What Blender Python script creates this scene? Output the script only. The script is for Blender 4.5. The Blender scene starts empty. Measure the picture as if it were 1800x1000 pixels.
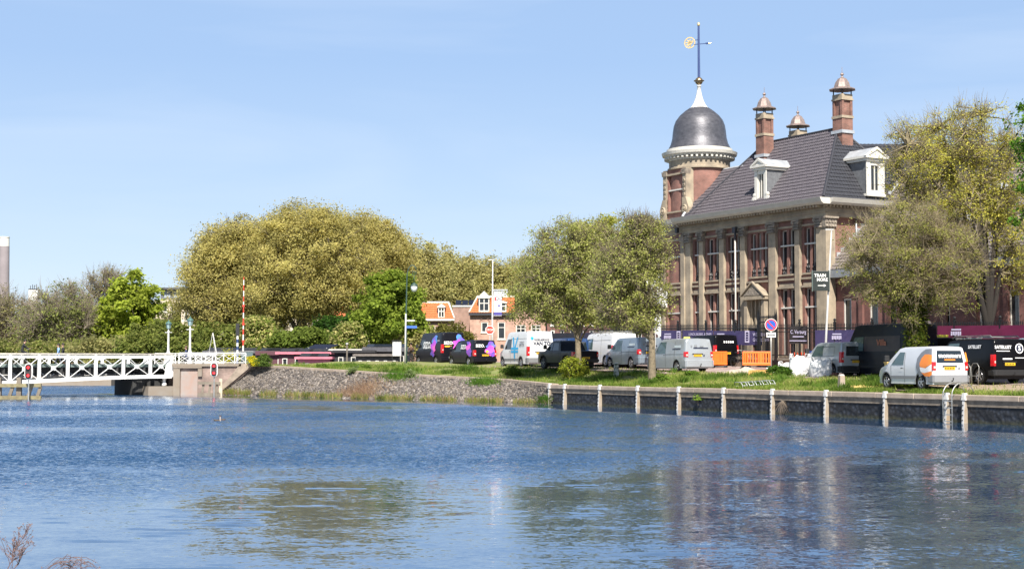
import bpy, bmesh, math, random
import numpy as np
from mathutils import Vector, Matrix, noise as mnoise
from mathutils.geometry import tessellate_polygon
R = math.radians
rnd = random.Random(7)
rng = np.random.default_rng(11)
scene = bpy.context.scene
# ------------------------------------------------------------------ camera
F = 2600.0
PITCH = math.atan(138 / F)
CAMH = 2.4
cam_d = bpy.data.cameras.new("camera")
cam = bpy.data.objects.new("camera", cam_d)
scene.collection.objects.link(cam)
cam.location = (0, 0, CAMH)
cam.rotation_euler = (math.pi / 2 + PITCH, 0, 0)
cam_d.sensor_width = 36
cam_d.lens = F / 1800 * 36
cam_d.clip_start = 0.5
cam_d.clip_end = 9000
scene.camera = cam
# ------------------------------------------------------------------ world and sun
SUN_EL = R(47)
sx, sy = 0.1045, -0.9945
sun_az = math.atan2(sx, sy)
world = bpy.data.worlds.new("World")
scene.world = world
world.use_nodes = True
wn = world.node_tree
wn.nodes.clear()
wo = wn.nodes.new("ShaderNodeOutputWorld")
wb = wn.nodes.new("ShaderNodeBackground")
sky = wn.nodes.new("ShaderNodeTexSky")
sky.sky_type = 'NISHITA'
sky.sun_disc = False
sky.sun_elevation = SUN_EL
sky.sun_rotation = sun_az
sky.air_density = 0.9
sky.dust_density = 0.3
sky.ozone_density = 1.6
# thin high cirrus: a faint whitening of the sky
tc = wn.nodes.new("ShaderNodeTexCoord")
mp = wn.nodes.new("ShaderNodeMapping")
mp.inputs['Scale'].default_value = (1.0, 1.0, 7.0)
mp.inputs['Rotation'].default_value = (R(4), R(-7), 0)
nz = wn.nodes.new("ShaderNodeTexNoise")
nz.inputs['Scale'].default_value = 2.6
nz.inputs['Detail'].default_value = 7
nz.inputs['Distortion'].default_value = 0.7
rp = wn.nodes.new("ShaderNodeMapRange")
rp.inputs['From Min'].default_value = 0.42
rp.inputs['From Max'].default_value = 0.80
rp.inputs['To Min'].default_value = 0.0
rp.inputs['To Max'].default_value = 0.36
mxs = wn.nodes.new("ShaderNodeMix")
mxs.data_type = 'RGBA'
mxs.inputs['B'].default_value = (6.6, 7.6, 9.0, 1)
wn.links.new(tc.outputs['Generated'], mp.inputs[0])
wn.links.new(mp.outputs[0], nz.inputs['Vector'])
wn.links.new(nz.outputs[0], rp.inputs[0])
wn.links.new(rp.outputs[0], mxs.inputs['Factor'])
soft = wn.nodes.new("ShaderNodeMix")
soft.data_type = 'RGBA'
soft.inputs['Factor'].default_value = 0.6
soft.inputs['B'].default_value = (3.65, 5.25, 8.0, 1)
wn.links.new(sky.outputs[0], soft.inputs['A'])
sepw = wn.nodes.new("ShaderNodeSeparateXYZ")
elv = wn.nodes.new("ShaderNodeMapRange")
for k_, v_ in zip(('From Min', 'From Max', 'To Min', 'To Max'), (0.25, 0.48, 0.72, 0.0)): elv.inputs[k_].default_value = v_
wn.links.new(tc.outputs['Generated'], sepw.inputs[0])
wn.links.new(sepw.outputs[2], elv.inputs[0])
wn.links.new(elv.outputs[0], soft.inputs['Factor'])
low = wn.nodes.new("ShaderNodeMix")          # paler toward the horizon
low.data_type = 'RGBA'
low.inputs['A'].default_value = (6.3, 7.5, 8.9, 1)
low.inputs['B'].default_value = (3.9, 5.6, 8.5, 1)
lmr = wn.nodes.new("ShaderNodeMapRange")
for k_, v_ in zip(('From Min', 'From Max', 'To Min', 'To Max'), (0.0, 0.20, 0.0, 1.0)): lmr.inputs[k_].default_value = v_
wn.links.new(sepw.outputs[2], lmr.inputs[0])
wn.links.new(lmr.outputs[0], low.inputs['Factor'])
wn.links.new(low.outputs['Result'], soft.inputs['B'])
wn.links.new(soft.outputs['Result'], mxs.inputs['A'])
wn.links.new(mxs.outputs['Result'], wb.inputs[0])
wb.inputs[1].default_value = 0.056
wn.links.new(wb.outputs[0], wo.inputs[0])
sun_d = bpy.data.lights.new("sun", 'SUN')
sun_d.energy = 4.7
sun_d.angle = R(0.55)
sun_d.color = (1.0, 0.94, 0.85)
sun = bpy.data.objects.new("sun", sun_d)
scene.collection.objects.link(sun)
ln = math.hypot(sx, sy)
sdir = Vector((sx / ln * math.cos(SUN_EL), sy / ln * math.cos(SUN_EL), math.sin(SUN_EL)))
sun.rotation_euler = sdir.to_track_quat('Z', 'Y').to_euler()
sun.location = sdir * 200
scene.view_settings.view_transform = 'Standard'
scene.view_settings.look = 'None'
scene.view_settings.exposure = 1.10
scene.view_settings.gamma = 1.0
scene.cycles.max_bounces = 8
scene.cycles.diffuse_bounces = 4
scene.cycles.glossy_bounces = 3
scene.cycles.transparent_max_bounces = 8

# ------------------------------------------------------------------ helpers
def ray(px, py):
    u = (px - 900) / F
    v = (500 - py) / F
    return (u, math.cos(PITCH) - v * math.sin(PITCH), math.sin(PITCH) + v * math.cos(PITCH))
def at(px, py, Y):
    r = ray(px, py)
    s = Y / r[1]
    return Vector((r[0] * s, Y, CAMH + r[2] * s))
QA = math.atan(1480 / F)
DX, DY = -math.sin(QA), math.cos(QA)
PX, PY = math.cos(QA), math.sin(QA)
Q0 = (19.64, 57.0)
QROT = math.atan2(-DY, -DX)          # local x = toward the camera along the quay, local y = inland
def QW(t, w, z=0.0):
    return Vector((Q0[0] + t * DX + w * PX, Q0[1] + t * DY + w * PY, z))
def tw(X, Y):
    return ((X - Q0[0]) * DX + (Y - Q0[1]) * DY, (X - Q0[0]) * PX + (Y - Q0[1]) * PY)
def lerp(a, b, k): return a + (b - a) * k
def sstep(a, b, x):
    k = min(1, max(0, (x - a) / (b - a)))
    return k * k * (3 - 2 * k)
def interp(x, tab):
    if x <= tab[0][0]: return tab[0][1]
    for (a, va), (b, vb) in zip(tab, tab[1:]):
        if x <= b: return lerp(va, vb, (x - a) / (b - a))
    return tab[-1][1]
def zroad(t): return interp(t, [(-60, 1.3), (7, 1.45), (31, 1.8), (41, 2.0), (52, 2.08), (65, 2.2), (80, 2.38)])
def zcop(t): return interp(t, [(35, 1.11), (43, 1.33), (54, 1.70), (66, 2.15), (72, 2.30)])
def gz(t, w):
    k = sstep(0.3, 7.0, w)
    return lerp(zcop(t), zroad(t), k) + .27 * sstep(8.5, 13.5, w)

MATS = {}
def M(name, col, rough=0.7, metal=0.0, var=0.0, scale=3.0, bump=0.0, bscale=None, col2=None, spec=0.5, coat=0.0, detail=4, stretch=None, attr=None, trans=0.0, emit=None, emits=0.0, bdist=0.02, thr=None):
    if name in MATS: return MATS[name]
    m = bpy.data.materials.new(name)
    m.use_nodes = True
    nt = m.node_tree
    b = nt.nodes['Principled BSDF']
    b.inputs['Base Color'].default_value = (*col, 1)
    b.inputs['Roughness'].default_value = rough
    b.inputs['Metallic'].default_value = metal
    b.inputs['Specular IOR Level'].default_value = spec
    b.inputs['Coat Weight'].default_value = coat
    b.inputs['Coat Roughness'].default_value = 0.06
    src = None
    if var or bump or col2:
        tcn = nt.nodes.new('ShaderNodeTexCoord')
        vec = tcn.outputs['Object']
        if stretch:
            mpn = nt.nodes.new('ShaderNodeMapping')
            mpn.inputs['Scale'].default_value = stretch
            nt.links.new(vec, mpn.inputs[0])
            vec = mpn.outputs[0]
        n = nt.nodes.new('ShaderNodeTexNoise')
        n.inputs['Scale'].default_value = scale
        n.inputs['Detail'].default_value = detail
        n.inputs['Roughness'].default_value = 0.62
        nt.links.new(vec, n.inputs['Vector'])
        if var or col2:
            mr = nt.nodes.new('ShaderNodeMapRange')
            lo, hi = thr or (0.3, 0.7)
            mr.inputs['From Min'].default_value = lo
            mr.inputs['From Max'].default_value = hi
            nt.links.new(n.outputs[0], mr.inputs[0])
            mx = nt.nodes.new('ShaderNodeMix')
            mx.data_type = 'RGBA'
            c2 = col2 or tuple(c * (1 - var) for c in col)
            c1 = col if col2 else tuple(min(1, c * (1 + var)) for c in col)
            mx.inputs['A'].default_value = (*c1, 1)
            mx.inputs['B'].default_value = (*c2, 1)
            nt.links.new(mr.outputs[0], mx.inputs['Factor'])
            src = mx.outputs['Result']
            nt.links.new(src, b.inputs['Base Color'])
        if bump:
            n2 = nt.nodes.new('ShaderNodeTexNoise')
            n2.inputs['Scale'].default_value = bscale or scale * 3
            n2.inputs['Detail'].default_value = 3
            nt.links.new(vec, n2.inputs['Vector'])
            bp = nt.nodes.new('ShaderNodeBump')
            bp.inputs['Strength'].default_value = bump
            bp.inputs['Distance'].default_value = bdist
            nt.links.new(n2.outputs[0], bp.inputs['Height'])
            nt.links.new(bp.outputs[0], b.inputs['Normal'])
    if attr:
        at_ = nt.nodes.new('ShaderNodeAttribute')
        at_.attribute_name = attr
        if trans:
            tr = nt.nodes.new('ShaderNodeBsdfTranslucent')
            ms = nt.nodes.new('ShaderNodeMixShader')
            ms.inputs[0].default_value = trans
            out = nt.nodes['Material Output']
            vm_ = nt.nodes.new('ShaderNodeVectorMath'); vm_.operation = 'SCALE'; vm_.inputs['Scale'].default_value = 1.5
            nt.links.new(at_.outputs['Color'], vm_.inputs[0]); nt.links.new(vm_.outputs[0], tr.inputs[0])
            nt.links.new(b.outputs[0], ms.inputs[1])
            nt.links.new(tr.outputs[0], ms.inputs[2])
            nt.links.new(ms.outputs[0], out.inputs[0])
        nt.links.new(at_.outputs['Color'], b.inputs['Base Color'])
    if emit:
        b.inputs['Emission Color'].default_value = (*emit, 1)
        b.inputs['Emission Strength'].default_value = emits
    MATS[name] = m
    return m

def M_brick(name, c1, c2, mortar, s=1.0, vary=0.35):
    if name in MATS: return MATS[name]
    m = bpy.data.materials.new(name)
    m.use_nodes = True
    nt = m.node_tree
    b = nt.nodes['Principled BSDF']
    b.inputs['Roughness'].default_value = 0.85
    tcn = nt.nodes.new('ShaderNodeTexCoord')
    sep = nt.nodes.new('ShaderNodeSeparateXYZ')
    nt.links.new(tcn.outputs['Object'], sep.inputs[0])
    ad = nt.nodes.new('ShaderNodeMath'); ad.operation = 'ADD'
    nt.links.new(sep.outputs[0], ad.inputs[0]); nt.links.new(sep.outputs[1], ad.inputs[1])
    cb = nt.nodes.new('ShaderNodeCombineXYZ')
    nt.links.new(ad.outputs[0], cb.inputs[0]); nt.links.new(sep.outputs[2], cb.inputs[1])
    br = nt.nodes.new('ShaderNodeTexBrick')
    br.inputs['Scale'].default_value = s
    br.inputs['Brick Width'].default_value = 0.22
    br.inputs['Row Height'].default_value = 0.065
    br.inputs['Mortar Size'].default_value = 0.008
    br.inputs['Color1'].default_value = (*c1, 1)
    br.inputs['Color2'].default_value = (*c2, 1)
    br.inputs['Mortar'].default_value = (*mortar, 1)
    nt.links.new(cb.outputs[0], br.inputs['Vector'])
    n = nt.nodes.new('ShaderNodeTexNoise'); n.inputs['Scale'].default_value = 1.3; n.inputs['Detail'].default_value = 8
    nt.links.new(tcn.outputs['Object'], n.inputs['Vector'])
    mr = nt.nodes.new('ShaderNodeMapRange')
    mr.inputs['From Min'].default_value = 0.3; mr.inputs['From Max'].default_value = 0.7
    mr.inputs['To Min'].default_value = 1 - vary; mr.inputs['To Max'].default_value = 1 + vary * 0.5
    nt.links.new(n.outputs[0], mr.inputs[0])
    vm = nt.nodes.new('ShaderNodeVectorMath'); vm.operation = 'SCALE'
    nt.links.new(br.outputs['Color'], vm.inputs[0]); nt.links.new(mr.outputs[0], vm.inputs['Scale'])
    nt.links.new(vm.outputs[0], b.inputs['Base Color'])
    MATS[name] = m
    return m

def props(o, label=None, cat=None, group=None, kind=None):
    if label: o['label'] = label
    if cat: o['category'] = cat
    if group: o['group'] = group
    if kind: o['kind'] = kind
    return o
def thing(name, label, cat, loc=(0, 0, 0), rz=0.0, group=None):
    o = bpy.data.objects.new(name, None)
    scene.collection.objects.link(o)
    o.location = loc
    o.rotation_euler = (0, 0, rz)
    o.empty_display_size = 0.3
    return props(o, label, cat, group)
def link_mesh(name, me, parent=None):
    o = bpy.data.objects.new(name, me)
    scene.collection.objects.link(o)
    if parent is not None: o.parent = parent
    return o
def copy_tree(o, parent=None):
    c = o.copy()
    scene.collection.objects.link(c)
    if parent is not None: c.parent = parent
    for ch in o.children: copy_tree(ch, c)
    return c

class MB:
    """collects shapes; build() links them as one mesh object"""
    def __init__(s): s.v = []; s.f = []; s.mi = []; s.m = 0
    def add(s, vs, fs):
        b = len(s.v)
        s.v.extend([tuple(v) for v in vs])
        for f in fs:
            s.f.append(tuple(b + i for i in f)); s.mi.append(s.m)
        return s
    def box(s, x0, x1, y0, y1, z0, z1):
        vs = [(x0, y0, z0), (x1, y0, z0), (x1, y1, z0), (x0, y1, z0), (x0, y0, z1), (x1, y0, z1), (x1, y1, z1), (x0, y1, z1)]
        return s.add(vs, [(0, 3, 2, 1), (4, 5, 6, 7), (0, 1, 5, 4), (1, 2, 6, 5), (2, 3, 7, 6), (3, 0, 4, 7)])
    def tbox(s, x0, x1, y0, y1, z0, z1, tx, ty):
        cx, cy = (x0 + x1) / 2, (y0 + y1) / 2
        q = lambda x, y: (cx + (x - cx) * tx, cy + (y - cy) * ty, z1)
        vs = [(x0, y0, z0), (x1, y0, z0), (x1, y1, z0), (x0, y1, z0), q(x0, y0), q(x1, y0), q(x1, y1), q(x0, y1)]
        return s.add(vs, [(0, 3, 2, 1), (4, 5, 6, 7), (0, 1, 5, 4), (1, 2, 6, 5), (2, 3, 7, 6), (3, 0, 4, 7)])
    def bar(s, a, b, w, h=None, up=(0, 0, 1)):
        a, b = Vector(a), Vector(b)
        d = (b - a).normalized()
        u = Vector(up)
        if abs(d.dot(u)) > 0.98: u = Vector((1, 0, 0))
        sd = d.cross(u).normalized(); uu = sd.cross(d)
        h = h or w
        vs = []
        for p in (a, b):
            for i, j in ((-1, -1), (1, -1), (1, 1), (-1, 1)):
                vs.append(p + sd * (w / 2 * i) + uu * (h / 2 * j))
        return s.add(vs, [(3, 2, 1, 0), (4, 5, 6, 7), (0, 1, 5, 4), (1, 2, 6, 5), (2, 3, 7, 6), (3, 0, 4, 7)])
    def tube(s, pts, rad, n=8, caps=True):
        pts = [Vector(p) for p in pts]
        if not isinstance(rad, (list, tuple)): rad = [rad] * len(pts)
        vs = []
        prev = None
        for i, p in enumerate(pts):
            d = (pts[min(i + 1, len(pts) - 1)] - pts[max(i - 1, 0)]).normalized()
            if prev is None:
                u = Vector((0, 0, 1)) if abs(d.z) < 0.9 else Vector((1, 0, 0))
                prev = d.cross(u).normalized()
            sd = (prev - d * prev.dot(d)).normalized(); prev = sd
            uu = d.cross(sd)
            for k in range(n):
                a = 2 * math.pi * k / n
                vs.append(p + (sd * math.cos(a) + uu * math.sin(a)) * rad[i])
        fs = []
        for i in range(len(pts) - 1):
            for k in range(n):
                a = i * n + k; b = i * n + (k + 1) % n
                fs.append((a, b, b + n, a + n))
        if caps:
            fs.append(tuple(reversed(range(n)))); fs.append(tuple(range((len(pts) - 1) * n, len(pts) * n)))
        return s.add(vs, fs)
    def cyl(s, x, y, z0, z1, r0, r1=None, n=12):
        return s.tube([(x, y, z0), (x, y, z1)], [r0, r0 if r1 is None else r1], n)
    def lathe(s, prof, x=0, y=0, n=24, a0=0, axis='z', z=0):
        vs = []; full = True
        for r, h in prof:
            for k in range(n):
                a = a0 + 2 * math.pi * k / n
                if axis == 'z': vs.append((x + r * math.cos(a), y + r * math.sin(a), z + h))
                else: vs.append((x + r * math.cos(a), y + h, z + r * math.sin(a)))
        fs = []
        for i in range(len(prof) - 1):
            for k in range(n):
                a = i * n + k; b = i * n + (k + 1) % n
                fs.append((a, b, b + n, a + n) if axis == 'z' else (a, a + n, b + n, b))
        return s.add(vs, fs)
    def prism(s, poly, a, b, axis='y'):
        """poly of 2D points extruded from a to b along axis; poly is (x,z) for y, (y,z) for x, (x,y) for z"""
        n = len(poly)
        def P(p, h): return (p[0], h, p[1]) if axis == 'y' else ((h, p[0], p[1]) if axis == 'x' else (p[0], p[1], h))
        vs = [P(p, a) for p in poly] + [P(p, b) for p in poly]
        tris = tessellate_polygon([[Vector((p[0], p[1], 0)) for p in poly]])
        fs = [tuple(t) for t in tris] + [tuple(n + i for i in reversed(t)) for t in tris]
        for i in range(n):
            j = (i + 1) % n
            fs.append((i, j, n + j, n + i))
        return s.add(vs, fs)
    def build(s, name, mats, parent=None, smooth=False, bevel=0.0, fix=True):
        me = bpy.data.meshes.new(name)
        me.from_pydata(s.v, [], s.f)
        if not isinstance(mats, (list, tuple)): mats = [mats]
        for m in mats: me.materials.append(m)
        if len(mats) > 1: me.polygons.foreach_set('material_index', s.mi)
        if fix:
            bm = bmesh.new(); bm.from_mesh(me)
            bmesh.ops.recalc_face_normals(bm, faces=bm.faces)
            bm.to_mesh(me); bm.free()
        if smooth: me.polygons.foreach_set('use_smooth', [True] * len(me.polygons))
        me.update()
        o = link_mesh(name, me, parent)
        if bevel:
            md = o.modifiers.new('bevel', 'BEVEL'); md.width = bevel; md.segments = 2; md.limit_method = 'ANGLE'; md.angle_limit = R(35)
        return o

def np_mesh(name, verts, quads, mat, parent=None, colors=None, smooth=False):
    verts = np.asarray(verts, dtype=np.float32); quads = np.asarray(quads, dtype=np.int32)
    me = bpy.data.meshes.new(name)
    nq, k = quads.shape
    me.vertices.add(len(verts)); me.vertices.foreach_set('co', verts.ravel())
    me.loops.add(nq * k); me.loops.foreach_set('vertex_index', quads.ravel())
    me.polygons.add(nq)
    me.polygons.foreach_set('loop_start', np.arange(0, nq * k, k, dtype=np.int32))
    me.polygons.foreach_set('loop_total', np.full(nq, k, dtype=np.int32))
    me.materials.append(mat)
    if colors is not None:
        ca = me.color_attributes.new('tint', 'FLOAT_COLOR', 'POINT')
        c4 = np.ones((len(verts), 4), dtype=np.float32); c4[:, :3] = colors
        ca.data.foreach_set('color', c4.ravel())
    if smooth: me.polygons.foreach_set('use_smooth', [True] * nq)
    me.update(); me.validate()
    return link_mesh(name, me, parent)

# ---- text as a flat 2D triangle mesh
_tcache = {}
def text2d(txt, size=1.0, bold=0.0, sx=1.0, font=None):
    key = (txt, size, bold, sx)
    if key in _tcache: return _tcache[key]
    cu = bpy.data.curves.new('lettering', 'FONT')
    cu.body = txt; cu.size = size; cu.offset = bold * size; cu.align_x = 'CENTER'; cu.align_y = 'CENTER'; cu.resolution_u = 2
    ob = bpy.data.objects.new('lettering', cu)
    scene.collection.objects.link(ob)
    bpy.context.view_layer.update()
    me = bpy.data.meshes.new_from_object(ob)
    vs = [(v.co.x * sx, v.co.y) for v in me.vertices]
    fs = [tuple(p.vertices) for p in me.polygons]
    bpy.data.objects.remove(ob); bpy.data.curves.remove(cu); bpy.data.meshes.remove(me)
    _tcache[key] = (vs, fs)
    return vs, fs

# ------------------------------------------------------------------ foliage
def M_leaf(): return M('leaves', (0.1, 0.12, 0.03), rough=0.7, spec=0.1, attr='tint', trans=0.5)
def M_bark(): return M('bark', (0.11, 0.09, 0.065), rough=0.9, var=0.45, scale=5, bump=0.6)
def leaf_mesh(centers, size, cols, up=0.55):
    n = len(centers)
    nrm = rng.normal(size=(n, 3)) * 0.6 + np.array([0, 0, up])
    out = centers - centers.mean(0); out /= (np.linalg.norm(out, axis=1)[:, None] + 1e-6)
    nrm += out * 0.55; nrm /= np.linalg.norm(nrm, axis=1)[:, None]
    a = rng.normal(size=(n, 3)); a -= nrm * (a * nrm).sum(1)[:, None]; a /= np.linalg.norm(a, axis=1)[:, None]
    b0 = np.cross(nrm, a)
    b = b0
    s = size * rng.uniform(0.6, 1.35, size=(n, 1))
    A = a * s; B = b * s * 0.62
    v = np.empty((n, 4, 3)); v[:, 0] = centers + A; v[:, 1] = centers + B; v[:, 2] = centers - A; v[:, 3] = centers - B
    q = np.arange(n * 4).reshape(n, 4)
    c = np.repeat(cols, 4, axis=0)
    return v.reshape(-1, 3), q, c
def lump(p, s):
    return np.array([mnoise.noise(Vector((float(x) * s, float(y) * s, float(z) * s))) for x, y, z in p])
def crown_points(ells, n_clumps, n_leaves, csig, shell=0.45, zmin=None):
    w = np.array([(e[3] * e[4] * e[5]) ** 0.72 for e in ells]); w /= w.sum()
    ci = rng.choice(len(ells), n_clumps, p=w)
    d = rng.normal(size=(n_clumps, 3)); d /= np.linalg.norm(d, axis=1)[:, None]
    r = (shell ** 3 + (1 - shell ** 3) * rng.random(n_clumps)) ** (1 / 3)
    E = np.array(ells)
    pos = E[ci, :3] + d * r[:, None] * E[ci, 3:6]
    lm = 1 + 0.26 * lump(pos, 0.55 / max(0.5, E[:, 3].mean() * 0.18))
    pos = E[ci, :3] + (pos - E[ci, :3]) * lm[:, None]
    far_ = rng.random(n_clumps) < .10
    pos = np.where(far_[:, None], E[ci, :3] + (pos - E[ci, :3]) * rng.uniform(1.05, 1.22, size=(n_clumps, 1)), pos)
    if zmin is not None: pos[:, 2] = np.maximum(pos[:, 2], zmin + rng.random(n_clumps) * 0.8)
    cw = rng.gamma(4.0, 1.0, n_clumps); cw /= cw.sum()
    li = rng.choice(n_clumps, n_leaves, p=cw)
    sg = csig * rng.uniform(0.5, 1.5, size=(n_clumps, 1))
    pts = pos[li] + np.clip(rng.normal(size=(n_leaves, 3)), -1.9, 1.9) * sg[li] * np.array([1, 1, 0.7])
    tone = (rng.random(n_clumps) - 0.5)[li]
    return pos, pts, tone
def ribbons(paths, radii):
    """many thin 3-sided tapered twigs as one numpy mesh: paths (n,k,3), radii (n,k)"""
    n, k, _ = paths.shape
    d = paths[:, -1] - paths[:, 0]; d /= (np.linalg.norm(d, axis=1)[:, None] + 1e-6)
    a = rng.normal(size=(n, 3)); a -= d * (a * d).sum(1)[:, None]; a /= np.linalg.norm(a, axis=1)[:, None]
    b = np.cross(d, a)
    v = np.empty((n, k, 3, 3))
    for j in range(3):
        an = 2 * math.pi * j / 3
        v[:, :, j] = paths + (a * math.cos(an) + b * math.sin(an))[:, None, :] * radii[:, :, None]
    base = (np.arange(n) * k * 3)[:, None, None, None]
    i = np.arange(k - 1)[None, :, None, None] * 3; j = np.arange(3)[None, None, :, None]; j2 = (j + 1) % 3
    q = np.concatenate([base + i + j, base + i + j2, base + i + 3 + j2, base + i + 3 + j], axis=3).reshape(-1, 4)
    return v.reshape(-1, 3), q
def tree(name, label, base, ells, trunk_r, fork_z, n_clumps, n_leaves, leaf, csig, cols, group=None, twigs=0, twig_r=0.012, twig_len=1.0,
         limbs=7, bark=None, shell=0.45, lean=(0, 0), cat='tree', zmin=None, colvar=0.22, limb_r=0.55, ntrunk=1, branch_min=0.5, lowcols=None, lowz=0):
    """base: world position; ells: crown ellipsoids relative to base"""
    root = thing(name, label, cat, base, 0, group)
    pos, pts, tone = crown_points(ells, n_clumps, n_leaves, csig, shell, zmin)
    bark = bark or M_bark()
    # leaves
    cols = np.array(cols)
    k = rng.random(n_leaves)
    ci = np.minimum((k * len(cols)).astype(int), len(cols) - 1)
    col = cols[ci] * (1 + colvar * 2 * tone[:, None]) * rng.uniform(0.86, 1.14, size=(n_leaves, 1)) * 0.86
    if lowcols is not None:
        lc = np.array(lowcols)[rng.integers(0, len(lowcols), n_leaves)] * rng.uniform(.8, 1.2, size=(n_leaves, 1)); lowm = pts[:, 2] + rng.normal(size=n_leaves) * .5 < lowz; col[lowm] = lc[lowm]
    v, q, c = leaf_mesh(pts, leaf, np.clip(col, 0.003, 1))
    np_mesh('crown', v, q, M_leaf(), root, c)
    # trunk and limbs
    mb = MB()
    top = Vector((lean[0], lean[1], fork_z))
    tp = [Vector((0, 0, -0.4)), Vector((0, 0, 0.15)), Vector((lean[0] * 0.3, lean[1] * 0.3, fork_z * 0.45)), top]
    mb.tube(tp, [trunk_r * 1.5, trunk_r * 1.15, trunk_r, trunk_r * 0.88], 12)
    cen = np.array(ells)[:, :3].mean(0)
    nodes = []
    order = rng.permutation(n_clumps)[:limbs]
    for li, ci_ in enumerate(order):
        e = Vector(pos[ci_]); st = Vector(top) * (0.75 + 0.25 * rnd.random()) if li % 2 else Vector(top)
        mid = st.lerp(e, 0.45) + Vector((rnd.uniform(-.3, .3), rnd.uniform(-.3, .3), (e - st).length * rnd.uniform(0.05, 0.2)))
        path = [st, st.lerp(mid, 0.5) + Vector((rnd.uniform(-.15, .15), rnd.uniform(-.15, .15), 0)), mid, mid.lerp(e, 0.5) + Vector((rnd.uniform(-.2, .2), rnd.uniform(-.2, .2), .1)), e]
        r0 = trunk_r * limb_r * rnd.uniform(0.75, 1.1)
        mb.tube(path, [r0, r0 * .8, r0 * .55, r0 * .33, r0 * .1], 7, caps=False)
        for f_ in (0.25, 0.45, 0.65, 0.85, 1.0):
            seg = f_ * 4; i = min(3, int(seg)); nodes.append(path[i].lerp(path[i + 1], seg - i))
    nod = np.array([tuple(n) for n in nodes])
    # branches from the nearest limb node out to each clump
    P = []; RR = []
    for i in range(n_clumps):
        d = np.linalg.norm(nod - pos[i], axis=1) + rng.random(len(nod)) * 0.6
        s = nod[np.argmin(d)]; e = pos[i]; L = np.linalg.norm(e - s)
        m1 = s + (e - s) * 0.35 + rng.normal(size=3) * L * 0.09 + np.array([0, 0, L * 0.06])
        m2 = s + (e - s) * 0.7 + rng.normal(size=3) * L * 0.08 + np.array([0, 0, L * 0.04])
        P.append([s, m1, m2, e]); rb = trunk_r * 0.15 * branch_min * 2
        RR.append([rb, rb * .7, rb * .45, rb * .2])
    v1, q1 = ribbons(np.array(P), np.array(RR))
    if twigs:
        ti = rng.integers(0, n_clumps, twigs)
        k0 = rng.random((twigs, 1))
        Pn = np.array(P)
        s = Pn[ti, 2] * (1 - k0) + Pn[ti, 3] * k0
        out = s - cen; out /= (np.linalg.norm(out, axis=1)[:, None] + 1e-6)
        d = out * 0.7 + rng.normal(size=(twigs, 3)) * 0.75 + np.array([0, 0, 0.25]); d /= np.linalg.norm(d, axis=1)[:, None]
        Lh = twig_len * rng.uniform(0.4, 1.2, size=(twigs, 1))
        m = s + d * Lh * 0.5 + rng.normal(size=(twigs, 3)) * 0.06 * Lh
        e = s + d * Lh + np.array([0, 0, 1]) * Lh * 0.12
        v2, q2 = ribbons(np.stack([s, m, e], 1), np.tile([twig_r * 1.4, twig_r, twig_r * .4], (twigs, 1)))
        q1 = np.concatenate([q1, q2 + len(v1)]); v1 = np.concatenate([v1, v2])
    mb2v = np.array([tuple(x) for x in mb.v]); nb = len(mb2v)
    # merge into one trunk mesh
    me_f = [tuple(f) for f in mb.f]
    quads = [f for f in me_f if len(f) == 4]
    allv = np.concatenate([mb2v, v1]); allq = np.concatenate([np.array(quads), q1 + nb])
    if isinstance(bark, tuple):
        tc_ = np.empty((len(allv), 3)); tc_[:nb] = bark[0]; tc_[nb:] = bark[1]
        hz = np.clip((mb2v[:, 2] - fork_z - 2.5) / 14.0, 0, 1)[:, None]; tc_[:nb] = np.array(bark[0]) * (1 - hz) + np.array(bark[1]) * hz * .8
        np_mesh('trunk', allv, allq, M('tinted bark', (.2, .2, .2), rough=.95, attr='tint'), root, tc_, smooth=True)
    else: np_mesh('trunk', allv, allq, bark, root, smooth=True)
    return root
def shrub(name, label, base, ells, n_leaves, leaf, cols, csig=0.22, group=None, n_clumps=40, cat='shrub', colvar=0.25):
    root = thing(name, label, cat, base, 0, group)
    pos, pts, tone = crown_points(ells, n_clumps, n_leaves, csig, 0.3)
    pts[:, 2] = np.maximum(pts[:, 2], 0.02)
    cols = np.array(cols)
    ci = rng.integers(0, len(cols), n_leaves)
    col = cols[ci] * (1 + colvar * 2 * tone[:, None]) * rng.uniform(0.8, 1.2, size=(n_leaves, 1))
    v, q, c = leaf_mesh(pts, leaf, np.clip(col, 0.003, 1))
    np_mesh('foliage', v, q, M_leaf(), root, c)
    P = np.zeros((n_clumps, 3, 3)); P[:, 2] = pos; P[:, 1] = pos * np.array([.6, .6, .45]); P[:, 0] = pos * np.array([.25, .25, 0]) + np.array([0, 0, -0.1])
    v1, q1 = ribbons(P, np.tile([0.03, 0.02, 0.008], (n_clumps, 1)))
    np_mesh('stems', v1, q1, M_bark(), root)
    return root
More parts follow.
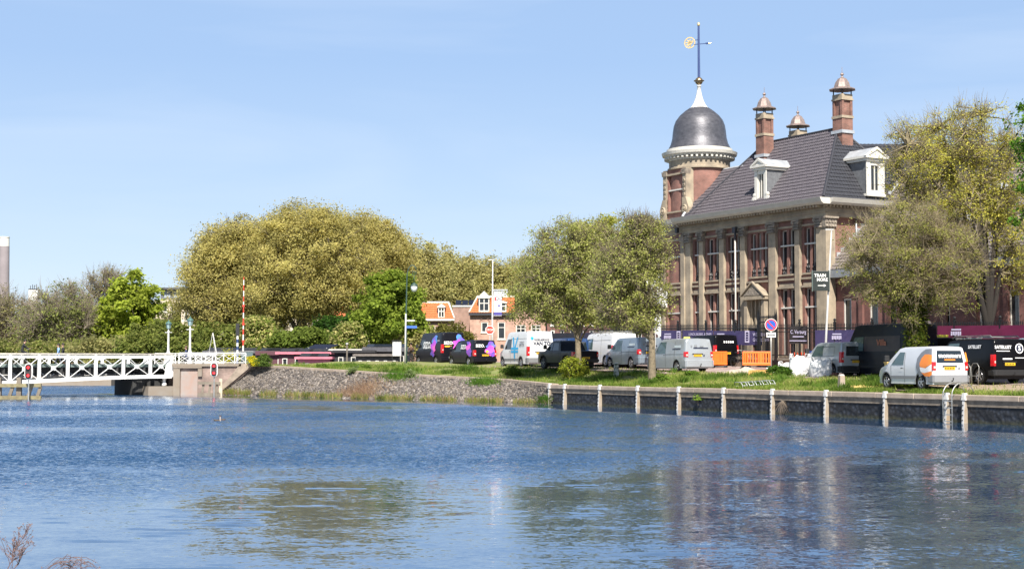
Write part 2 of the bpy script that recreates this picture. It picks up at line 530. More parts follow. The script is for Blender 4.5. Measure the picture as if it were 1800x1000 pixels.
# ------------------------------------------------------------------ water
WK = (0.75, 0.05, 1.10, 0.05, 0.05)   # ripple slopes: wind and calm shares
WB = -0.15                  # wind ripples are steeper on the lee side, toward the near bank
WW, WC = 0.085, 0.068    # rms slope of the waves: under wind, in the calm
def make_water():
    m = bpy.data.materials.new('canal water'); m.use_nodes = True
    nt = m.node_tree; b = nt.nodes['Principled BSDF']
    b.inputs['Base Color'].default_value = (0.009, 0.043, 0.105, 1)
    b.inputs['Roughness'].default_value = 0.03
    b.inputs['IOR'].default_value = 1.34
    N = nt.nodes.new; L = nt.links.new
    tcn = N('ShaderNodeTexCoord')
    def mapping(sc, rot=0):
        mm = N('ShaderNodeMapping'); mm.inputs['Scale'].default_value = sc; mm.inputs['Rotation'].default_value = (0, 0, rot)
        L(tcn.outputs['Object'], mm.inputs[0]); return mm.outputs[0]
    def noise_(vec, sc, det, rough=0.5, dist=0.0):
        n = N('ShaderNodeTexNoise'); n.inputs['Scale'].default_value = sc; n.inputs['Detail'].default_value = det
        n.inputs['Roughness'].default_value = rough; n.inputs['Distortion'].default_value = dist
        L(vec, n.inputs['Vector']); return n.outputs[0]
    def math_(op, a, b_=None, c=None):
        n = N('ShaderNodeMath'); n.operation = op
        for i, x in enumerate((a, b_, c)):
            if x is None: continue
            if isinstance(x, (int, float)): n.inputs[i].default_value = x
            else: L(x, n.inputs[i])
        return n.outputs[0]
    def mr(x, a, b_, c, d, smooth=True):
        n = N('ShaderNodeMapRange'); n.interpolation_type = 'SMOOTHSTEP' if smooth else 'LINEAR'
        L(x, n.inputs[0])
        for k, v in zip(('From Min', 'From Max', 'To Min', 'To Max'), (a, b_, c, d)): n.inputs[k].default_value = v
        return n.outputs[0]
    sep = N('ShaderNodeSeparateXYZ'); L(tcn.outputs['Object'], sep.inputs[0])
    X, Y = sep.outputs[0], sep.outputs[1]
    patch = noise_(mapping((0.045, 0.11, 1), R(12)), 1.0, 4, 0.55, 0.6)
    # wind reaches the water from about 26 m out, lighter toward the sheltered quay on the right
    wob = math_('MULTIPLY_ADD', patch, 16.0, -8.0)
    Yw = math_('ADD', Y, wob)
    Yw2 = math_('MULTIPLY_ADD', X, -0.10, Yw)
    wind = mr(Yw2, 25.5, 31.0, 0.0, 1.0)
    wq = math_('ADD', math_('MULTIPLY', math_('SUBTRACT', X, Q0[0]), PX), math_('MULTIPLY', math_('SUBTRACT', Y, Q0[1]), PY))
    lee = mr(math_('ADD', wq, math_('MULTIPLY', patch, 3.0)), -4.5, -0.6, 1.0, 0.12)
    lee2 = mr(Y, 80.0, 98.0, 1.0, 0.3)
    pm = mr(patch, 0.32, 0.66, 0.45, 1.25)
    right = mr(math_('DIVIDE', X, Y), 0.02, 0.2, 1.0, 0.62)
    mask = math_('MULTIPLY', math_('MULTIPLY', math_('MULTIPLY', math_('MULTIPLY', wind, lee), lee2), pm), right)
    atn = N('ShaderNodeAttribute'); atn.attribute_name = 'tint'
    sca = N('ShaderNodeSeparateColor'); L(atn.outputs['Color'], sca.inputs[0])
    mask = math_('MULTIPLY', sca.outputs[0], 2.0); lee = sca.outputs[1]
    def slopes(vec_scale, sc_rot, det, rough):
        n = N('ShaderNodeTexNoise'); n.inputs['Scale'].default_value = 1.0; n.inputs['Detail'].default_value = det; n.inputs['Roughness'].default_value = rough
        L(mapping(vec_scale, sc_rot), n.inputs['Vector'])
        sc = N('ShaderNodeSeparateColor'); L(n.outputs['Color'], sc.inputs[0])
        return math_('SUBTRACT', sc.outputs[0], 0.5), math_('SUBTRACT', sc.outputs[1], 0.5)
    ax, ay = slopes((0.9, 2.6, 1), R(5), 2, 0.5)
    bx, by = slopes((5.0, 10.0, 1), R(-4), 2, 0.6)
    cx_, cy_ = slopes((15.0, 26.0, 1), R(9), 2, 0.6)
    kb = math_('MULTIPLY_ADD', mask, WK[0], WK[1]); kc = math_('MULTIPLY_ADD', mask, WK[2], WK[3])
    def tot(a_, b_, c_, s_):
        v = math_('ADD', math_('MULTIPLY', a_, WK[4]), math_('MULTIPLY', b_, kb)); v = math_('ADD', v, math_('MULTIPLY', c_, kc)); return math_('MULTIPLY', math_('MULTIPLY', v, s_), math_('MULTIPLY_ADD', lee, .8, .2))
    cmb = N('ShaderNodeCombineXYZ'); L(tot(ax, bx, cx_, 0.45), cmb.inputs[0]); L(math_('ADD', tot(ay, by, cy_, 1.0), math_('MULTIPLY', mask, WB)), cmb.inputs[1]); cmb.inputs[2].default_value = 1.0
    nn = N('ShaderNodeVectorMath'); nn.operation = 'NORMALIZE'; L(cmb.outputs[0], nn.inputs[0]); L(nn.outputs[0], b.inputs['Normal'])
    gl = N('ShaderNodeBsdfGlossy'); gl.inputs['Roughness'].default_value = 0.04; gl.inputs['Color'].default_value = (.93, .96, 1, 1); L(nn.outputs[0], gl.inputs['Normal'])
    mxr = N('ShaderNodeMixShader'); mxr.inputs[0].default_value = 0.22; L(b.outputs[0], mxr.inputs[1]); L(gl.outputs[0], mxr.inputs[2]); L(mxr.outputs[0], nt.nodes['Material Output'].inputs[0])
    # the surface: real waves where the picture looks, a flat sheet around them
    y0, y1 = 12.5, 206.0; nx_, ny_ = 1150, 1900
    ys = y0 + (y1 - y0) * (np.linspace(0, 1, ny_) ** 1.8)
    s_ = np.linspace(-1, 1, nx_)
    Yg = np.repeat(ys[:, None], nx_, 1); Xg = s_[None, :] * (6.0 + 0.52 * Yg)
    def coarse(fx, fy, seed, n1=90, n2=140):
        cy = np.linspace(0, ny_ - 1, n2); cx = np.linspace(0, nx_ - 1, n1); G = np.empty((n2, n1))
        for i, a_ in enumerate(cy):
            for j, c_ in enumerate(cx):
                G[i, j] = mnoise.fractal(Vector((Xg[int(a_), int(c_)] * fx, Yg[int(a_), int(c_)] * fy, seed)), 1.0, 2.0, 4)
        I = np.arange(ny_) / (ny_ - 1) * (n2 - 1); i0 = np.minimum(I.astype(int), n2 - 2); fi = (I - i0)[:, None]
        Jx = np.arange(nx_) / (nx_ - 1) * (n1 - 1); j0 = np.minimum(Jx.astype(int), n1 - 2); fj = (Jx - j0)[None, :]
        return (G[i0][:, j0] * (1 - fi) * (1 - fj) + G[i0 + 1][:, j0] * fi * (1 - fj) + G[i0][:, j0 + 1] * (1 - fi) * fj + G[i0 + 1][:, j0 + 1] * fi * fj)
    ss = lambda x, a_, c_: (lambda k: k * k * (3 - 2 * k))(np.clip((x - a_) / (c_ - a_), 0, 1))
    pt = coarse(.07, .10, 2.0); pt2 = coarse(.3, .45, 9.0)
    edge = 27.3 + 3.0 * pt * 2 - 2.5 * ss(-Xg / Yg, .12, .3) + 1.5 * pt2 + 4.0 * ss(Xg / Yg, .0, .12)
    wind_ = ss(Yg, edge, edge * 1.30)
    wq_ = (Xg - Q0[0]) * PX + (Yg - Q0[1]) * PY
    tq_ = (Xg - Q0[0]) * DX + (Yg - Q0[1]) * DY
    wq_ = wq_ - np.interp(tq_, [35, 42, 67, 75, 90], [0, -1.9, -8.8, -11.5, -11.5]); lee_ = .07 + .93 * ss(-wq_, 4.2 + 1.2 * pt2, 6.3 + 2 * pt2); lee_ *= 1 - .55 * ss(Yg, 84, 96) * (1 - ss(Yg, 104, 112)); lee_ = np.where(tq_ > 76, .85, lee_)
    gust = np.clip(1.0 + 1.1 * pt + .7 * pt2, .25, 1.9)
    A_ = wind_ * lee_ * gust * (1 - .30 * ss(Xg / Yg, .02, .2))
    rw_ = np.random.default_rng(5); sp = np.maximum(np.gradient(ys), .03)[:, None]; xsp = .022 + .0009 * ys[:, None]
    W_ = np.zeros_like(Xg); nrm = np.zeros((ny_, 1))
    for k in range(90):
        lam = .14 * (3.3 ** rw_.random()); th = rw_.normal() * .45 + (math.pi / 2 + .12); kk = 2 * math.pi / lam
        ph = kk * (Xg * math.cos(th) + Yg * math.sin(th)) + rw_.random() * 6.28
        ok = np.clip((lam / sp - 2.4) / 1.5, 0, 1) * np.clip((2.4 - lam / np.maximum(sp, .04) / 4.5), .0, 1) + 1e-4
        nrm += ok ** 2; W_ += ok * np.sin(ph + 1.5 * pt2 * rw_.normal()) * lam
    W_ *= WW / (2 * math.pi) * np.sqrt(2 / nrm)
    C_ = np.zeros_like(Xg)
    for k in range(26):
        lam = .15 * (3.4 ** rw_.random()); th = rw_.normal() * .13 + (math.pi / 2 - .04); kk = 2 * math.pi / lam
        C_ += np.sin(kk * (Xg * math.cos(th) + Yg * math.sin(th)) + rw_.random() * 6.28 + 2.2 * pt * rw_.normal() + .8 * pt2 * rw_.normal()) * lam
    C_ *= WC / (2 * math.pi) * math.sqrt(2 / 26) * np.clip(1 + 1.2 * pt2, .35, 1.8) * (1 - .92 * (1 - lee_))
    A_ = np.maximum(A_, (.04 + .12 * ss(Xg / Yg, -.02, .12)) * lee_ * np.clip(1 + 1.3 * pt2, .4, 1.6))
    H_ = W_ * A_ + C_
    vs = np.stack([Xg, Yg, H_], 2).reshape(-1, 3)
    fade = np.minimum(1, np.minimum(ss(Yg, y0, y0 + .5), 1 - ss(Yg, y1 - 4, y1))); fade = np.minimum(fade, 1 - ss(np.abs(s_)[None, :] + 0 * Yg, .985, 1.0))
    vs[:, 2] *= fade.reshape(-1)
    idx = np.arange(nx_ * ny_).reshape(ny_, nx_); q = np.stack([idx[:-1, :-1], idx[:-1, 1:], idx[1:, 1:], idx[1:, :-1]], 2).reshape(-1, 4)
    # surrounding flat sheet shares the border
    xa, xb = 6.0 + .52 * y0, 6.0 + .52 * y1
    ring = np.array([(-xa, y0, 0), (xa, y0, 0), (xb, y1, 0), (-xb, y1, 0), (-900, -80, 0), (900, -80, 0), (900, 700, 0), (-900, 700, 0)], float); b0 = len(vs)
    colv_ = np.concatenate([np.stack([np.clip(A_ / 2, 0, 1), lee_, lee_ * 0], 2).reshape(-1, 3), np.tile((.4, 1, 0), (8, 1))])
    vs = np.concatenate([vs, ring]); q = np.concatenate([q, np.array([(4, 5, 1, 0), (5, 6, 2, 1), (6, 7, 3, 2), (7, 4, 0, 3)]) + b0])
    o = np_mesh('water', vs, q, m, None, colv_, smooth=True)
    return props(o, 'blue rippled canal water', kind='structure')
make_water()

# ------------------------------------------------------------------ terrain of the right bank
m_grass = M('grass soil', (0.15, 0.20, 0.04), rough=0.95, col2=(0.20, 0.175, 0.08), scale=1.1, bump=0.5, bscale=9, bdist=0.05, detail=9)
m_far = M('far ground', (0.06, 0.085, 0.025), rough=0.95, col2=(0.10, 0.09, 0.05), scale=0.08)
m_road = M('brick road', (0.27, 0.205, 0.185), rough=0.9, var=0.22, scale=0.9, bump=0.2, bscale=20, detail=8)
m_dirt = M('trampled earth', (0.34, 0.26, 0.185), rough=0.95, col2=(0.22, 0.17, 0.11), scale=1.4, bump=0.4, bscale=8, detail=8)
m_conc = M('coping concrete', (0.38, 0.31, 0.25), rough=0.9, col2=(0.24, 0.19, 0.145), scale=1.7, bump=0.4, bscale=14, detail=9)
m_dark_stone = None
COP = []   # coping line as world points with its t
for t in np.arange(-60, 35.01, 2.5): COP.append((QW(t, 0.25).x, QW(t, 0.25).y, t))
for x, y in ((-0.3, 94.2), (-4.6, 98.4), (-9.3, 102.9), (-14.3, 107.9), (-18.8, 112.5), (-22.0, 112.6), (-25.35, 112.6)):
    COP.append((x, y, tw(x, y)[0]))
ROWS = [0, .5, 1, 1.7, 2.5, 3.5, 5, 6.5, 8, 10, 13, 17, 22, 30, 45, 62]
def ground_z(t, s): return gz(t, s)
def bank_pos(i, s):
    x, y, t = COP[i]
    return (x + s * PX, y + s * PY, ground_z(t, s) + 0.03 * mnoise.noise(Vector((x * .7, y * .7, s))))
mb = MB(); vs = []; fs = []
nc, nr = len(COP), len(ROWS)
for i in range(nc):
    vs.append((COP[i][0], COP[i][1], -0.6))
    for s in ROWS: vs.append(bank_pos(i, s))
for i in range(nc - 1):
    for j in range(nr):
        a = i * (nr + 1) + j; fs.append((a, a + nr + 1, a + nr + 2, a + 1))
vs2 = [(v[0], v[1], -1) for v in vs[-(nr + 1):]]
b0 = len(vs); vs += vs2
for j in range(nr): fs.append(((nc - 1) * (nr + 1) + j, (nc - 1) * (nr + 1) + j + 1, b0 + j + 1, b0 + j))
mb.add(vs, fs)
props(mb.build('ground', m_grass, smooth=False), 'grassy canal bank', kind='structure')
# road sheet and dirt sheet
def sheet(name, t0, t1, w0, w1, mat, label, dz=0.045, n=40, wob=0.0, m=10):
    vs = []; fs = []
    for i in range(n + 1):
        t = lerp(t0, t1, i / n)
        a = w0 + wob * mnoise.noise(Vector((t * .5, 3, 0))); b = w1
        for j in range(m + 1):
            w = lerp(a, b, j / m)
            vs.append(QW(t, w, gz(t, w) + dz))
    for i in range(n):
        for j in range(m):
            q = i * (m + 1) + j; fs.append((q, q + m + 1, q + m + 2, q + 1))
    mb = MB(); mb.add(vs, fs)
    return props(mb.build(name, mat), label, kind='structure')
sheet('road', -58, 66, 5.6, 13.4, m_road, 'brick paved road along the canal', dz=0.06, wob=0.5)
sheet('bare_ground', -30, 9.5, 1.7, 5.9, m_dirt, 'trampled sandy earth beside the quay', dz=0.045, wob=1.2, m=5)
sheet('pavement', -58, 64, 15.0, 60, M('yard paving', (0.24, 0.20, 0.17), var=0.2, scale=.8), 'paved yard behind the railings', dz=0.06, m=8)
# parking bay stripes
mb = MB(); mwhite = M('road paint', (0.62, 0.60, 0.56), rough=0.8, var=0.15, scale=4)
for k in range(7):
    t = 26 + k * 1.4
    vs = [QW(t, 9.6, gz(t, 9.6) + .066), QW(t + .22, 9.6, gz(t, 9.6) + .066), QW(t + .22, 12.6, gz(t, 12.6) + .066), QW(t, 12.6, gz(t, 12.6) + .066)]
    mb.add(vs, [(0, 1, 2, 3)])
props(mb.build('road_markings', mwhite), 'white stripes painted on the brick road', kind='structure')
# far land beyond the side channel and beyond the bridge
poly = [QW(-58, 58), QW(66, 58), QW(95, 60), QW(95, 5), Vector((-30, 151, 0)), Vector((-38, 166, 0)), Vector((-47, 201, 0)), Vector((-62, 206, 0)), Vector((-150, 216, 0)), Vector((-520, 300, 0)), Vector((-2600, 900, 0)), Vector((-2600, 3600, 0)), Vector((2600, 3600, 0)), Vector((2600, -200, 0)), Vector((300, -200, 0))]
n = len(poly)
mb = MB(); tr = tessellate_polygon([[Vector((p.x, p.y, 0)) for p in poly]])
mb.add([(p.x, p.y, 1.85) for p in poly] + [(p.x, p.y, -1) for p in poly], [tuple(t) for t in tr] + [(i, (i + 1) % n, n + (i + 1) % n, n + i) for i in range(n)])
props(mb.build('far_ground', m_far), 'land beyond the canal junction', kind='structure')
# the near bank the camera stands on
mb = MB()
mb.add([(-60, 9.5, .75), (60, 9.5, .75), (60, -70, .9), (-60, -70, .9), (-60, 11.6, -.4), (60, 11.6, -.4)], [(0, 1, 2, 3), (4, 5, 1, 0)])
props(mb.build('near_ground', m_grass), 'near canal bank', kind='structure')

# ------------------------------------------------------------------ quay wall with posts
def M_quaystone():
    m = bpy.data.materials.new('dark quay stone'); m.use_nodes = True; nt = m.node_tree; b = nt.nodes['Principled BSDF']
    b.inputs['Roughness'].default_value = 0.7
    tcn = nt.nodes.new('ShaderNodeTexCoord')
    v = nt.nodes.new('ShaderNodeTexVoronoi'); v.inputs['Scale'].default_value = 5.0; nt.links.new(tcn.outputs['Object'], v.inputs['Vector'])
    n = nt.nodes.new('ShaderNodeTexNoise'); n.inputs['Scale'].default_value = 1.5; n.inputs['Detail'].default_value = 8; nt.links.new(tcn.outputs['Object'], n.inputs['Vector'])
    cr = nt.nodes.new('ShaderNodeValToRGB')
    cr.color_ramp.elements[0].position = 0.1; cr.color_ramp.elements[0].color = (0.034, 0.040, 0.054, 1)
    cr.color_ramp.elements[1].position = 0.55; cr.color_ramp.elements[1].color = (0.008, 0.009, 0.012, 1)
    mm = nt.nodes.new('ShaderNodeMath'); mm.operation = 'MULTIPLY'; nt.links.new(v.outputs['Distance'], mm.inputs[0]); nt.links.new(n.outputs[0], mm.inputs[1])
    m2 = nt.nodes.new('ShaderNodeMath'); m2.operation = 'MULTIPLY'; m2.inputs[1].default_value = 2.0; nt.links.new(mm.outputs[0], m2.inputs[0])
    nt.links.new(m2.outputs[0], cr.inputs[0]); nt.links.new(cr.outputs[0], b.inputs['Base Color'])
    bp = nt.nodes.new('ShaderNodeBump'); bp.inputs['Distance'].default_value = 0.04; nt.links.new(v.outputs['Distance'], bp.inputs['Height']); nt.links.new(bp.outputs[0], b.inputs['Normal'])
    sp_ = nt.nodes.new('ShaderNodeSeparateXYZ'); nt.links.new(tcn.outputs['Object'], sp_.inputs[0])
    zz_ = nt.nodes.new('ShaderNodeMath'); zz_.operation = 'MULTIPLY_ADD'; zz_.inputs[1].default_value = .35; nt.links.new(n.outputs[0], zz_.inputs[0]); nt.links.new(sp_.outputs[2], zz_.inputs[2])
    r2 = nt.nodes.new('ShaderNodeMapRange'); r2.inputs['From Min'].default_value = .22; r2.inputs['From Max'].default_value = .36; r2.inputs['To Min'].default_value = .8; r2.inputs['To Max'].default_value = 0.0; nt.links.new(zz_.outputs[0], r2.inputs[0])
    m3 = nt.nodes.new('ShaderNodeMix'); m3.data_type = 'RGBA'; m3.inputs['B'].default_value = (.035, .036, .018, 1); nt.links.new(r2.outputs[0], m3.inputs['Factor']); nt.links.new(cr.outputs[0], m3.inputs['A']); nt.links.new(m3.outputs['Result'], b.inputs['Base Color'])
    return m
quay = thing('quay_wall', 'long quay wall of dark stone with pale coping and white capped posts', 'quay wall', QW(0, 0, 0), QROT)
# local frame: x = -t, y = w
mb = MB(); mb.box(-35.4, 60, 0.04, 0.9, -1.0, 0.72); mb.build('wall', M_quaystone(), quay)
mb = MB()
x = -35.5
while x < 60:
    L_ = 2.2 + rnd.random() * .9
    mb.box(x, min(60, x + L_ - .02), -0.07 + rnd.uniform(-.012, .012), 0.52, 0.90, 1.13 + rnd.uniform(-.012, .012)); x += L_
mb.build('coping', m_conc, quay, bevel=0.03)
mb = MB(); mb.box(-35.45, 60, 0.0, 0.5, 0.66, 0.90); mb.build('ledge', M('dark ledge concrete', (0.17, 0.14, 0.11), rough=.85, var=.4, scale=3, bump=.3), quay)  # ledge colour darker than the coping above it
m_fin = M('fin concrete', (0.31, 0.275, 0.23), rough=.85, col2=(0.26, 0.19, 0.12), scale=2.5, detail=8)
m_cap = M('white post paint', (0.50, 0.49, 0.47), rough=.6, var=.12, scale=9)
m_bolt = M('bolt heads', (0.03, 0.03, 0.035), rough=.5)
def qpost(t):
    x = -t
    mb = MB(); mb.prism([(-0.11, 0.905), (0.06, 0.905), (0.06, -0.6), (-0.19, -0.6), (-0.17, 0.0)], x - .055, x + .055, 'x')
    mb.m = 0
    o = mb.build('post', m_fin, quay)
    mb = MB(); mb.tbox(x - .12, x + .12, -0.16, 0.06, 0.908, 1.20, .55, .8); mb.build('post_cap', m_cap, o, bevel=.015)
    mb = MB()
    mb.prism([(-.135, .9), (-.115, .9), (-.176, -.05), (-.196, -.05)], x - .055, x + .055, 'x')
    mb.build('face_plate', m_cap, o, fix=False)
    mb = MB()
    for z in (.12, .32, .52, .72):
        y = -.135 - (.9 - z) * .064 - .01
        for dx in (0,): mb.box(x + dx - .018, x + dx + .018, y - .02, y + .01, z - .02, z + .02)
    mb.build('bolts', m_bolt, o)
for t in [35.1] + [33.4 - 3.72 * k for k in range(8)] + [3.85, 2.90, -0.85, -4.6, -8.3, -12]: qpost(t)
# ladder between the twin posts
lad = thing('quay_ladder', 'grey steel ladder with curved hand hoops on the quay edge', 'ladder', QW(3.3, -.3, 0), QROT)
m_galv = M('galvanised steel', (0.42, 0.42, 0.40), rough=.45, metal=.7, var=.2, scale=6)
for s_ in (-.24, .24):
    mb = MB()
    pts = [(s_, -.30, -.3), (s_, -.30, 1.1)] + [(s_, -.30 + .62 * (1 - math.cos(a)), 1.1 + .52 * math.sin(a)) for a in np.linspace(.25, math.pi * .93, 10)]
    mb.tube(pts, .022, 8); mb.build('rail', m_galv, lad, smooth=True)
for z in (.05, .32, .59, .86):
    mb = MB(); mb.box(-.24, .24, -.33, -.26, z, z + .035); mb.build('rung', m_galv, lad)

# ------------------------------------------------------------------ riprap slope, its kerb, and reeds
TOE = [(QW(35.0, -.2).x, QW(35, -.2).y), (-2.5, 92.0), (-7.0, 96.3), (-11.6, 100.8), (-16.5, 106.0), (-21.3, 110.9), (-22.3, 111.7)]
TOP = [(QW(35.0, .3).x, QW(35, .3).y, 1.07)] + [(c[0], c[1], ground_z(c[2], 0) - .03) for c in COP[-7:-2]] + [(-20.6, 112.55, 2.20)]
def slope_pt(k, h):
    """k along 0..5, h 0 toe .. 1 top"""
    i = min(5, int(k)); f_ = k - i
    a = Vector((*TOE[i], -.35)).lerp(Vector((*TOE[i + 1], -.35)), f_); b = Vector(TOP[i]).lerp(Vector(TOP[i + 1]), f_)
    return a.lerp(b, h)
m_rip = M('riprap stone', (0.33, 0.29, 0.285), rough=.9, col2=(0.12, 0.10, 0.10), scale=2.2, bump=.6, bscale=12, detail=8, attr=None)
vs = []; fs = []
for i in range(121):
    for j in range(9):
        p = slope_pt(i / 20 * .99999, j / 8); vs.append((p.x, p.y, p.z - .06))
for i in range(120):
    for j in range(8):
        a = i * 9 + j; fs.append((a, a + 9, a + 10, a + 1))
mb = MB(); mb.add(vs, fs); props(mb.build('slope', M('slope earth', (0.16, 0.13, 0.10), rough=.95, var=.4, scale=3)), 'stony canal embankment', kind='structure')
octa = np.array([(1, 0, 0), (0, 1, 0), (-1, 0, 0), (0, -1, 0), (0, 0, 1), (0, 0, -1)], float)
octf = np.array([(0, 1, 4), (1, 2, 4), (2, 3, 4), (3, 0, 4), (1, 0, 5), (2, 1, 5), (3, 2, 5), (0, 3, 5)])
def rocks(P, smin, smax, mat_cols, name, label, parent=None):
    n = len(P); s = rng.uniform(smin, smax, size=(n, 1, 3)) * np.array([1.2, 1.0, .7])
    V = octa[None] * s * rng.uniform(.75, 1.25, size=(n, 6, 3))
    an = rng.random(n) * 6.28; ca, sa = np.cos(an)[:, None], np.sin(an)[:, None]
    x = V[:, :, 0] * ca - V[:, :, 1] * sa; y = V[:, :, 0] * sa + V[:, :, 1] * ca
    z = V[:, :, 2] + x * rng.uniform(-.5, .5, size=(n, 1))
    V = np.stack([x, y, z], 2) + P[:, None, :]
    Fq = (octf[None] + (np.arange(n) * 6)[:, None, None]).reshape(-1, 3)
    C = np.array(mat_cols)[rng.integers(0, len(mat_cols), n)] * rng.uniform(.7, 1.25, size=(n, 1))
    return np_mesh(name, V.reshape(-1, 3), Fq, M('stones', (.3, .28, .27), rough=.9, attr='tint'), parent, np.repeat(C, 6, axis=0))
NR = 24000
kk = rng.random(NR) * 5.6; hh = rng.random(NR)
P = np.array([tuple(slope_pt(k, h)) for k, h in zip(kk, hh)])
o = rocks(P, .07, .19, [(.17, .15, .13), (.12, .105, .095), (.06, .053, .052), (.22, .19, .165), (.11, .09, .07)], 'riprap', '')
props(o, 'loose grey and purple riprap stones covering the canal embankment', kind='stuff')
def kerbline(pts, w, h0, h1, name, mat, label):
    mb = MB()
    for a, b in zip(pts, pts[1:]):
        d = (Vector(b[:2]) - Vector(a[:2])); n_ = max(1, int(d.length / 2.2))
        for i in range(n_):
            p = Vector(a).lerp(Vector(b), i / n_); q = Vector(a).lerp(Vector(b), (i + .985) / n_)
            mb.bar((p.x, p.y, p.z + (h0 + h1) / 2 + rnd.uniform(-.008, .008)), (q.x, q.y, q.z + (h0 + h1) / 2 + rnd.uniform(-.008, .008)), w, h1 - h0)
    return props(mb.build(name, mat, bevel=.02), label, kind='structure')
kerbline([(p[0], p[1], p[2]) for p in TOP[:-1]], .42, -.08, .11, 'kerb', m_conc, 'pale concrete kerb along the top of the slope')

def blades(P, hmin, hmax, wd, cols, name, label, lean=.5, width_top=.15, tonescale=.35):
    n = len(P); h = rng.uniform(hmin, hmax, size=(n, 1)); a = rng.random(n) * 6.28
    d = np.stack([np.cos(a), np.sin(a), np.zeros(n)], 1) * wd * rng.uniform(.6, 1.4, size=(n, 1))
    l = rng.normal(size=(n, 3)) * lean * h; l[:, 2] = 0
    up = np.zeros((n, 3)); up[:, 2] = h[:, 0]
    V = np.stack([P - d, P + d, P + up + l + d * width_top, P + up + l - d * width_top], 1)
    tone = lump(P, tonescale)
    C = np.array(cols); k = np.clip((rng.random(n) * .6 + (tone + .5) * .4) * len(cols), 0, len(cols) - 1).astype(int)
    col = C[k] * (1 + .45 * tone[:, None]) * rng.uniform(.8, 1.2, size=(n, 1))
    o = np_mesh(name, V.reshape(-1, 3), np.arange(n * 4).reshape(n, 4), M_leaf(), None, np.repeat(np.clip(col, .003, 1), 4, axis=0))
    return props(o, label, kind='stuff')
def bank_xyz(u, s):
    """u is a coping index (float), s metres inland"""
    i = np.minimum(u.astype(int), nc - 2); f_ = u - i
    A = np.array(COP)
    xyt = A[i] * (1 - f_)[:, None] + A[i + 1] * f_[:, None]
    z = np.array([ground_z(t, ss) for t, ss in zip(xyt[:, 2], s)])
    return np.stack([xyt[:, 0] + s * PX, xyt[:, 1] + s * PY, z - .01], 1), xyt[:, 2]
# grass blades over the bank (index 20 is t=-10)
NB = 110000
u = rng.uniform(21, nc - 3.0, NB); s = rng.uniform(.25, 7.2, NB) ** 1.0
P, tt = bank_xyz(u, s)
keep = (tt > 10) | (s < 1.9) | (rng.random(NB) < .05)
keep &= (s < 5.9) | (rng.random(NB) < .35) | (tt > 64)
P = P[keep]
mnz = lambda P: lump(P, .8)
gcols = [(.11, .18, .028), (.155, .235, .036), (.21, .285, .055), (.27, .30, .085), (.32, .28, .13)]
blades(P[mnz(P) < .30], .05, .24, .022, gcols, 'grass', 'rough green grass with dry stalks on the canal bank')
# taller tufts
cl = rng.uniform(22, nc - 3.2, 90); cs = rng.uniform(.6, 6.0, 90)
u2 = np.repeat(cl, 130) + rng.normal(size=90 * 130) * .07; s2 = np.clip(np.repeat(cs, 130) + rng.normal(size=90 * 130) * .22, .2, 7)
P, tt = bank_xyz(u2, s2); P = P[(tt > 11)]
blades(P, .15, .42, .028, [(.07, .13, .02), (.10, .18, .028), (.15, .23, .045)], 'weeds', 'dark tufts of taller weeds standing in the grass')
# reeds and weeds along the toe of the slope
n_ = 7000; kk = np.clip(rng.beta(1, 1, n_) * 5.6 + rng.normal(size=n_) * .03, 0, 5.6)
dens = np.array([mnoise.noise(Vector((float(k) * 4.5, 2, 0))) for k in kk]); kk = kk[dens + rng.random(len(kk)) * .25 > .0]
P = np.array([tuple(slope_pt(k, .10 + abs(rnd.gauss(0, .045)))) for k in kk])
blades(P, .12, .52, .028, [(.10, .13, .03), (.20, .25, .05), (.28, .27, .09), (.34, .25, .14), (.16, .22, .04)], 'reeds', 'mixed green and straw coloured reeds at the waterline', lean=.3, tonescale=1.2)
n_ = 2600; kk = rng.normal(2.9, .16, n_); P = np.array([tuple(slope_pt(min(4.99, max(0, k)), min(.95, max(.1, .18 + abs(rnd.gauss(0, .28)))))) for k in kk])
blades(P, .15, .45, .016, [(.42, .28, .19), (.36, .25, .16), (.46, .34, .22)], 'dry_stalks', 'reddish dry stalks spread over the middle of the stone slope', lean=.6)
for kc, hc, sg, nm in ((1.28, .86, .1, 'hanging over the kerb right of the middle'), (2.62, .90, .12, 'hanging over the kerb near the dry stalks'), (0.06, .3, .05, 'crowding the foot of the slope beside the first quay post')):
    n_ = 1500; P = np.array([tuple(slope_pt(min(4.99, max(0.01, rnd.gauss(kc, sg))), min(1, max(.05, rnd.gauss(hc, .07))))) for _ in range(n_)])
    blades(P, .12, .38, .026, [(.07, .16, .02), (.11, .22, .03), (.17, .26, .05)], 'grass_patch', 'fresh green grass patch ' + nm, lean=.5)

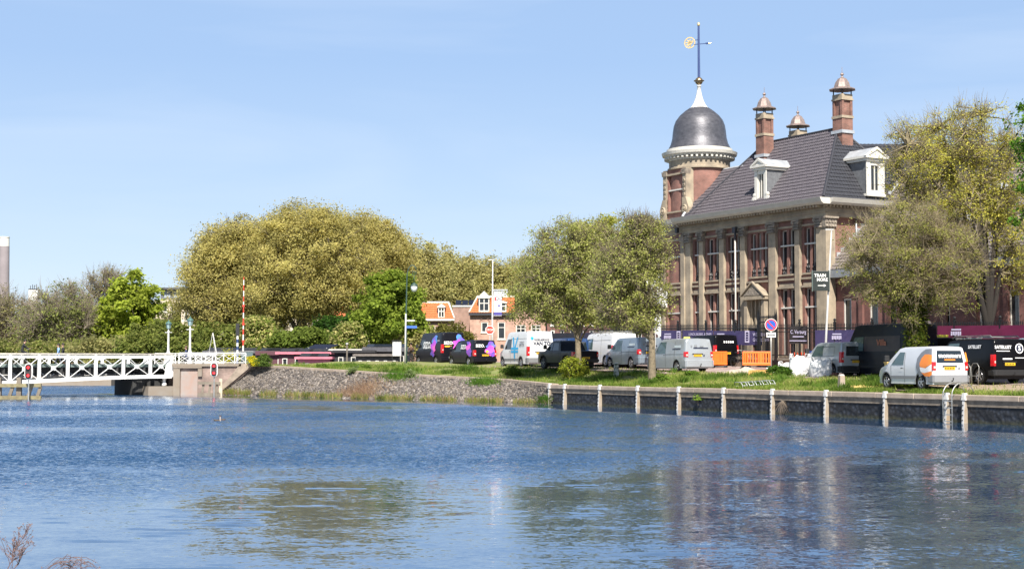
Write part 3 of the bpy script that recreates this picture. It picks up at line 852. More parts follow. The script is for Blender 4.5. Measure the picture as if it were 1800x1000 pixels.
# ------------------------------------------------------------------ bridge
BR = math.atan2(PY, PX)
bo = Vector((-25.75, 112.0, 0))
bridge = thing('swing_bridge', 'white steel lattice girder bridge crossing the canal', 'bridge', bo, BR)
m_white = M('bridge white paint', (0.68, 0.68, 0.66), rough=.55, col2=(0.48, 0.43, 0.37), scale=3.5, detail=9, thr=(.55, .78))
m_rail = M('worn rail', (0.52, 0.48, 0.42), rough=.6, var=.2, scale=4)
m_deck = M('deck green grey', (0.115, 0.15, 0.14), rough=.8, var=.3, scale=2)
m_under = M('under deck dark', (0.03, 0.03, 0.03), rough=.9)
def chord_z(x): return 1.38 - .62 * sstep(0, -20, x)
XS = [0, -1.62] + [-1.62 - 2.03 * k for k in range(1, 14)]
for y0, nm in ((0, 'girder'), (6.2, 'girder')):
    mb = MB()
    for a, b in zip(XS, XS[1:]):
        mb.bar((a, y0, chord_z(a)), (b, y0, chord_z(b)), .30, .22); mb.box(b, a, y0 - .03, y0 + .03, 2.78, 2.95)
        mb.bar((a, y0 - .1, chord_z(a) + .09), (b, y0 - .1, chord_z(b) + .09), .05, .12)
        mb.bar((a, y0 - .05, 2.86), (b, y0 - .05, chord_z(b) + .06), .035, .19, (0, 1, 0))
        mb.bar((a, y0 + .05, chord_z(a) + .06), (b, y0 + .05, 2.86), .035, .19, (0, 1, 0))
        cx = (a + b) / 2; cz = (2.86 + chord_z(cx)) / 2 + .03
        mb.box(cx - .16, cx + .16, y0 - .09, y0 + .09, cz - .15, cz + .15)
        for sx_, sz in ((a, 2.83), (b, 2.83)):
            mb.prism([(sx_ - .3, 2.83), (sx_ + .3, 2.83), (sx_ + .1, 2.58), (sx_ - .1, 2.58)], y0 - .028, y0 + .028)
    for x in XS:
        mb.box(x - .11, x + .11, y0 - .11, y0 + .11, chord_z(x), 2.97)
    mb.prism([(0.12, 1.3), (-.55, 1.3), (-.35, 2.9), (0.12, 2.93)], y0 - .03, y0 + .03)
    g = mb.build(nm, m_white, bridge)
    mb = MB(); mb.tube([(0.1, y0, 3.06), (-29, y0, 3.06)], .055, 8); mb.build('handrail', m_rail, g, smooth=True)
    mb = MB()
    for x in XS: mb.box(x - .025, x + .025, y0 - .025, y0 + .025, 2.95, 3.03)
    mb.build('rail_post', m_white, g)
mb = MB(); mb.box(-29, 0, .3, 5.9, 2.10, 2.34); mb.build('deck', m_deck, bridge)
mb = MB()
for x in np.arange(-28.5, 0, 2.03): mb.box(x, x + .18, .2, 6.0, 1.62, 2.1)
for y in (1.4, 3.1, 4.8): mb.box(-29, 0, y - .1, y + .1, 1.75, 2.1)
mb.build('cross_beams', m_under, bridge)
mb = MB(); mb.lathe([(0, 0), (.17, 0), (.2, .18), (.12, .3), (.12, .5), (.22, .62), (.22, .72), (0, .72)], -.45, .3, 12, z=.66); mb.build('bearing', m_white, bridge, smooth=True)
# bridge pier ledge
pier = thing('bridge_pier', 'low brick pier foot under the right end of the white bridge', 'pier', bo, BR)
m_abut = M_brick('pale brick', (0.29, 0.20, 0.165), (0.23, 0.16, 0.135), (0.27, 0.225, 0.20), 1.0, .5)
m_cconc = M('weathered concrete', (0.22, 0.195, 0.165), rough=.9, col2=(0.20, 0.16, 0.12), scale=1.5, bump=.4, detail=9)
mb = MB(); mb.tbox(-1.9, .3, -.35, 6.5, -.8, .66, .93, 1); mb.build('base', m_cconc, pier)
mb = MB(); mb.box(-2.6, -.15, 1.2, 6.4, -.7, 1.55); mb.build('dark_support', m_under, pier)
# far pier seen under the girder
mb = MB(); mb.box(-7, 3, -1, 6, -.5, .9); o = mb.build('mooring_platform', m_cconc); o.location = (-46, 160, 0); props(o, 'grey concrete mooring platform far beyond the bridge', 'platform')
# abutment
ab = thing('bridge_abutment', 'pinkish brick and concrete bridge abutment beside the stone slope', 'abutment', (0, 0, 0))
mb = MB(); mb.prism([(-25.55, -.8), (-25.55, 2.14), (-19.55, 2.14), (-20.4, 1.35), (-22.0, .1), (-22.0, -.8)], 111.75, 112.7); mb.build('wall', m_abut, ab)
mb = MB(); mb.box(-25.65, -20.4, 111.60, 112.8, 2.145, 2.36); mb.build('coping', m_cconc, ab, bevel=.02)
mb = MB(); mb.box(-24.95, -23.7, 111.70, 111.76, -.5, 1.78); mb.build('patch', M('patched masonry', (0.27, 0.25, 0.235), rough=.9, col2=(0.30, 0.20, 0.16), scale=1.1, detail=4), ab)
mb = MB(); mb.box(-25.5, -25.0, 111.55, 111.76, -.6, 2.02); mb.box(-23.65, -23.35, 111.55, 111.76, 1.4, 2.02); mb.box(-25.5, -23.35, 111.5, 111.76, 2.025, 2.14); mb.build('pilaster', m_cconc, ab)
mb = MB()
mb.prism([(-20.5, 2.36), (-19.4, 2.36), (-22.0, .2), (-22.4, .2), (-21.2, 1.4)], 111.60, 112.1); mb.build('sloping_coping', M('sloping coping stone', (.24, .195, .155), rough=.9, var=.3, scale=2), ab)
mb = MB(); mb.box(-.25, .1, .2, 6.4, -.6, 2.3); o = mb.build('side_wall', m_abut, ab); o.location = (-25.35, 112.3, 0); o.rotation_euler = (0, 0, BR)
# white railing on the abutment
for (lx, ly, lab, L_) in ((-25.2, 112.1, 'white cross braced railing nearest the water on the abutment', 5.0), (-28.4, 117.7, 'white cross braced railing on the far side of the abutment road', 5.0)):
    rl = thing('railing', lab, 'railing', (lx, ly, 2.34), BR if ly > 113 else R(4), 'white railings on the bridge abutment')
    n_ = 6; dxx = L_ / n_
    for i in range(n_ + 1):
        mb = MB(); mb.box(i * dxx - .035, i * dxx + .035, -.035, .035, 0, .82); mb.build('post', m_white, rl)
    mb = MB(); mb.box(0, L_, -.03, .03, .80, .86); mb.box(0, L_, -.02, .02, .68, .72); mb.box(0, L_, -.02, .02, .08, .13); mb.build('rail', m_white, rl)
    mb = MB()
    for i in range(n_):
        a = i * dxx; mb.bar((a, -.01, .12), (a + dxx, -.01, .68), .03, .035, (0, 1, 0)); mb.bar((a, .022, .68), (a + dxx, .022, .12), .03, .035, (0, 1, 0))
    mb.build('cross_brace', m_white, rl)
# classical lamps on the bridge end
def bridge_lamp(px, Y, lab, ztop):
    p = at(px, 600, Y)
    t_ = thing('bridge_lamp', lab, 'lamp', (p.x, p.y, 2.3), 0, 'white lamp posts with lanterns on the bridge end')
    H_ = ztop - 2.3
    mb = MB(); mb.lathe([(0, 0), (.20, 0), (.20, .3), (.16, .36), (.17, .9), (.11, 1.0), (.085, 1.2), (.07, H_ - 1.05), (.10, H_ - .98), (.05, H_ - .85), (.05, H_ - .72), (0, H_ - .72)], 0, 0, 14); mb.bar((-.28, 0, H_ - 1.0), (.28, 0, H_ - 1.0), .04); mb.build('post', m_white, t_, smooth=False)
    lz = H_ - .70
    mb = MB(); mb.lathe([(.0, lz), (.13, lz), (.22, lz + .38), (0, lz + .38)], 0, 0, 6); mb.build('lantern_glass', M('lantern glass', (.30, .40, .42), rough=.15, spec=.8), t_)
    mb = MB(); mb.lathe([(.0, lz + .38), (.27, lz + .383), (.2, lz + .48), (.05, lz + .60), (.05, lz + .66), (0, lz + .72)], 0, 0, 12)
    for k in range(6):
        a = math.pi / 3 * k; mb.bar((.13 * math.cos(a), .13 * math.sin(a), lz), (.225 * math.cos(a), .225 * math.sin(a), lz + .4), .022)
    mb.build('lantern_cap', M('lantern green', (.06, .13, .115), rough=.5), t_)
bridge_lamp(296, 118.5, 'left of the two white lamp posts with green lantern', 5.85)
bridge_lamp(334, 112.6, 'right of the two white lamp posts with green lantern', 5.95)
# barrier pole, blue white post, control cabinet
p = at(427.5, 600, 113.5)
bp_ = thing('barrier_pole', 'raised red and white striped barrier pole at the bridge end', 'barrier', (p.x, p.y, 2.4))
m_red = M('signal red', (0.62, 0.05, 0.03), rough=.5)
zz = 0.5; seg = .42; k = 0
mw = MB(); mr_ = MB()
while zz < 6.6:
    r_ = .062 - .03 * zz / 6.6
    (mr_ if k % 2 == 0 else mw).tube([(0, 0, zz), (0, 0, min(6.6, zz + seg))], [r_, r_ * .97], 10); zz += seg; k += 1
mw.build('white_bands', m_white, bp_); mr_.build('red_bands', m_red, bp_)
mb = MB()
for z in (2.9, 4.3, 1.6): mb.lathe([(0, z), (.10, z), (.10, z + .16), (0, z + .16)], 0, 0, 10)
mb.build('lamps', m_red, bp_)
p = at(434, 600, 113.4)
cb_ = thing('control_cabinet', 'blue grey steel cabinet at the foot of the striped barrier', 'cabinet', (p.x, p.y, 2.3), R(20))
mb = MB(); mb.box(-.42, .42, -.3, .3, 0, .95); mb.build('box', M('cabinet grey', (.10, .14, .15), rough=.5), cb_, bevel=.02)
mb = MB(); mb.box(-.46, .46, -.34, .34, .955, 1.0); mb.build('lid', M('cabinet lid', (.30, .33, .33), rough=.5), cb_)
p = at(417.5, 600, 116)
sp_ = thing('striped_post', 'short blue and white banded post behind the barrier pole', 'post', (p.x, p.y, 2.3))
mw = MB(); mk = MB()
for k in range(8): (mw if k % 2 else mk).tube([(0, 0, k * .28), (0, 0, k * .28 + .28)], .085, 10)
mw.build('white_bands', m_white, sp_); mk.build('blue_bands', M('post blue', (.03, .06, .16), rough=.5), sp_)
mb = MB(); mb.box(-.13, .13, -.1, .1, 2.24, 3.2); mb.build('signal_head', M('signal black', (.02, .02, .022), rough=.5), sp_)
# ship signals and timber fenders
m_timber = M('fender timber', (0.21, 0.18, 0.145), rough=.95, col2=(0.13, 0.11, 0.085), scale=3, stretch=(1, 1, .4), bump=.4)
m_moss = M('mossy timber', (0.25, 0.22, 0.12), rough=.95, col2=(0.12, 0.10, 0.06), scale=3, bump=.4)
def ship_signal(px, Y, zc, lab, tall):
    p = at(px, 640, Y)
    s_ = thing('ship_signal', lab, 'signal light', (p.x, p.y, zc), 0, 'red ship signals at the bridge')
    def rr(w, h, n=8):
        pts = []
        for cx, cz, a0 in ((0, h / 2 - w / 2, 0), (0, -(h / 2 - w / 2), math.pi)):
            for k in range(n + 1): a = a0 + math.pi * k / n; pts.append((cx + w / 2 * math.cos(a), cz + w / 2 * math.sin(a)))
        return pts
    mb = MB(); mb.prism(rr(.52, 1.08), -.02, .02); mb.build('white_board', m_white, s_)
    mb = MB(); mb.prism(rr(.40, .96), -.10, -.022); mb.build('housing', M('signal housing', (.045, .03, .03), rough=.5), s_)
    for z in (.26, -.26):
        mb = MB(); mb.lathe([(0, -.15), (.085, -.135), (.095, -.101)], 0, 0, 14, axis='y', z=z); mb.build('red_lamp', M('red lamp', (.8, .02, .02), rough=.4, emit=(1, .03, .04), emits=1.6), s_)
        mb = MB(); mb.lathe([(.12, -.24), (.135, -.24), (.125, -.101), (.115, -.101)], 0, 0, 14, axis='y', z=z); mb.build('hood', M('signal black', (.02, .02, .022), rough=.5), s_)
    mb = MB(); mb.tube([(0, .06, -.5 - tall), (0, .06, .45)], .05, 8); mb.build('pole', m_galv, s_)
ship_signal(50.5, 96.6, 1.86, 'red two lamp ship signal in front of the lattice girder', 1.6)
ship_signal(376.5, 109.5, 1.93, 'red two lamp ship signal in front of the brick abutment', 1.5)
fd = thing('timber_fender', 'mossy timber fender of heavy piles in the water at the far left', 'fender', (-33.4, 97.4, 0), R(4))
for x in (-5.2, -3.6, -2.0, -.3, 1.0): 
    mb = MB(); mb.tbox(x - .17, x + .17, -.17, .17, -1, 1.45 if x in (-.3, 1.0, -3.6) else 1.1, .9, .9); mb.build('pile', m_timber, fd, bevel=.03)
for x in (-4.4, -2.8, -1.1, .4, 1.6, 2.2): mb = MB(); mb.bar((x, -.25, .05), (x + .25, -.25, .85), .2, .16, (0, 1, 0)); mb.build('strut', m_timber, fd)
for z, nm in ((.82, 0), (.02, 1)):
    mb = MB(); mb.box(-6.5, 2.5, -.42, -.17, z, z + .24); mb.build('beam', m_moss, fd, bevel=.02)
fd2 = thing('timber_fender', 'small grey timber fender against the brick abutment', 'fender', (-22.2, 109.8, 0), R(8))
for x in (-.75, -.25, .25): mb = MB(); mb.bar((x, 0, .05), (x + .12, 0, .9), .17, .12, (0, 1, 0)); mb.build('strut', m_timber, fd2)
mb = MB(); mb.tbox(.5, .74, -.1, .12, -.8, 1.25, .9, .9); mb.build('pile', M('pale timber', (.42, .36, .27), rough=.9, var=.3, scale=3), fd2)
for z in (.82, 0): mb = MB(); mb.box(-1.05, .6, -.18, -.06, z, z + .2); mb.build('beam', m_timber, fd2)
# ------------------------------------------------------------------ the brick building with the domed corner tower
T0 = 33.6
def w_plane(px, py, w):
    r = ray(px, py)
    s = (w + Q0[0] * PX + Q0[1] * PY) / (r[0] * PX + r[1] * PY)
    X, Y, Z = s * r[0], s * r[1], CAMH + s * r[2]
    return (X - Q0[0]) * DX + (Y - Q0[1]) * DY, Z
def lx(px, y): return T0 - w_plane(px, 450, 20 + y)[0]
mint = thing('mansion', 'large brick and stone building with slate grey tiled roof and domed corner tower', 'building', QW(T0, 20, 0), QROT)
m_brick = M_brick('red brick', (0.25, 0.100, 0.075), (0.19, 0.078, 0.06), (0.25, 0.185, 0.155), 1.0)
m_brick2 = M_brick('dark red brick', (0.20, 0.075, 0.06), (0.15, 0.06, 0.05), (0.16, 0.11, 0.10), 1.0)
m_stone = M('cream sandstone', (0.42, 0.345, 0.245), rough=.85, col2=(0.19, 0.16, 0.125), scale=1.1, bump=.25, bscale=10, detail=9)
m_stone_w = M('weathered capital stone', (0.34, 0.29, 0.23), rough=.9, col2=(0.12, 0.10, 0.085), scale=4, bump=.8, bscale=9, detail=8, bdist=.05)
m_gut = M('gutter paint', (0.50, 0.48, 0.43), rough=.55, var=.08, scale=2)
m_lead = M('lead sheet', (0.115, 0.115, 0.13), rough=.46, metal=.35, col2=(0.055, 0.055, 0.065), scale=2.6, bump=.35, bscale=7, stretch=(1, 1, 2.0), detail=8, bdist=.03)
m_zinc = M('zinc', (0.42, 0.44, 0.46), rough=.5, metal=.3, var=.2, scale=2)
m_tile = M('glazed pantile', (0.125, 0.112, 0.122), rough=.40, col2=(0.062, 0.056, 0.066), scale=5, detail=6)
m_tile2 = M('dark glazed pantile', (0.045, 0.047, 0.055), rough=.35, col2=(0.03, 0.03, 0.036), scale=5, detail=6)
m_ridge = M('ridge tile', (0.035, 0.035, 0.042), rough=.5)
m_glass = M('window glass', (0.018, 0.022, 0.026), rough=.06, spec=.7)
m_frame = M('window frame paint', (0.56, 0.54, 0.49), rough=.5, var=.05, scale=4)
m_frame_d = M('sash dark', (0.05, 0.04, 0.04), rough=.5)
m_black = M('black iron', (0.012, 0.012, 0.014), rough=.45)

def tiles(name, eL, eR, tL, tR, mat, parent, course=.33, colw=.24, step=.05, amp=.035):
    eL, eR, tL, tR = map(Vector, (eL, eR, tL, tR))
    U = (eR - eL).normalized(); N = U.cross(tL - eL).normalized()
    if N.z < 0: N = -N
    V = N.cross(U)
    if V.z < 0: V = -V
    uv = lambda p: ((p - eL).dot(U), (p - eL).dot(V))
    uR = uv(eR)[0]; (a, H), (b, _) = uv(tL), uv(tR)
    nC = max(1, int(round(H / course)))
    vs = []; fs = []; last = None
    for j in range(nC):
        v0, v1 = H * j / nC, H * (j + 1) / nC
        l0, r0 = a * v0 / H, uR + (b - uR) * v0 / H
        l1, r1 = a * v1 / H, uR + (b - uR) * v1 / H
        k0 = math.ceil(l0 / (colw / 4)); k1 = math.floor(r0 / (colw / 4))
        us = [l0] + [k * colw / 4 for k in range(k0, k1 + 1)] + [r0]
        ph = rnd.uniform(-.02, .02)
        rows = []
        for (v, off, lo, hi) in ((v0 - .012, step, l0, r0), (v1, 0.006, l1, r1)):
            row = []
            for u_ in us:
                q = min(hi, max(lo, u_))
                h = off + amp * (0.5 + 0.5 * math.sin((u_ + ph * 0) / colw * 2 * math.pi))
                row.append(len(vs)); vs.append(eL + U * q + V * v + N * (h + .003 * rnd.random()))
            rows.append(row)
        base = []
        for u_ in us: base.append(len(vs)); vs.append(eL + U * min(r0, max(l0, u_)) + V * (v0 - .012) + N * -.01)
        for i in range(len(us) - 1):
            fs.append((rows[0][i], rows[0][i + 1], rows[1][i + 1], rows[1][i])); fs.append((base[i], base[i + 1], rows[0][i + 1], rows[0][i]))
    mb = MB(); mb.add(vs, fs)
    return mb.build(name, mat, parent, fix=False)

def wall_open(mb, x0, x1, z0, z1, y, ops, depth):
    xs = sorted({x0, x1} | {o[0] for o in ops} | {o[1] for o in ops}); zs = sorted({z0, z1} | {o[2] for o in ops} | {o[3] for o in ops})
    for xa, xb in zip(xs, xs[1:]):
        for za, zb in zip(zs, zs[1:]):
            cx, cz = (xa + xb) / 2, (za + zb) / 2
            if any(o[0] < cx < o[1] and o[2] < cz < o[3] for o in ops): continue
            mb.add([(xa, y, za), (xb, y, za), (xb, y, zb), (xa, y, zb)], [(0, 1, 2, 3)])
    for a, b, c, d in ops:
        q = y + depth
        mb.add([(a, y, c), (b, y, c), (b, y, d), (a, y, d), (a, q, c), (b, q, c), (b, q, d), (a, q, d)], [(0, 4, 5, 1), (1, 5, 6, 2), (2, 6, 7, 3), (3, 7, 4, 0)])
def window(parent, x0, x1, z0, z1, y, lights=2, trans=None, fw=.06, mw=.11, sill=True, fmat=None, deep=.50, balus=False, head=False):
    mb = MB()
    yy = y + deep * .45; f0, f1 = yy, yy + .10
    mb.box(x0, x0 + fw, f0, f1, z0, z1); mb.box(x1 - fw, x1, f0, f1, z0, z1); mb.box(x0 + fw, x1 - fw, f0, f1, z0, z0 + fw); mb.box(x0 + fw, x1 - fw, f0, f1, z1 - fw, z1)
    seps = [lerp(x0, x1, k / lights) for k in range(1, lights)]
    bw = .11 if deep > .3 else mw / 2
    for xm in seps:
        mb.box(xm - bw - .05, xm - bw, f0, f1 - .003, z0 + fw, z1 - fw); mb.box(xm + bw, xm + bw + .05, f0, f1 - .003, z0 + fw, z1 - fw)
    if trans: mb.box(x0 + .003, x1 - .003, y + .01, f1 - .006, trans - .05, trans + .05)
    o = mb.build('window', fmat or m_frame, parent)
    if seps:
        mb = MB()
        for xm in seps: mb.box(xm - bw, xm + bw, y + .04, f1 + .1, z0, z1)
        mb.build('mullion', m_brick, o)
    mb = MB(); mb.add([(x0, f1 - .02, z0), (x1, f1 - .02, z0), (x1, f1 - .02, z1), (x0, f1 - .02, z1)], [(0, 1, 2, 3)]); mb.build('pane', m_glass, o, fix=False)
    # dark inner sashes
    mb = MB(); yb = f1 - .05
    for k in range(lights):
        a, b = lerp(x0, x1, k / lights) + fw * .7, lerp(x0, x1, (k + 1) / lights) - fw * .7
        mb.box(a, a + .05, yb, yb + .025, z0 + fw, z1 - fw); mb.box(b - .05, b, yb, yb + .025, z0 + fw, z1 - fw)
        mb.box(a, b, yb - .004, yb + .02, z0 + fw, z0 + fw + .06)
    mb.build('sash', m_frame_d, o)
    if sill:
        mb = MB(); mb.box(x0 - .12, x1 + .12, y - .13, y + .12, z0 - .12, z0 - .003); mb.build('sill', m_stone, o)
    if head:
        mb = MB(); mb.box(x0 - .2, x1 + .2, y - .18, y - .004, z1 + .04, z1 + .17); mb.box(x0 - .08, x1 + .08, y - .07, y - .006, z1 + .17, z1 + .36); mb.build('lintel', m_stone, o)
    if balus:
        mb = MB()
        nb = lights * 2 + 1
        for k in range(lights):
            for q in (.35, .65):
                xb = lerp(x0, x1, (k + q) / lights); mb.lathe([(.02, 0), (.06, .05), (.03, .2), (.07, .35), (.03, .5), (.06, .62), (0, .62)], xb, y + .05, 6, z=z0)
        mb.build('balusters', m_black, o)
    return o

# wall body
piers = [(-0.0, -0.62), (-2.2, -2.83), (-4.64, -5.53), (-7.93, -8.62), (-10.32, -11.01), (-12.75, -13.4), (-14.26, -15.1)]
bays = [(-2.2, -.62), (-4.64, -2.83), (-7.93, -5.53), (-10.32, -8.62), (-12.75, -11.01), (-14.26, -13.4)]
ops = []; wins = []
for i, (a, b) in enumerate(bays):
    wd = b - a; m_ = .17 if wd > 1 else .14
    m_ = .30 if wd > 2 else m_
    up = (a + m_, b - m_, 8.36, 11.35); lo = (a + m_, b - m_, 2.9, 7.35)
    if i == 2: lo = (a + .45, b - .45, 1.9, 6.75)
    ops += [up, lo]; wins.append((i, up, lo))
mb = MB()
wall_open(mb, -15.1, 0, 1.5, 12.0, 0, ops, .42)
mb.add([(0, 0, 1.5), (0, 8.5, 1.5), (0, 8.5, 12.5), (0, 0, 12.5)], [(0, 1, 2, 3)])
mb.add([(0, 8.5, 1.5), (-16, 8.5, 1.5), (-16, 8.5, 12.5), (0, 8.5, 12.5)], [(0, 1, 2, 3)])
mb.add([(-16, 8.5, 1.5), (-16, 0, 1.5), (-16, 0, 12.5), (-16, 8.5, 12.5)], [(0, 1, 2, 3)])
mb.build('wall', m_brick, mint, fix=False)
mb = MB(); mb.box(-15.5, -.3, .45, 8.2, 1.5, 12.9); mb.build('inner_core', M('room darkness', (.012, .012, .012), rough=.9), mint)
for i, up, lo in wins:
    n_ = 3 if i == 2 else (1 if i == 5 else 2)
    window(mint, *up[:2], up[2], up[3], 0, n_, 10.28, balus=True)
    if i != 2: window(mint, *lo[:2], lo[2], lo[3], 0, n_, 6.1, head=True)
# stone pilasters with capitals
for k, (b, a) in enumerate(piers):
    if k: a += .07; b -= .07
    mb = MB(); mb.box(a, b - .001 if k else b + .06, -.24, -.002, 1.5, 11.22)
    mb.box(a - .05, b + .05, -.31, -.24, 1.5, 2.6)
    o = mb.build('pilaster', m_stone, mint, bevel=.015)
    mb = MB(); w_ = b - a; cx = (a + b) / 2
    mb.tbox(a - .02, b + .02, -.28, -.003, 11.22, 11.8, 1.22, 1.0); mb.box(a - .12, b + .12, -.40, -.004, 11.8, 11.92)
    for q in range(5):
        x = lerp(a, b, (q + .5) / 5)
        for zz_, s_ in ((11.32, .09), (11.5, .10), (11.68, .085)):
            mb.tbox(x - s_, x + s_, -.40, -.2, zz_ - .08, zz_ + .08, .4, .5)
    for x in (a - .02, b + .02): mb.lathe([(0, -.44), (.13, -.42), (.13, -.2)], x, 0, 10, axis='y', z=11.72)
    mb.build('capital', m_stone_w, o)
# corner return on the side
mb = MB(); mb.box(.002, .36, -.24, .55, 1.5, 11.22); mb.build('corner_pilaster', m_stone, mint, bevel=.015)
mb = MB(); mb.tbox(0.003, .42, -.30, .62, 11.22, 11.8, 1.0, 1.15); mb.box(.004, .55, -.42, .72, 11.8, 11.92)
for q in range(4):
    for zz_ in (11.35, 11.6): mb.tbox(.3, .5, -.3 + q * .24, -.12 + q * .24, zz_ - .09, zz_ + .09, .5, .5)
mb.build('corner_capital', m_stone_w, mint)
# entablature, dentils, gutter cornice: front run, side run
mb = MB(); mb.box(-15.3, .40, -.30, -.002, 11.925, 12.5); mb.box(-15.3, .46, -.38, -.003, 12.18, 12.26); mb.box(.001, .40, -.002, 8.6, 11.925, 12.5); mb.box(.40, .46, -.4, 8.6, 12.18, 12.26)
mb.build('entablature', m_stone, mint)
mb = MB()
x = -15.2
while x < .3: mb.box(x, x + .15, -.88, -.30, 12.5, 12.66); x += .30
y = -.5
while y < 8.6: mb.box(.40, .72, y, y + .14, 12.5, 12.66); y += .30
mb.build('dentils', m_stone, mint)
mb = MB()
prof = [(-.28, 12.66), (-.98, 12.66), (-1.16, 12.78), (-1.30, 13.06), (-.45, 13.06)]
mb.prism(prof, -15.4, 1.0, 'x')
mb.prism([(-p[0], p[1]) for p in prof], -.42, 8.9, 'y')
mb.build('cornice', m_gut, mint)
# spandrels and string courses between the storeys
mb = MB()
for i, (a, b) in enumerate(bays):
    mb.box(a + .002, b - .002, -.16, -.004, 7.93, 8.06); mb.box(a + .02, b - .02, -.08, -.006, 7.5, 7.9) if False else None
    mb.box(a + .02, b - .02, -.10, -.005, 11.45, 11.58)
mb.build('string_course', m_stone, mint)
# pediment doorcase in the wide bay
a, b = bays[2]; cx = (a + b) / 2
dc = MB(); dc.box(a + .12, a + .45, -.5, -.003, 1.9, 6.75); dc.box(b - .45, b - .12, -.5, -.003, 1.9, 6.75)
dc.box(a + .0, b - .0, -.66, -.001, 6.751, 6.98); dc.prism([(a - .05, 6.982), (b + .05, 6.982), (cx, 7.85)], -.60, -.004)
dc.box(a + .45, b - .45, -.40, .1, 4.75, 5.0)
o = dc.build('doorcase', m_stone, mint)
mb = MB(); mb.prism([(a + .25, 7.04), (b - .25, 7.04), (cx, 7.62)], -.66, -.601); mb.build('relief', m_stone_w, o)
mb = MB(); mb.prism([(a - .15, 6.99), (a - .05, 6.99), (cx, 7.90), (b + .05, 6.99), (b + .15, 6.99), (cx, 8.02)], -.72, -.56); mb.build('raking_cornice', m_stone, o)
mb = MB()
for k in range(4): mb.box(lerp(a + .55, b - .55, k / 3) - .07, lerp(a + .55, b - .55, k / 3) + .07, -.2, .05, 5.0, 6.75)
mb.build('mullions', m_stone, o)
mb = MB(); mb.add([(a + .45, .2, 1.9), (b - .45, .2, 1.9), (b - .45, .2, 6.75), (a + .45, .2, 6.75)], [(0, 1, 2, 3)]); mb.build('pane', m_glass, o, fix=False)
mb = MB(); mb.box(a + .5, cx - .01, .12, .18, 1.95, 4.74); mb.box(cx + .01, b - .5, .12, .18, 1.95, 4.74); mb.build('door', M('door green black', (.02, .028, .024), rough=.4), mint)
# downpipe with hopper
def downpipe(x, y, z0, z1, zh=None, mat=None):
    mb = MB(); mb.tube([(x, y, z0), (x, y, z1)], .055, 8); o = mb.build('downpipe', mat or m_gut, mint, smooth=True)
    mb = MB(); mb.tbox(x - .16, x + .16, y - .14, y + .14, z1, z1 + .42, 1.15, 1.1); mb.tube([(x, y, z1 - .5), (x, y, z1)], .075, 8); mb.build('hopper', m_ridge, o)
downpipe(-8.75, -.48, 1.9, 11.5)
downpipe(.12, 2.6, 9.6, 12.1, mat=m_zinc)
mb = MB()
for xx in (-15.45,): mb.tbox(xx - .12, xx + .12, -.72, -.5, 12.0, 12.4, 1.1, 1.1)
mb.build('hopper', m_ridge, mint)

# ---- main roof
RZ, EZ = 18.45, 13.08
eave_y = -.42
tiles('roof', (-14.7, eave_y, EZ), (.42, eave_y, EZ), (-10.95, 4.2, RZ), (-3.3, 4.2, RZ), m_tile, mint)
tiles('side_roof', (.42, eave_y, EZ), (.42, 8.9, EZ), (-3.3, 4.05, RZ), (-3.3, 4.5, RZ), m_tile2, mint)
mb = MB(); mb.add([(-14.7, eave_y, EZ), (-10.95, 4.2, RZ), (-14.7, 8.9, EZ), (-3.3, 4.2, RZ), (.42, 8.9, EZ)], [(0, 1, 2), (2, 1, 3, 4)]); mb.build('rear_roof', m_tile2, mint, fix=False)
mb = MB()
mb.tube([(-14.6, eave_y, EZ + .08), (-10.95, 4.2, RZ + .06), (-3.3, 4.2, RZ + .06), (.36, eave_y, EZ + .12)], .10, 6)
mb.tube([(-3.3, 4.3, RZ + .06), (.36, 8.9, EZ + .12)], .10, 6)
mb.build('ridge_tiles', m_ridge, mint)
# lower link roof against the tower
tiles('link_roof', (-15.2, eave_y - .02, EZ + .02), (-13.9, eave_y - .02, EZ + .02), (-15.9, 2.75, 16.75), (-11.9, 2.75, 16.75), m_tile, mint)
mb = MB(); mb.tube([(-15.0, eave_y - .03, EZ + .12), (-15.65, 2.7, 16.8)], .09, 5); mb.tube([(-15.6, 2.8, 16.8), (-11.9, 2.8, 16.8)], .09, 5); mb.build('flashing', m_zinc, mint)

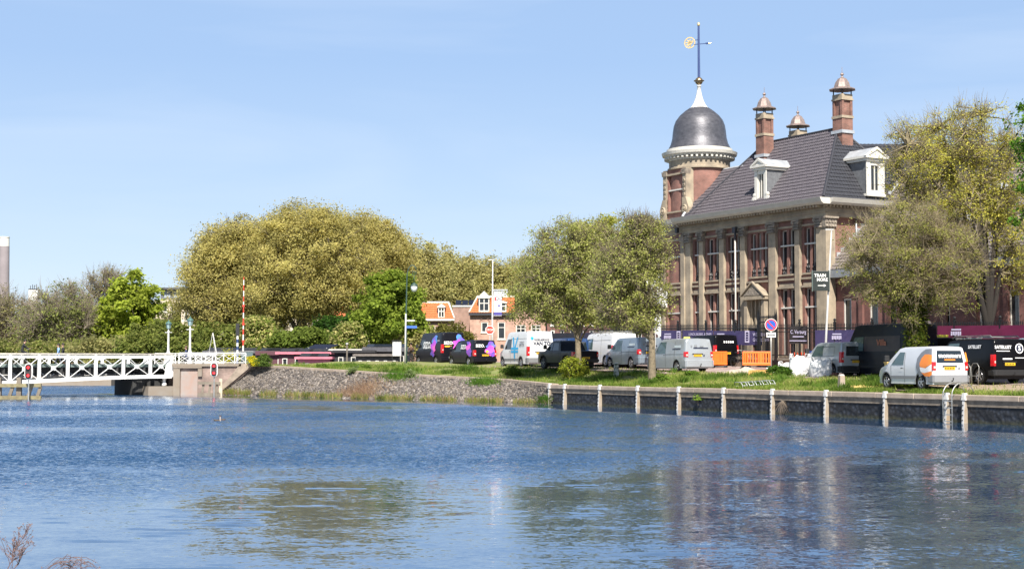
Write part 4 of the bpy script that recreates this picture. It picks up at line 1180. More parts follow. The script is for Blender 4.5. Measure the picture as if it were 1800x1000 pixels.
# ---- dormers
def dormer(cx, cy, rot, w, z0, z1, depth, label=None, scroll=True):
    d = bpy.data.objects.new('dormer', None)
    # front plane at local y=0 facing -y
    mb = MB(); hw = w / 2
    wall_open(mb, -hw, hw, z0, z1, 0, [(-hw * .48, hw * .48, z0 + .25, z1 - .3)], .2)
    mb.box(-hw - .05, -hw * .62, -.05, .02, z0, z1); mb.box(hw * .62, hw + .05, -.05, .02, z0, z1)
    mb.box(-hw - .08, hw + .08, -.12, .25, z0 - .16, z0)
    mb.box(-hw - .12, hw + .12, -.14, depth, z1 - .02, z1 + .16); mb.box(-hw - .26, hw + .26, -.28, depth, z1 + .16, z1 + .30)
    mb.prism([(-hw - .22, z1 + .30), (hw + .22, z1 + .30), (0, z1 + .30 + hw * .72)], -.20, -.12)
    mb.prism([(-hw - .3, z1 + .29), (-hw - .12, z1 + .29), (0, z1 + .20 + hw * .72), (hw + .12, z1 + .29), (hw + .3, z1 + .29), (0, z1 + .40 + hw * .72)], -.27, -.1)
    if scroll:
        for s_ in (-1, 1):
            mb.lathe([(0, -.1), (.22, -.08), (.22, .12), (0, .14)], s_ * (hw + .13), 0, 12, axis='y', z=z0 + .28); mb.lathe([(0, -.1), (.13, -.08), (.13, .12), (0, .14)], s_ * (hw + .08), 0, 12, axis='y', z=z0 + .62)
    o = mb.build('dormer', m_frame, mint)
    bpy.data.objects.remove(d)
    o.location = (cx, cy, 0); o.rotation_euler = (0, 0, rot)
    mb = MB(); mb.box(-hw * .48, hw * .48, .12, .14, z0 + .25, z1 - .3); mb.build('pane', m_glass, o)
    mb = MB(); mb.box(-.035, .035, .04, .11, z0 + .25, z1 - .3); mb.box(-hw * .48, -hw * .48 + .05, .06, .115, z0 + .25, z1 - .3); mb.box(hw * .48 - .05, hw * .48, .06, .115, z0 + .25, z1 - .3); mb.build('glazing_bar', m_frame, o)
    mb = MB(); mb.box(-hw + .02, -hw + .08, .02, depth, z0 + .0, z1 - .03); mb.box(hw - .08, hw - .02, .02, depth, z0, z1 - .03); mb.build('cheek', m_slate, o)
    mb = MB(); mb.prism([(-hw - .24, z1 + .305), (hw + .24, z1 + .305), (0, z1 + .38 + hw * .72)], -.09, depth + .3); mb.build('cap', m_zinc, o)
    return o
m_slate = M('slate cheek', (0.13, 0.135, 0.145), rough=.6, var=.25, scale=5, bump=.2)
xd = lx(1341, .25)
dormer(xd, .12, 0, 1.15, 13.42, 15.75, 2.6)
yd = (24.1 - 20)
dormer(.36, yd, math.pi / 2, 1.5, 13.6, 15.8, 2.9, scroll=False)

# ---- chimneys
m_brickc = M_brick('chimney brick', (0.26, 0.11, 0.08), (0.18, 0.08, 0.06), (0.22, 0.17, 0.14), 1.0, .5)
def chimney(x, y, z0, zb, w, fl):
    h = w / 2
    mb = MB(); mb.box(x - h, x + h, y - h, y + h, z0, zb - 1.65)
    mb.box(x - h + .09, x + h - .09, y - h + .09, y + h - .09, zb - 1.65, zb - .25)
    for sx_ in (-1, 1):
        for sy_ in (-1, 1): mb.box(x + sx_ * h - (.2 if sx_ > 0 else 0), x + sx_ * h + (0 if sx_ > 0 else .2), y + sy_ * h - (.2 if sy_ > 0 else 0), y + sy_ * h + (0 if sy_ > 0 else .2), zb - 1.5, zb - .4)
    o = mb.build('chimney', m_brickc, mint)
    mb = MB(); mb.box(x - h - .05, x + h + .05, y - h - .05, y + h + .05, zb - 1.66, zb - 1.48); mb.box(x - h - .05, x + h + .05, y - h - .05, y + h + .05, zb - .42, zb - .3); mb.box(x - h, x + h, y - h, y + h, zb - .3, zb); mb.build('stone_bands', m_stone, o)
    mb = MB()
    for sx_ in (-1, 1):
        for sy_ in (-1, 1): mb.box(x + sx_ * (h - .06) - .03, x + sx_ * (h - .06) + .03, y + sy_ * (h - .06) - .03, y + sy_ * (h - .06) + .03, zb, zb + .32)
    mb.build('cap_posts', m_ridge, o)
    mb = MB(); q = h + .18; z = zb + .32
    mb.lathe([(0, 0), (q * 1.414, 0), (q * 1.414, .05), (h * 1.25, .18), (h * 1.05, .5), (h * .65, .78), (h * .2, .9), (.05, 1.0), (.13, 1.08), (.1, 1.18), (.02, 1.22), (.015, 1.6), (0, 1.6)], x, y, 8, a0=math.pi / 8, z=z)
    mb.build('cap', M('weathered copper cap', (0.33, 0.25, 0.22), rough=.5, metal=.35, col2=(0.17, 0.14, 0.13), scale=6, detail=6), o)
    mb = MB(); mb.box(x - h - .12, x + h + .12, y - h - .12, y + h + .12, z0 + .0, z0 + .55) if False else mb.box(x - h - .08, x + h + .08, y - h - .08, y + h + .08, fl, fl + .22); mb.build('flashing', m_zinc, o)
chimney(lx(1484, 4.25), 4.25, 16.8, 20.75, .96, 18.05)
chimney(lx(1346, 3.2), 3.2, 16.2, 20.4, .90, 17.2)
chimney(lx(1405, 9.5), 9.5, 15, 20.15, .98, 16.0)

# ---- tower
TX, TY = -16.45, 2.25
def ring_wall(r, z0, z1): return [(r, z0), (r, z1)]
mb = MB(); mb.lathe([(2.42, 1.5), (2.42, 12.0)], TX, TY, 40); mb.build('tower_shaft', m_brick, mint, smooth=True); mb = MB(); mb.lathe([(2.22, 13.0), (2.22, 16.95)], TX, TY, 40); mb.build('tower_drum', m_brick, mint, smooth=True)
mb = MB(); mb.lathe([(2.5, 11.9), (2.52, 12.2), (2.6, 12.2), (2.6, 12.28), (2.54, 12.5), (2.5, 12.5)], TX, TY, 40); mb.build('tower_frieze', m_stone, mint); mb = MB(); mb.lathe([(2.25, 16.9), (2.42, 16.92), (2.42, 17.05), (2.30, 17.1), (2.30, 17.6), (2.24, 17.6)], TX, TY, 40); mb.build('tower_frieze', m_stone, mint)
mb = MB(); mb.lathe([(2.5, 12.64), (2.95, 12.64), (3.05, 12.76), (3.15, 13.05), (2.3, 13.07)], TX, TY, 40); mb.build('tower_cornice', m_gut, mint); mb = MB()
mb.lathe([(2.28, 17.86), (2.60, 17.86), (2.68, 17.97), (2.80, 18.0), (2.86, 18.22), (2.5, 18.30), (2.48, 18.5), (0, 18.5)], TX, TY, 48); mb.build('tower_cornice', m_gut, mint)
mb = MB()
for k in range(44):
    a = 2 * math.pi * k / 44; c_, s_ = math.cos(a), math.sin(a)
    for r0, r1, z in ((2.28, 2.66, 17.70), (2.5, 2.84, 12.5)):
        mb.bar((TX + c_ * r0, TY + s_ * r0, z + .07), (TX + c_ * r1, TY + s_ * r1, z + .07), .16, .14)
mb.lathe([(2.24, 17.58), (2.34, 17.6), (2.34, 17.72), (2.24, 17.86)], TX, TY, 40)
mb.build('tower_dentils', m_gut, mint)
mb = MB(); mb.lathe([(2.42, 18.45), (2.34, 18.62), (2.16, 18.98), (2.05, 19.4), (2.0, 19.9), (1.93, 20.35), (1.78, 20.75), (1.5, 21.12), (1.12, 21.45), (.72, 21.72)], TX, TY, 16, a0=.12); mb.lathe([(2.36, 18.46), (2.34, 18.47)], TX, TY, 16); dome = mb.build('dome', m_lead, mint, smooth=True, bevel=0)
mb = MB(); mb.lathe([(.80, 21.66), (.62, 21.78), (.42, 22.1), (.27, 22.5), (.17, 22.95), (.12, 23.35), (.17, 23.38), (.17, 23.46), (.08, 23.48)], TX, TY, 20)
mb.build('spire', M('pale lead spire', (.62, .60, .56), rough=.5, var=.15, scale=4), dome, smooth=True)
mb = MB()
ball = [(.30 * math.sin(math.pi * k / 10), -.30 * math.cos(math.pi * k / 10)) for k in range(11)]
mb.lathe(ball, TX, TY, 16, z=23.78); mb.lathe([(.3, 23.77), (.40, 23.78), (.40, 23.82), (.3, 23.83)], TX, TY, 16); mb.build('ball', M('bronze ball', (.30, .22, .13), rough=.35, metal=.8), dome, smooth=True)
mb = MB(); mb.tube([(TX, TY, 24.0), (TX, TY, 28.0)], [.10, .075], 8); mb.build('vane_pole', M('blue vane pole', (.035, .06, .17), rough=.5), dome)
m_gold = M('gilding', (.85, .62, .28), rough=.38, metal=.55, var=.2, scale=9)
vane = bpy.data.objects.new('weather_vane', None)
bpy.data.objects.remove(vane)
mb = MB(); mb.lathe([(0, 28.0), (.09, 28.03), (.11, 28.15), (.06, 28.28), (0, 28.3)], TX, TY, 10); mb.build('finial', m_gold, dome, smooth=True)
# vane is turned so that it lies across the view
va = R(38)
cv, sv = math.cos(va), math.sin(va)
def VP(u, z, o=0): return (TX + u * cv - o * sv, TY + u * sv + o * cv, z)
mb = MB()
n_ = 28
for k in range(n_):
    a0, a1 = 2 * math.pi * k / n_, 2 * math.pi * (k + 1) / n_
    for (ra, rb, off) in ((.36, .44, 0),):
        q = [VP(-.70 + r * math.cos(a), 26.78 + r * math.sin(a), o) for a, r, o in ((a0, ra, -.02), (a0, rb, -.02), (a1, rb, -.02), (a1, ra, -.02), (a0, ra, .02), (a0, rb, .02), (a1, rb, .02), (a1, ra, .02))]
        mb.add(q, [(0, 1, 2, 3), (7, 6, 5, 4), (1, 5, 6, 2), (0, 3, 7, 4)])
for (u0, z0, u1, z1) in ((-.95, 26.6, -.45, 26.95), (-.9, 27.0, -.5, 26.7), (-1.03, 26.8, -.4, 26.82), (-.85, 26.5, -.65, 27.05), (-.7, 26.42, -.55, 26.9), (-.62, 26.5, -.8, 26.85)):
    mb.bar(VP(u0, z0), VP(u1, z1), .04, .08)
mb.build('vane_disc', m_gold, dome, fix=False)
mb = MB(); mb.bar(VP(-.28, 26.95), VP(0, 26.95), .05); mb.bar(VP(-.38, 26.62), VP(.72, 26.62), .05); mb.bar(VP(.55, 26.62), VP(.80, 26.62), .16, .10); mb.build('vane_arm', MATS['blue vane pole'], dome)
mb = MB(); mb.tube([VP(.78, 26.62), VP(.98, 26.62)], [.09, .01], 8); mb.build('vane_tip', m_gold, dome)

# window bays of the tower
def tower_bay(y0, xw, z0, z1, tr, zb, zt, name):
    a, b = TX - xw, TX + xw
    mb = MB(); wall_open(mb, a, b, zb, zt, y0, [(a + .28, b - .28, z0, z1)], .34)
    mb.add([(a, y0, zb), (a, TY, zb), (a, TY, zt), (a, y0, zt)], [(0, 1, 2, 3)]); mb.add([(b, y0, zb), (b, TY, zb), (b, TY, zt), (b, y0, zt)], [(0, 1, 2, 3)])
    o = mb.build(name, m_brick, mint, fix=False)
    window(mint, a + .28, b - .28, z0, z1, y0, 2, tr, head=False)
    return a, b
a, b = TX - 1.02, TX + 1.02
mbw = MB(); wall_open(mbw, a, b, 1.5, 12.0, -.22, [(a + .2, b - .2, 8.36, 11.35), (a + .2, b - .2, 2.9, 7.35)], .34); wall_open(mbw, a, b, 13.0, 16.95, .0, [(a + .12, b - .12, 13.75, 16.42)], .34)
mbw.add([(a, -.22, 1.5), (a, 1.4, 1.5), (a, 1.4, 12.0), (a, -.22, 12.0)], [(0, 1, 2, 3)]); mbw.add([(b, -.22, 1.5), (b, 1.4, 1.5), (b, 1.4, 12.0), (b, -.22, 12.0)], [(0, 1, 2, 3)])
mbw.add([(a, 0, 13), (a, 1.4, 13), (a, 1.4, 16.95), (a, 0, 16.95)], [(0, 1, 2, 3)]); mbw.add([(b, 0, 13), (b, 1.4, 13), (b, 1.4, 16.95), (b, 0, 16.95)], [(0, 1, 2, 3)])
mbw.build('tower_bay', m_brick, mint, fix=False)
window(mint, a + .2, b - .2, 8.36, 11.35, -.22, 2, 10.28); window(mint, a + .2, b - .2, 2.9, 7.35, -.22, 2, 6.1, head=True); window(mint, a + .12, b - .12, 13.75, 16.42, 0, 2, 15.35, head=False)
mb = MB(); mb.box(a, b, -.3, -.222, 7.93, 8.06); mb.box(a, b, -.34, -.223, 11.45, 11.6); mb.box(a, b, -.1, -.002, 16.46, 16.6); mb.build('tower_strings', m_stone, mint)
for s_ in (-1, 1):
    xx = TX + s_ * 1.24
    mb = MB(); mb.box(xx - .22, xx + .22, -.34, 1.0, 1.5, 11.9); mb.box(xx - .22, xx + .22, -.10, 1.0, 13.05, 16.9)
    mb.prism([(xx - .22, 13.06), (xx + .22, 13.06), (xx + .22 + (.32 if s_ < 0 else .3) * (s_ > 0), 13.06), (xx + .22 + .38 * (s_ > 0), 13.9), (xx + .22, 14.7), (xx - .22, 14.7), (xx - .22 - .38 * (s_ < 0), 13.9), (xx - .22 - .3 * (s_ < 0), 13.06)], -.16, .3)
    o = mb.build('tower_pilaster', m_stone, mint)
    mb = MB(); mb.lathe([(0, -.30), (.12, -.28), (.14, -.2), (.24, -.26), (.30, -.15)], xx + s_ * .12, 0, 14, axis='y', z=13.85)
    for zz_ in (14.9, 15.25, 15.6, 15.95): mb.lathe([(.05, -.16), (.12, -.15), (.13, -.10)], xx, 0, 10, axis='y', z=zz_)
    mb.build('scroll', m_stone, o)
    mb = MB(); mb.tbox(xx - .24, xx + .24, -.18, .3, 16.45, 16.8, 1.2, 1.1); mb.tbox(xx - .24, xx + .24, -.40, .3, 11.3, 11.8, 1.2, 1.1); mb.build('tower_capital', m_stone_w, o)
# bridge between tower cornice and main cornice
# ---- low wing running toward the camera
wb_ = 60
mb = MB(); wops = []
wx = [1.0, 3.4, 5.0, 7.3, 9.4, 12.4, 14.6, 16.9, 19.3, 21.7, 24.1]
for x in wx: wops.append((x, x + .72, 2.9, 6.55))
wall_open(mb, .0, wb_, 1.4, 7.9, .62, wops, .25)
mb.build('wing_wall', m_brick2, mint, fix=False)
for o_ in wops: window(mint, o_[0], o_[1], o_[2], o_[3], .62, 1, 4.3, fw=.09, sill=False, deep=.1)
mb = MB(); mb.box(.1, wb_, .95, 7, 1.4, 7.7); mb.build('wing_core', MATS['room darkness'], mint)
mb = MB()
for x in list(np.arange(2.55, 40, 2.35)): mb.box(x, x + .35, .44, .618, 1.4, 7.3); mb.box(x - .06, x + .41, .40, .617, 7.3, 7.5)
mb.box(.02, wb_, .50, .616, 7.5, 7.85); mb.build('wing_pilasters', m_brick2, mint)
mb = MB(); mb.prism([(.62, 7.88), (.05, 7.92), (-.05, 8.40), (.7, 8.42)], .04, wb_, 'x'); mb.build('wing_gutter', m_zinc, mint)
m_tilew = M('weathered pantile', (0.20, 0.175, 0.16), rough=.6, col2=(0.11, 0.095, 0.09), scale=4, detail=6)
tiles('wing_roof', (.02, .05, 8.42), (wb_, .05, 8.42), (.02, 6.9, 14.7), (wb_, 6.9, 14.7), m_tilew, mint, course=.36, colw=.30)
mb = MB(); mb.add([(.02, 6.9, 14.7), (wb_, 6.9, 14.7), (wb_, 13.5, 8.4), (.02, 13.5, 8.4)], [(0, 1, 2, 3)]); mb.add([(wb_, .05, 8.4), (wb_, 13.5, 8.4), (wb_, 6.9, 14.7)], [(0, 1, 2)]); mb.add([(wb_, .62, 1.4), (wb_, 13, 1.4), (wb_, 13, 8.4), (wb_, .62, 8.4)], [(0, 1, 2, 3)]); mb.build('wing_rear_roof', m_tile2, mint, fix=False)
mb = MB(); mb.tube([(0, 6.9, 14.75), (wb_, 6.9, 14.75)], .1, 6); mb.build('wing_ridge', m_ridge, mint)
# stepped lead flashing where the wing roof meets the side wall
mb = MB()
for k in range(18):
    f_ = k / 18; y = .25 + f_ * 6.4; z = 8.55 + f_ * 6.0; mb.box(-.0 + .003, .05, y, y + .36, z - .1, z + .42)
mb.build('step_flashing', m_zinc, mint)
xw2 = lx(1716, 3.0)
dormer(xw2, 2.6, 0, 1.6, 11.1, 12.6, 3.0, scroll=False)
# rear block, only its roof shows
mb = MB()
rb = [(26, 118), (50, 121)]
m_inv = Matrix.Rotation(-QROT, 4, 'Z') @ Matrix.Translation(-QW(T0, 20, 0))
def rbp(x, y, z): v = m_inv @ Vector((x, y, z)); return (v.x, v.y, v.z)
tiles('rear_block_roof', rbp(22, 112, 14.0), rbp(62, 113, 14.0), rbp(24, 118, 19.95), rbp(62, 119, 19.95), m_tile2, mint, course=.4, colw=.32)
mb.add([rbp(22, 112, 1.9), rbp(62, 113, 1.9), rbp(62, 113, 14), rbp(22, 112, 14), rbp(22, 126, 1.9), rbp(22, 126, 14), rbp(24, 118, 19.9), rbp(62, 119, 19.9), rbp(62, 126, 14)], [(0, 1, 2, 3), (4, 0, 3, 5), (3, 6, 5), (5, 6, 7, 8)])
mb.build('rear_block_wall', m_brick2, mint, fix=False)

# ------------------------------------------------------------------ iron railings on a low brick wall
def fence_z(t): return gz(t, 14)
fence = thing('iron_fence', 'black spiked iron railings on a low brick wall with stone cap', 'fence', QW(0, 14, 0), QROT)
tA, tB = -8.0, 57.0
m_plinth = M_brick('plinth brick', (0.27, 0.17, 0.14), (0.22, 0.14, 0.12), (0.25, 0.2, 0.17), 1.0)
def frun(t0, t1, y0, y1, za, zb, mat, name, seg=4.0, bevel=0):
    mb = MB(); t = t0
    while t < t1 - .01:
        e = min(t1, t + seg); a, b = fence_z(t), fence_z(e)
        vs = [(-t, y0, a + za), (-e, y0, b + za), (-e, y1, b + za), (-t, y1, a + za), (-t, y0, a + zb), (-e, y0, b + zb), (-e, y1, b + zb), (-t, y1, a + zb)]
        mb.add(vs, [(0, 3, 2, 1), (4, 5, 6, 7), (0, 1, 5, 4), (1, 2, 6, 5), (2, 3, 7, 6), (3, 0, 4, 7)]); t = e
    return mb.build(name, mat, fence)
frun(tA, tB, -.18, .18, -.5, .50, m_plinth, 'wall')
frun(tA, tB, -.24, .24, .502, .64, m_cconc, 'wall_cap')
FH = 2.75
frun(tA, tB, -.03, .03, 2.42, 2.49, m_black, 'upper_rail'); frun(tA, tB, -.03, .03, 2.22, 2.27, m_black, 'middle_rail'); frun(tA, tB, -.03, .03, .78, .84, m_black, 'lower_rail')
mb = MB(); t = tA; k = 0
while t < tB:
    z = fence_z(t); r_ = .014
    mb.add([(-t - r_, -r_, z + .64), (-t + r_, -r_, z + .64), (-t + r_, r_, z + .64), (-t - r_, r_, z + .64), (-t - r_, -r_, z + FH - .12), (-t + r_, -r_, z + FH - .12), (-t + r_, r_, z + FH - .12), (-t - r_, r_, z + FH - .12)], [(0, 1, 5, 4), (1, 2, 6, 5), (2, 3, 7, 6), (3, 0, 4, 7)])
    mb.tbox(-t - .028, -t + .028, -.02, .02, z + FH - .14, z + FH, .1, .1); t += .125
mb.build('bars', m_black, fence, fix=False)
t = tA
while t < tB:
    z = fence_z(t); mb = MB(); mb.box(-t - .05, -t + .05, -.05, .05, z + .64, z + FH + .1)
    ballp = [(.085 * math.sin(math.pi * q / 6), -.085 * math.cos(math.pi * q / 6)) for q in range(7)]
    mb.lathe(ballp, -t, 0, 8, z=z + FH + .18); mb.box(-t - .12, -t + .12, -.03, .03, z + FH - .02, z + FH + .04); mb.build('post', m_black, fence); t += 3.1
# gate with taller posts in front of the doorway
gt = thing('iron_gate', 'tall black iron gate in the railings below the doorway pediment', 'gate', QW(0, 13.9, 0), QROT)
tg0 = w_plane(1340, 600, 14)[0]; tg1 = w_plane(1368, 600, 14)[0]
for t in (tg0, tg1, (tg0 + tg1) / 2 + .9, (tg0 + tg1) / 2 - .9):
    mb = MB(); mb.box(-t - .035, -t + .035, -.17, -.10, 1.9, 5.3); mb.tbox(-t - .035, -t + .035, -.17, -.10, 5.3, 5.75, .1, .1); mb.build('post', m_black, gt)
mb = MB()
for z in (2.5, 4.9, 5.2): mb.box(-tg0, -tg1, -.15, -.1, z, z + .07) if -tg0 < -tg1 else mb.box(-tg1, -tg0, -.15, -.1, z, z + .07)
t = min(tg0, tg1)
while t < max(tg0, tg1): mb.box(-t - .015, -t + .015, -.14, -.11, 2.1, 5.35); t += .14
mb.build('gate_leaf', m_black, gt)

# banners hung behind the bars
def patch_text(mbk, txt, size, x, z, y, bold=0.0, sx=1.0, axis='y'):
    vs, fs = text2d(txt, size, bold, sx)
    mbk.add([(x + a, y, z + b) for a, b in vs], fs)
def banner(px0, px1, zlo, zhi, col, label, texts=(), name='banner'):
    up = .18 if px0 > 1600 else 0
    zm = lambda z: 1.42 + up + (z - .9) * .73
    zlo, zhi = zm(zlo), zm(zhi)
    ta, tb = w_plane(px0, 600, 13.9)[0], w_plane(px1, 600, 13.9)[0]
    tm = (ta + tb) / 2; zb = fence_z(tm)
    r_ = thing(name, label, 'banner', QW(tm, 14.0, zb), QROT, 'banners tied to the iron railings')
    r_.rotation_euler = (0, -math.atan((fence_z(tm + 5) - fence_z(tm - 5)) / 10) * -1, QROT)
    hw = abs(ta - tb) / 2
    nx = max(4, int(hw * 3)); vs = []; fs = []
    for i in range(nx + 1):
        for j in range(5):
            x = lerp(-hw, hw, i / nx); z = lerp(zlo, zhi, j / 4)
            vs.append((x, -.045 + .012 * math.sin(x * 3.1) * (j < 4), z - (.03 * abs(math.sin(x * 1.7)) if j == 0 else 0)))
    for i in range(nx):
        for j in range(4): a = i * 5 + j; fs.append((a, a + 5, a + 6, a + 1))
    mb = MB(); mb.add(vs, fs); o = mb.build('cloth', col, r_, fix=False)
    sd = o.modifiers.new('thick', 'SOLIDIFY'); sd.thickness = .008
    if texts:
        mb = MB()
        for tx in texts:
            if tx[0] == '#':   # small upright badge drawn as a frame with inner bars
                _, x, z, s_ = tx; z = zm(z); s_ *= .78
                mb.box(x - s_ * .35, x + s_ * .35, -.075, -.07, z - s_ * .6, z - s_ * .45); mb.box(x - s_ * .35, x + s_ * .35, -.075, -.07, z + s_ * .45, z + s_ * .6)
                mb.box(x - s_ * .35, x - s_ * .22, -.075, -.07, z - s_ * .45, z + s_ * .45); mb.box(x + s_ * .22, x + s_ * .35, -.075, -.07, z - s_ * .45, z + s_ * .45)
                for q in (-.25, 0, .25): mb.box(x - s_ * .12, x + s_ * .12, -.075, -.07, z + s_ * q - .02, z + s_ * q + .02)
            elif tx[0] == '%':   # a small badge of unreadable print: a thin line above a row of blocks
                _, x, z, w_ = tx; z = zm(z); mb.box(x - w_ * .45, x + w_ * .45, -.075, -.07, z + .13, z + .20)
                for q in range(6): mb.box(x - w_ / 2 + w_ / 6 * q, x - w_ / 2 + w_ / 6 * (q + .72), -.075, -.07, z - .16 + .03 * (q % 2), z + .07)
            elif tx[0] == '=':
                _, x, z, w_, h_ = tx; z = zm(z); mb.box(x - w_ / 2, x + w_ / 2, -.075, -.07, z - h_ / 2, z + h_ / 2)
            else:
                patch_text(mb, tx[0], tx[3] * .8, tx[1], zm(tx[2]), -.075, .012, tx[4] if len(tx) > 4 else 1)
        mb.build('lettering', M('banner lettering', (.62, .58, .78), rough=.7), r_, fix=False)
    return r_
c_pur = M('purple banner', (.058, .047, .135), rough=.6, var=.12, scale=2)
c_navy = M('navy mesh banner', (.018, .020, .032), rough=.7, var=.2, scale=2)
c_mag = M('magenta banner', (.14, .013, .055), rough=.6, var=.12, scale=2)
c_grey = M('charcoal sign', (.035, .030, .030), rough=.6)
banner(965, 1012, .7, 2.1, c_navy, 'plain dark navy mesh banner at the left end of the railings')
banner(1014, 1078, .7, 2.1, M('navy banner', (.03, .028, .06), rough=.7), 'dark blue lettered banner behind the white panel van', (('#', -2.5, 1.55, .75), ('EVENTS, CONGRES', .8, 1.75, .32), ('=', .6, 1.3, 2.2, .09)))
banner(1156, 1196, .9, 2.15, c_pur, 'purple banner with a small logo right of the tree trunk', (('%', -.2, 1.6, .85),))
banner(1198, 1252, .9, 2.15, c_pur, 'purple banner reading LUNCH, BORREL & DINER', (('#', -2.1, 1.6, .75), ('LUNCH, BORREL & DINER', .3, 1.78, .30, .9), ('=', .5, 1.32, 2.4, .09)))
banner(1253, 1338, .9, 2.1, c_pur, 'purple banner reading WERKEN BIJ GASTROBAR hanging loose at its right end', (('%', -1.7, 1.6, .85), ('#', 1.0, 1.6, .8), ('WERKEN BIJ', 2.35, 1.78, .36), ('GASTROBAR', 2.4, 1.32, .36)))
banner(1387, 1417, 1.05, 2.5, c_grey, 'charcoal board reading C. Verburg on the railings', (('C. Verburg', 0, 2.0, .40), ('=', 0, 1.62, 1.0, .06), ('=', 0, 1.28, 1.6, .05)), name='sign_board')
banner(1431, 1506, .7, 2.15, c_pur, 'purple banner between the charcoal board and the tall black van', (('%', 0.1, 1.6, .85), ('#', 1.9, 1.65, .8)))
banner(1646, 1800, .9, 2.15, c_mag, 'long magenta banner above the black vans at the right', (('%', -1.6, 1.65, .75),))
banner(1802, 1900, .9, 2.15, c_mag, 'magenta banner cut by the right picture edge', ())
# ------------------------------------------------------------------ vehicles
m_tyre = M('tyre', (0.018, 0.018, 0.018), rough=.85)
m_rim = M('alloy rim', (0.42, 0.42, 0.44), rough=.35, metal=.8)
m_rim_d = M('dark wheel cover', (0.14, 0.14, 0.15), rough=.4, metal=.5)
m_plast = M('black plastic trim', (0.014, 0.014, 0.015), rough=.6)
m_vglass = M('vehicle glass', (0.012, 0.018, 0.022), rough=.04, spec=.9)
m_lglass = M('lit cab glass', (0.07, 0.11, 0.11), rough=.05, spec=.9)  # greenish light seen through the cab is put into this colour
m_tail = M('tail light red', (0.50, 0.012, 0.015), rough=.15, spec=.8)
m_tailw = M('tail light clear', (0.55, 0.45, 0.42), rough=.2)
m_plate = M('yellow plate', (0.80, 0.48, 0.02), rough=.5)
m_ptxt = M('plate lettering', (0.03, 0.025, 0.01), rough=.6)
m_seam = M('panel seam', (0.012, 0.012, 0.013), rough=.8)
def paint(name, col, metal=0.0, rough=.3): return M('paint ' + name, col, rough=rough, metal=metal, coat=.5 if sum(col) > .5 else .08, spec=.5 if sum(col) > .5 else .22, var=.05, scale=1.5)

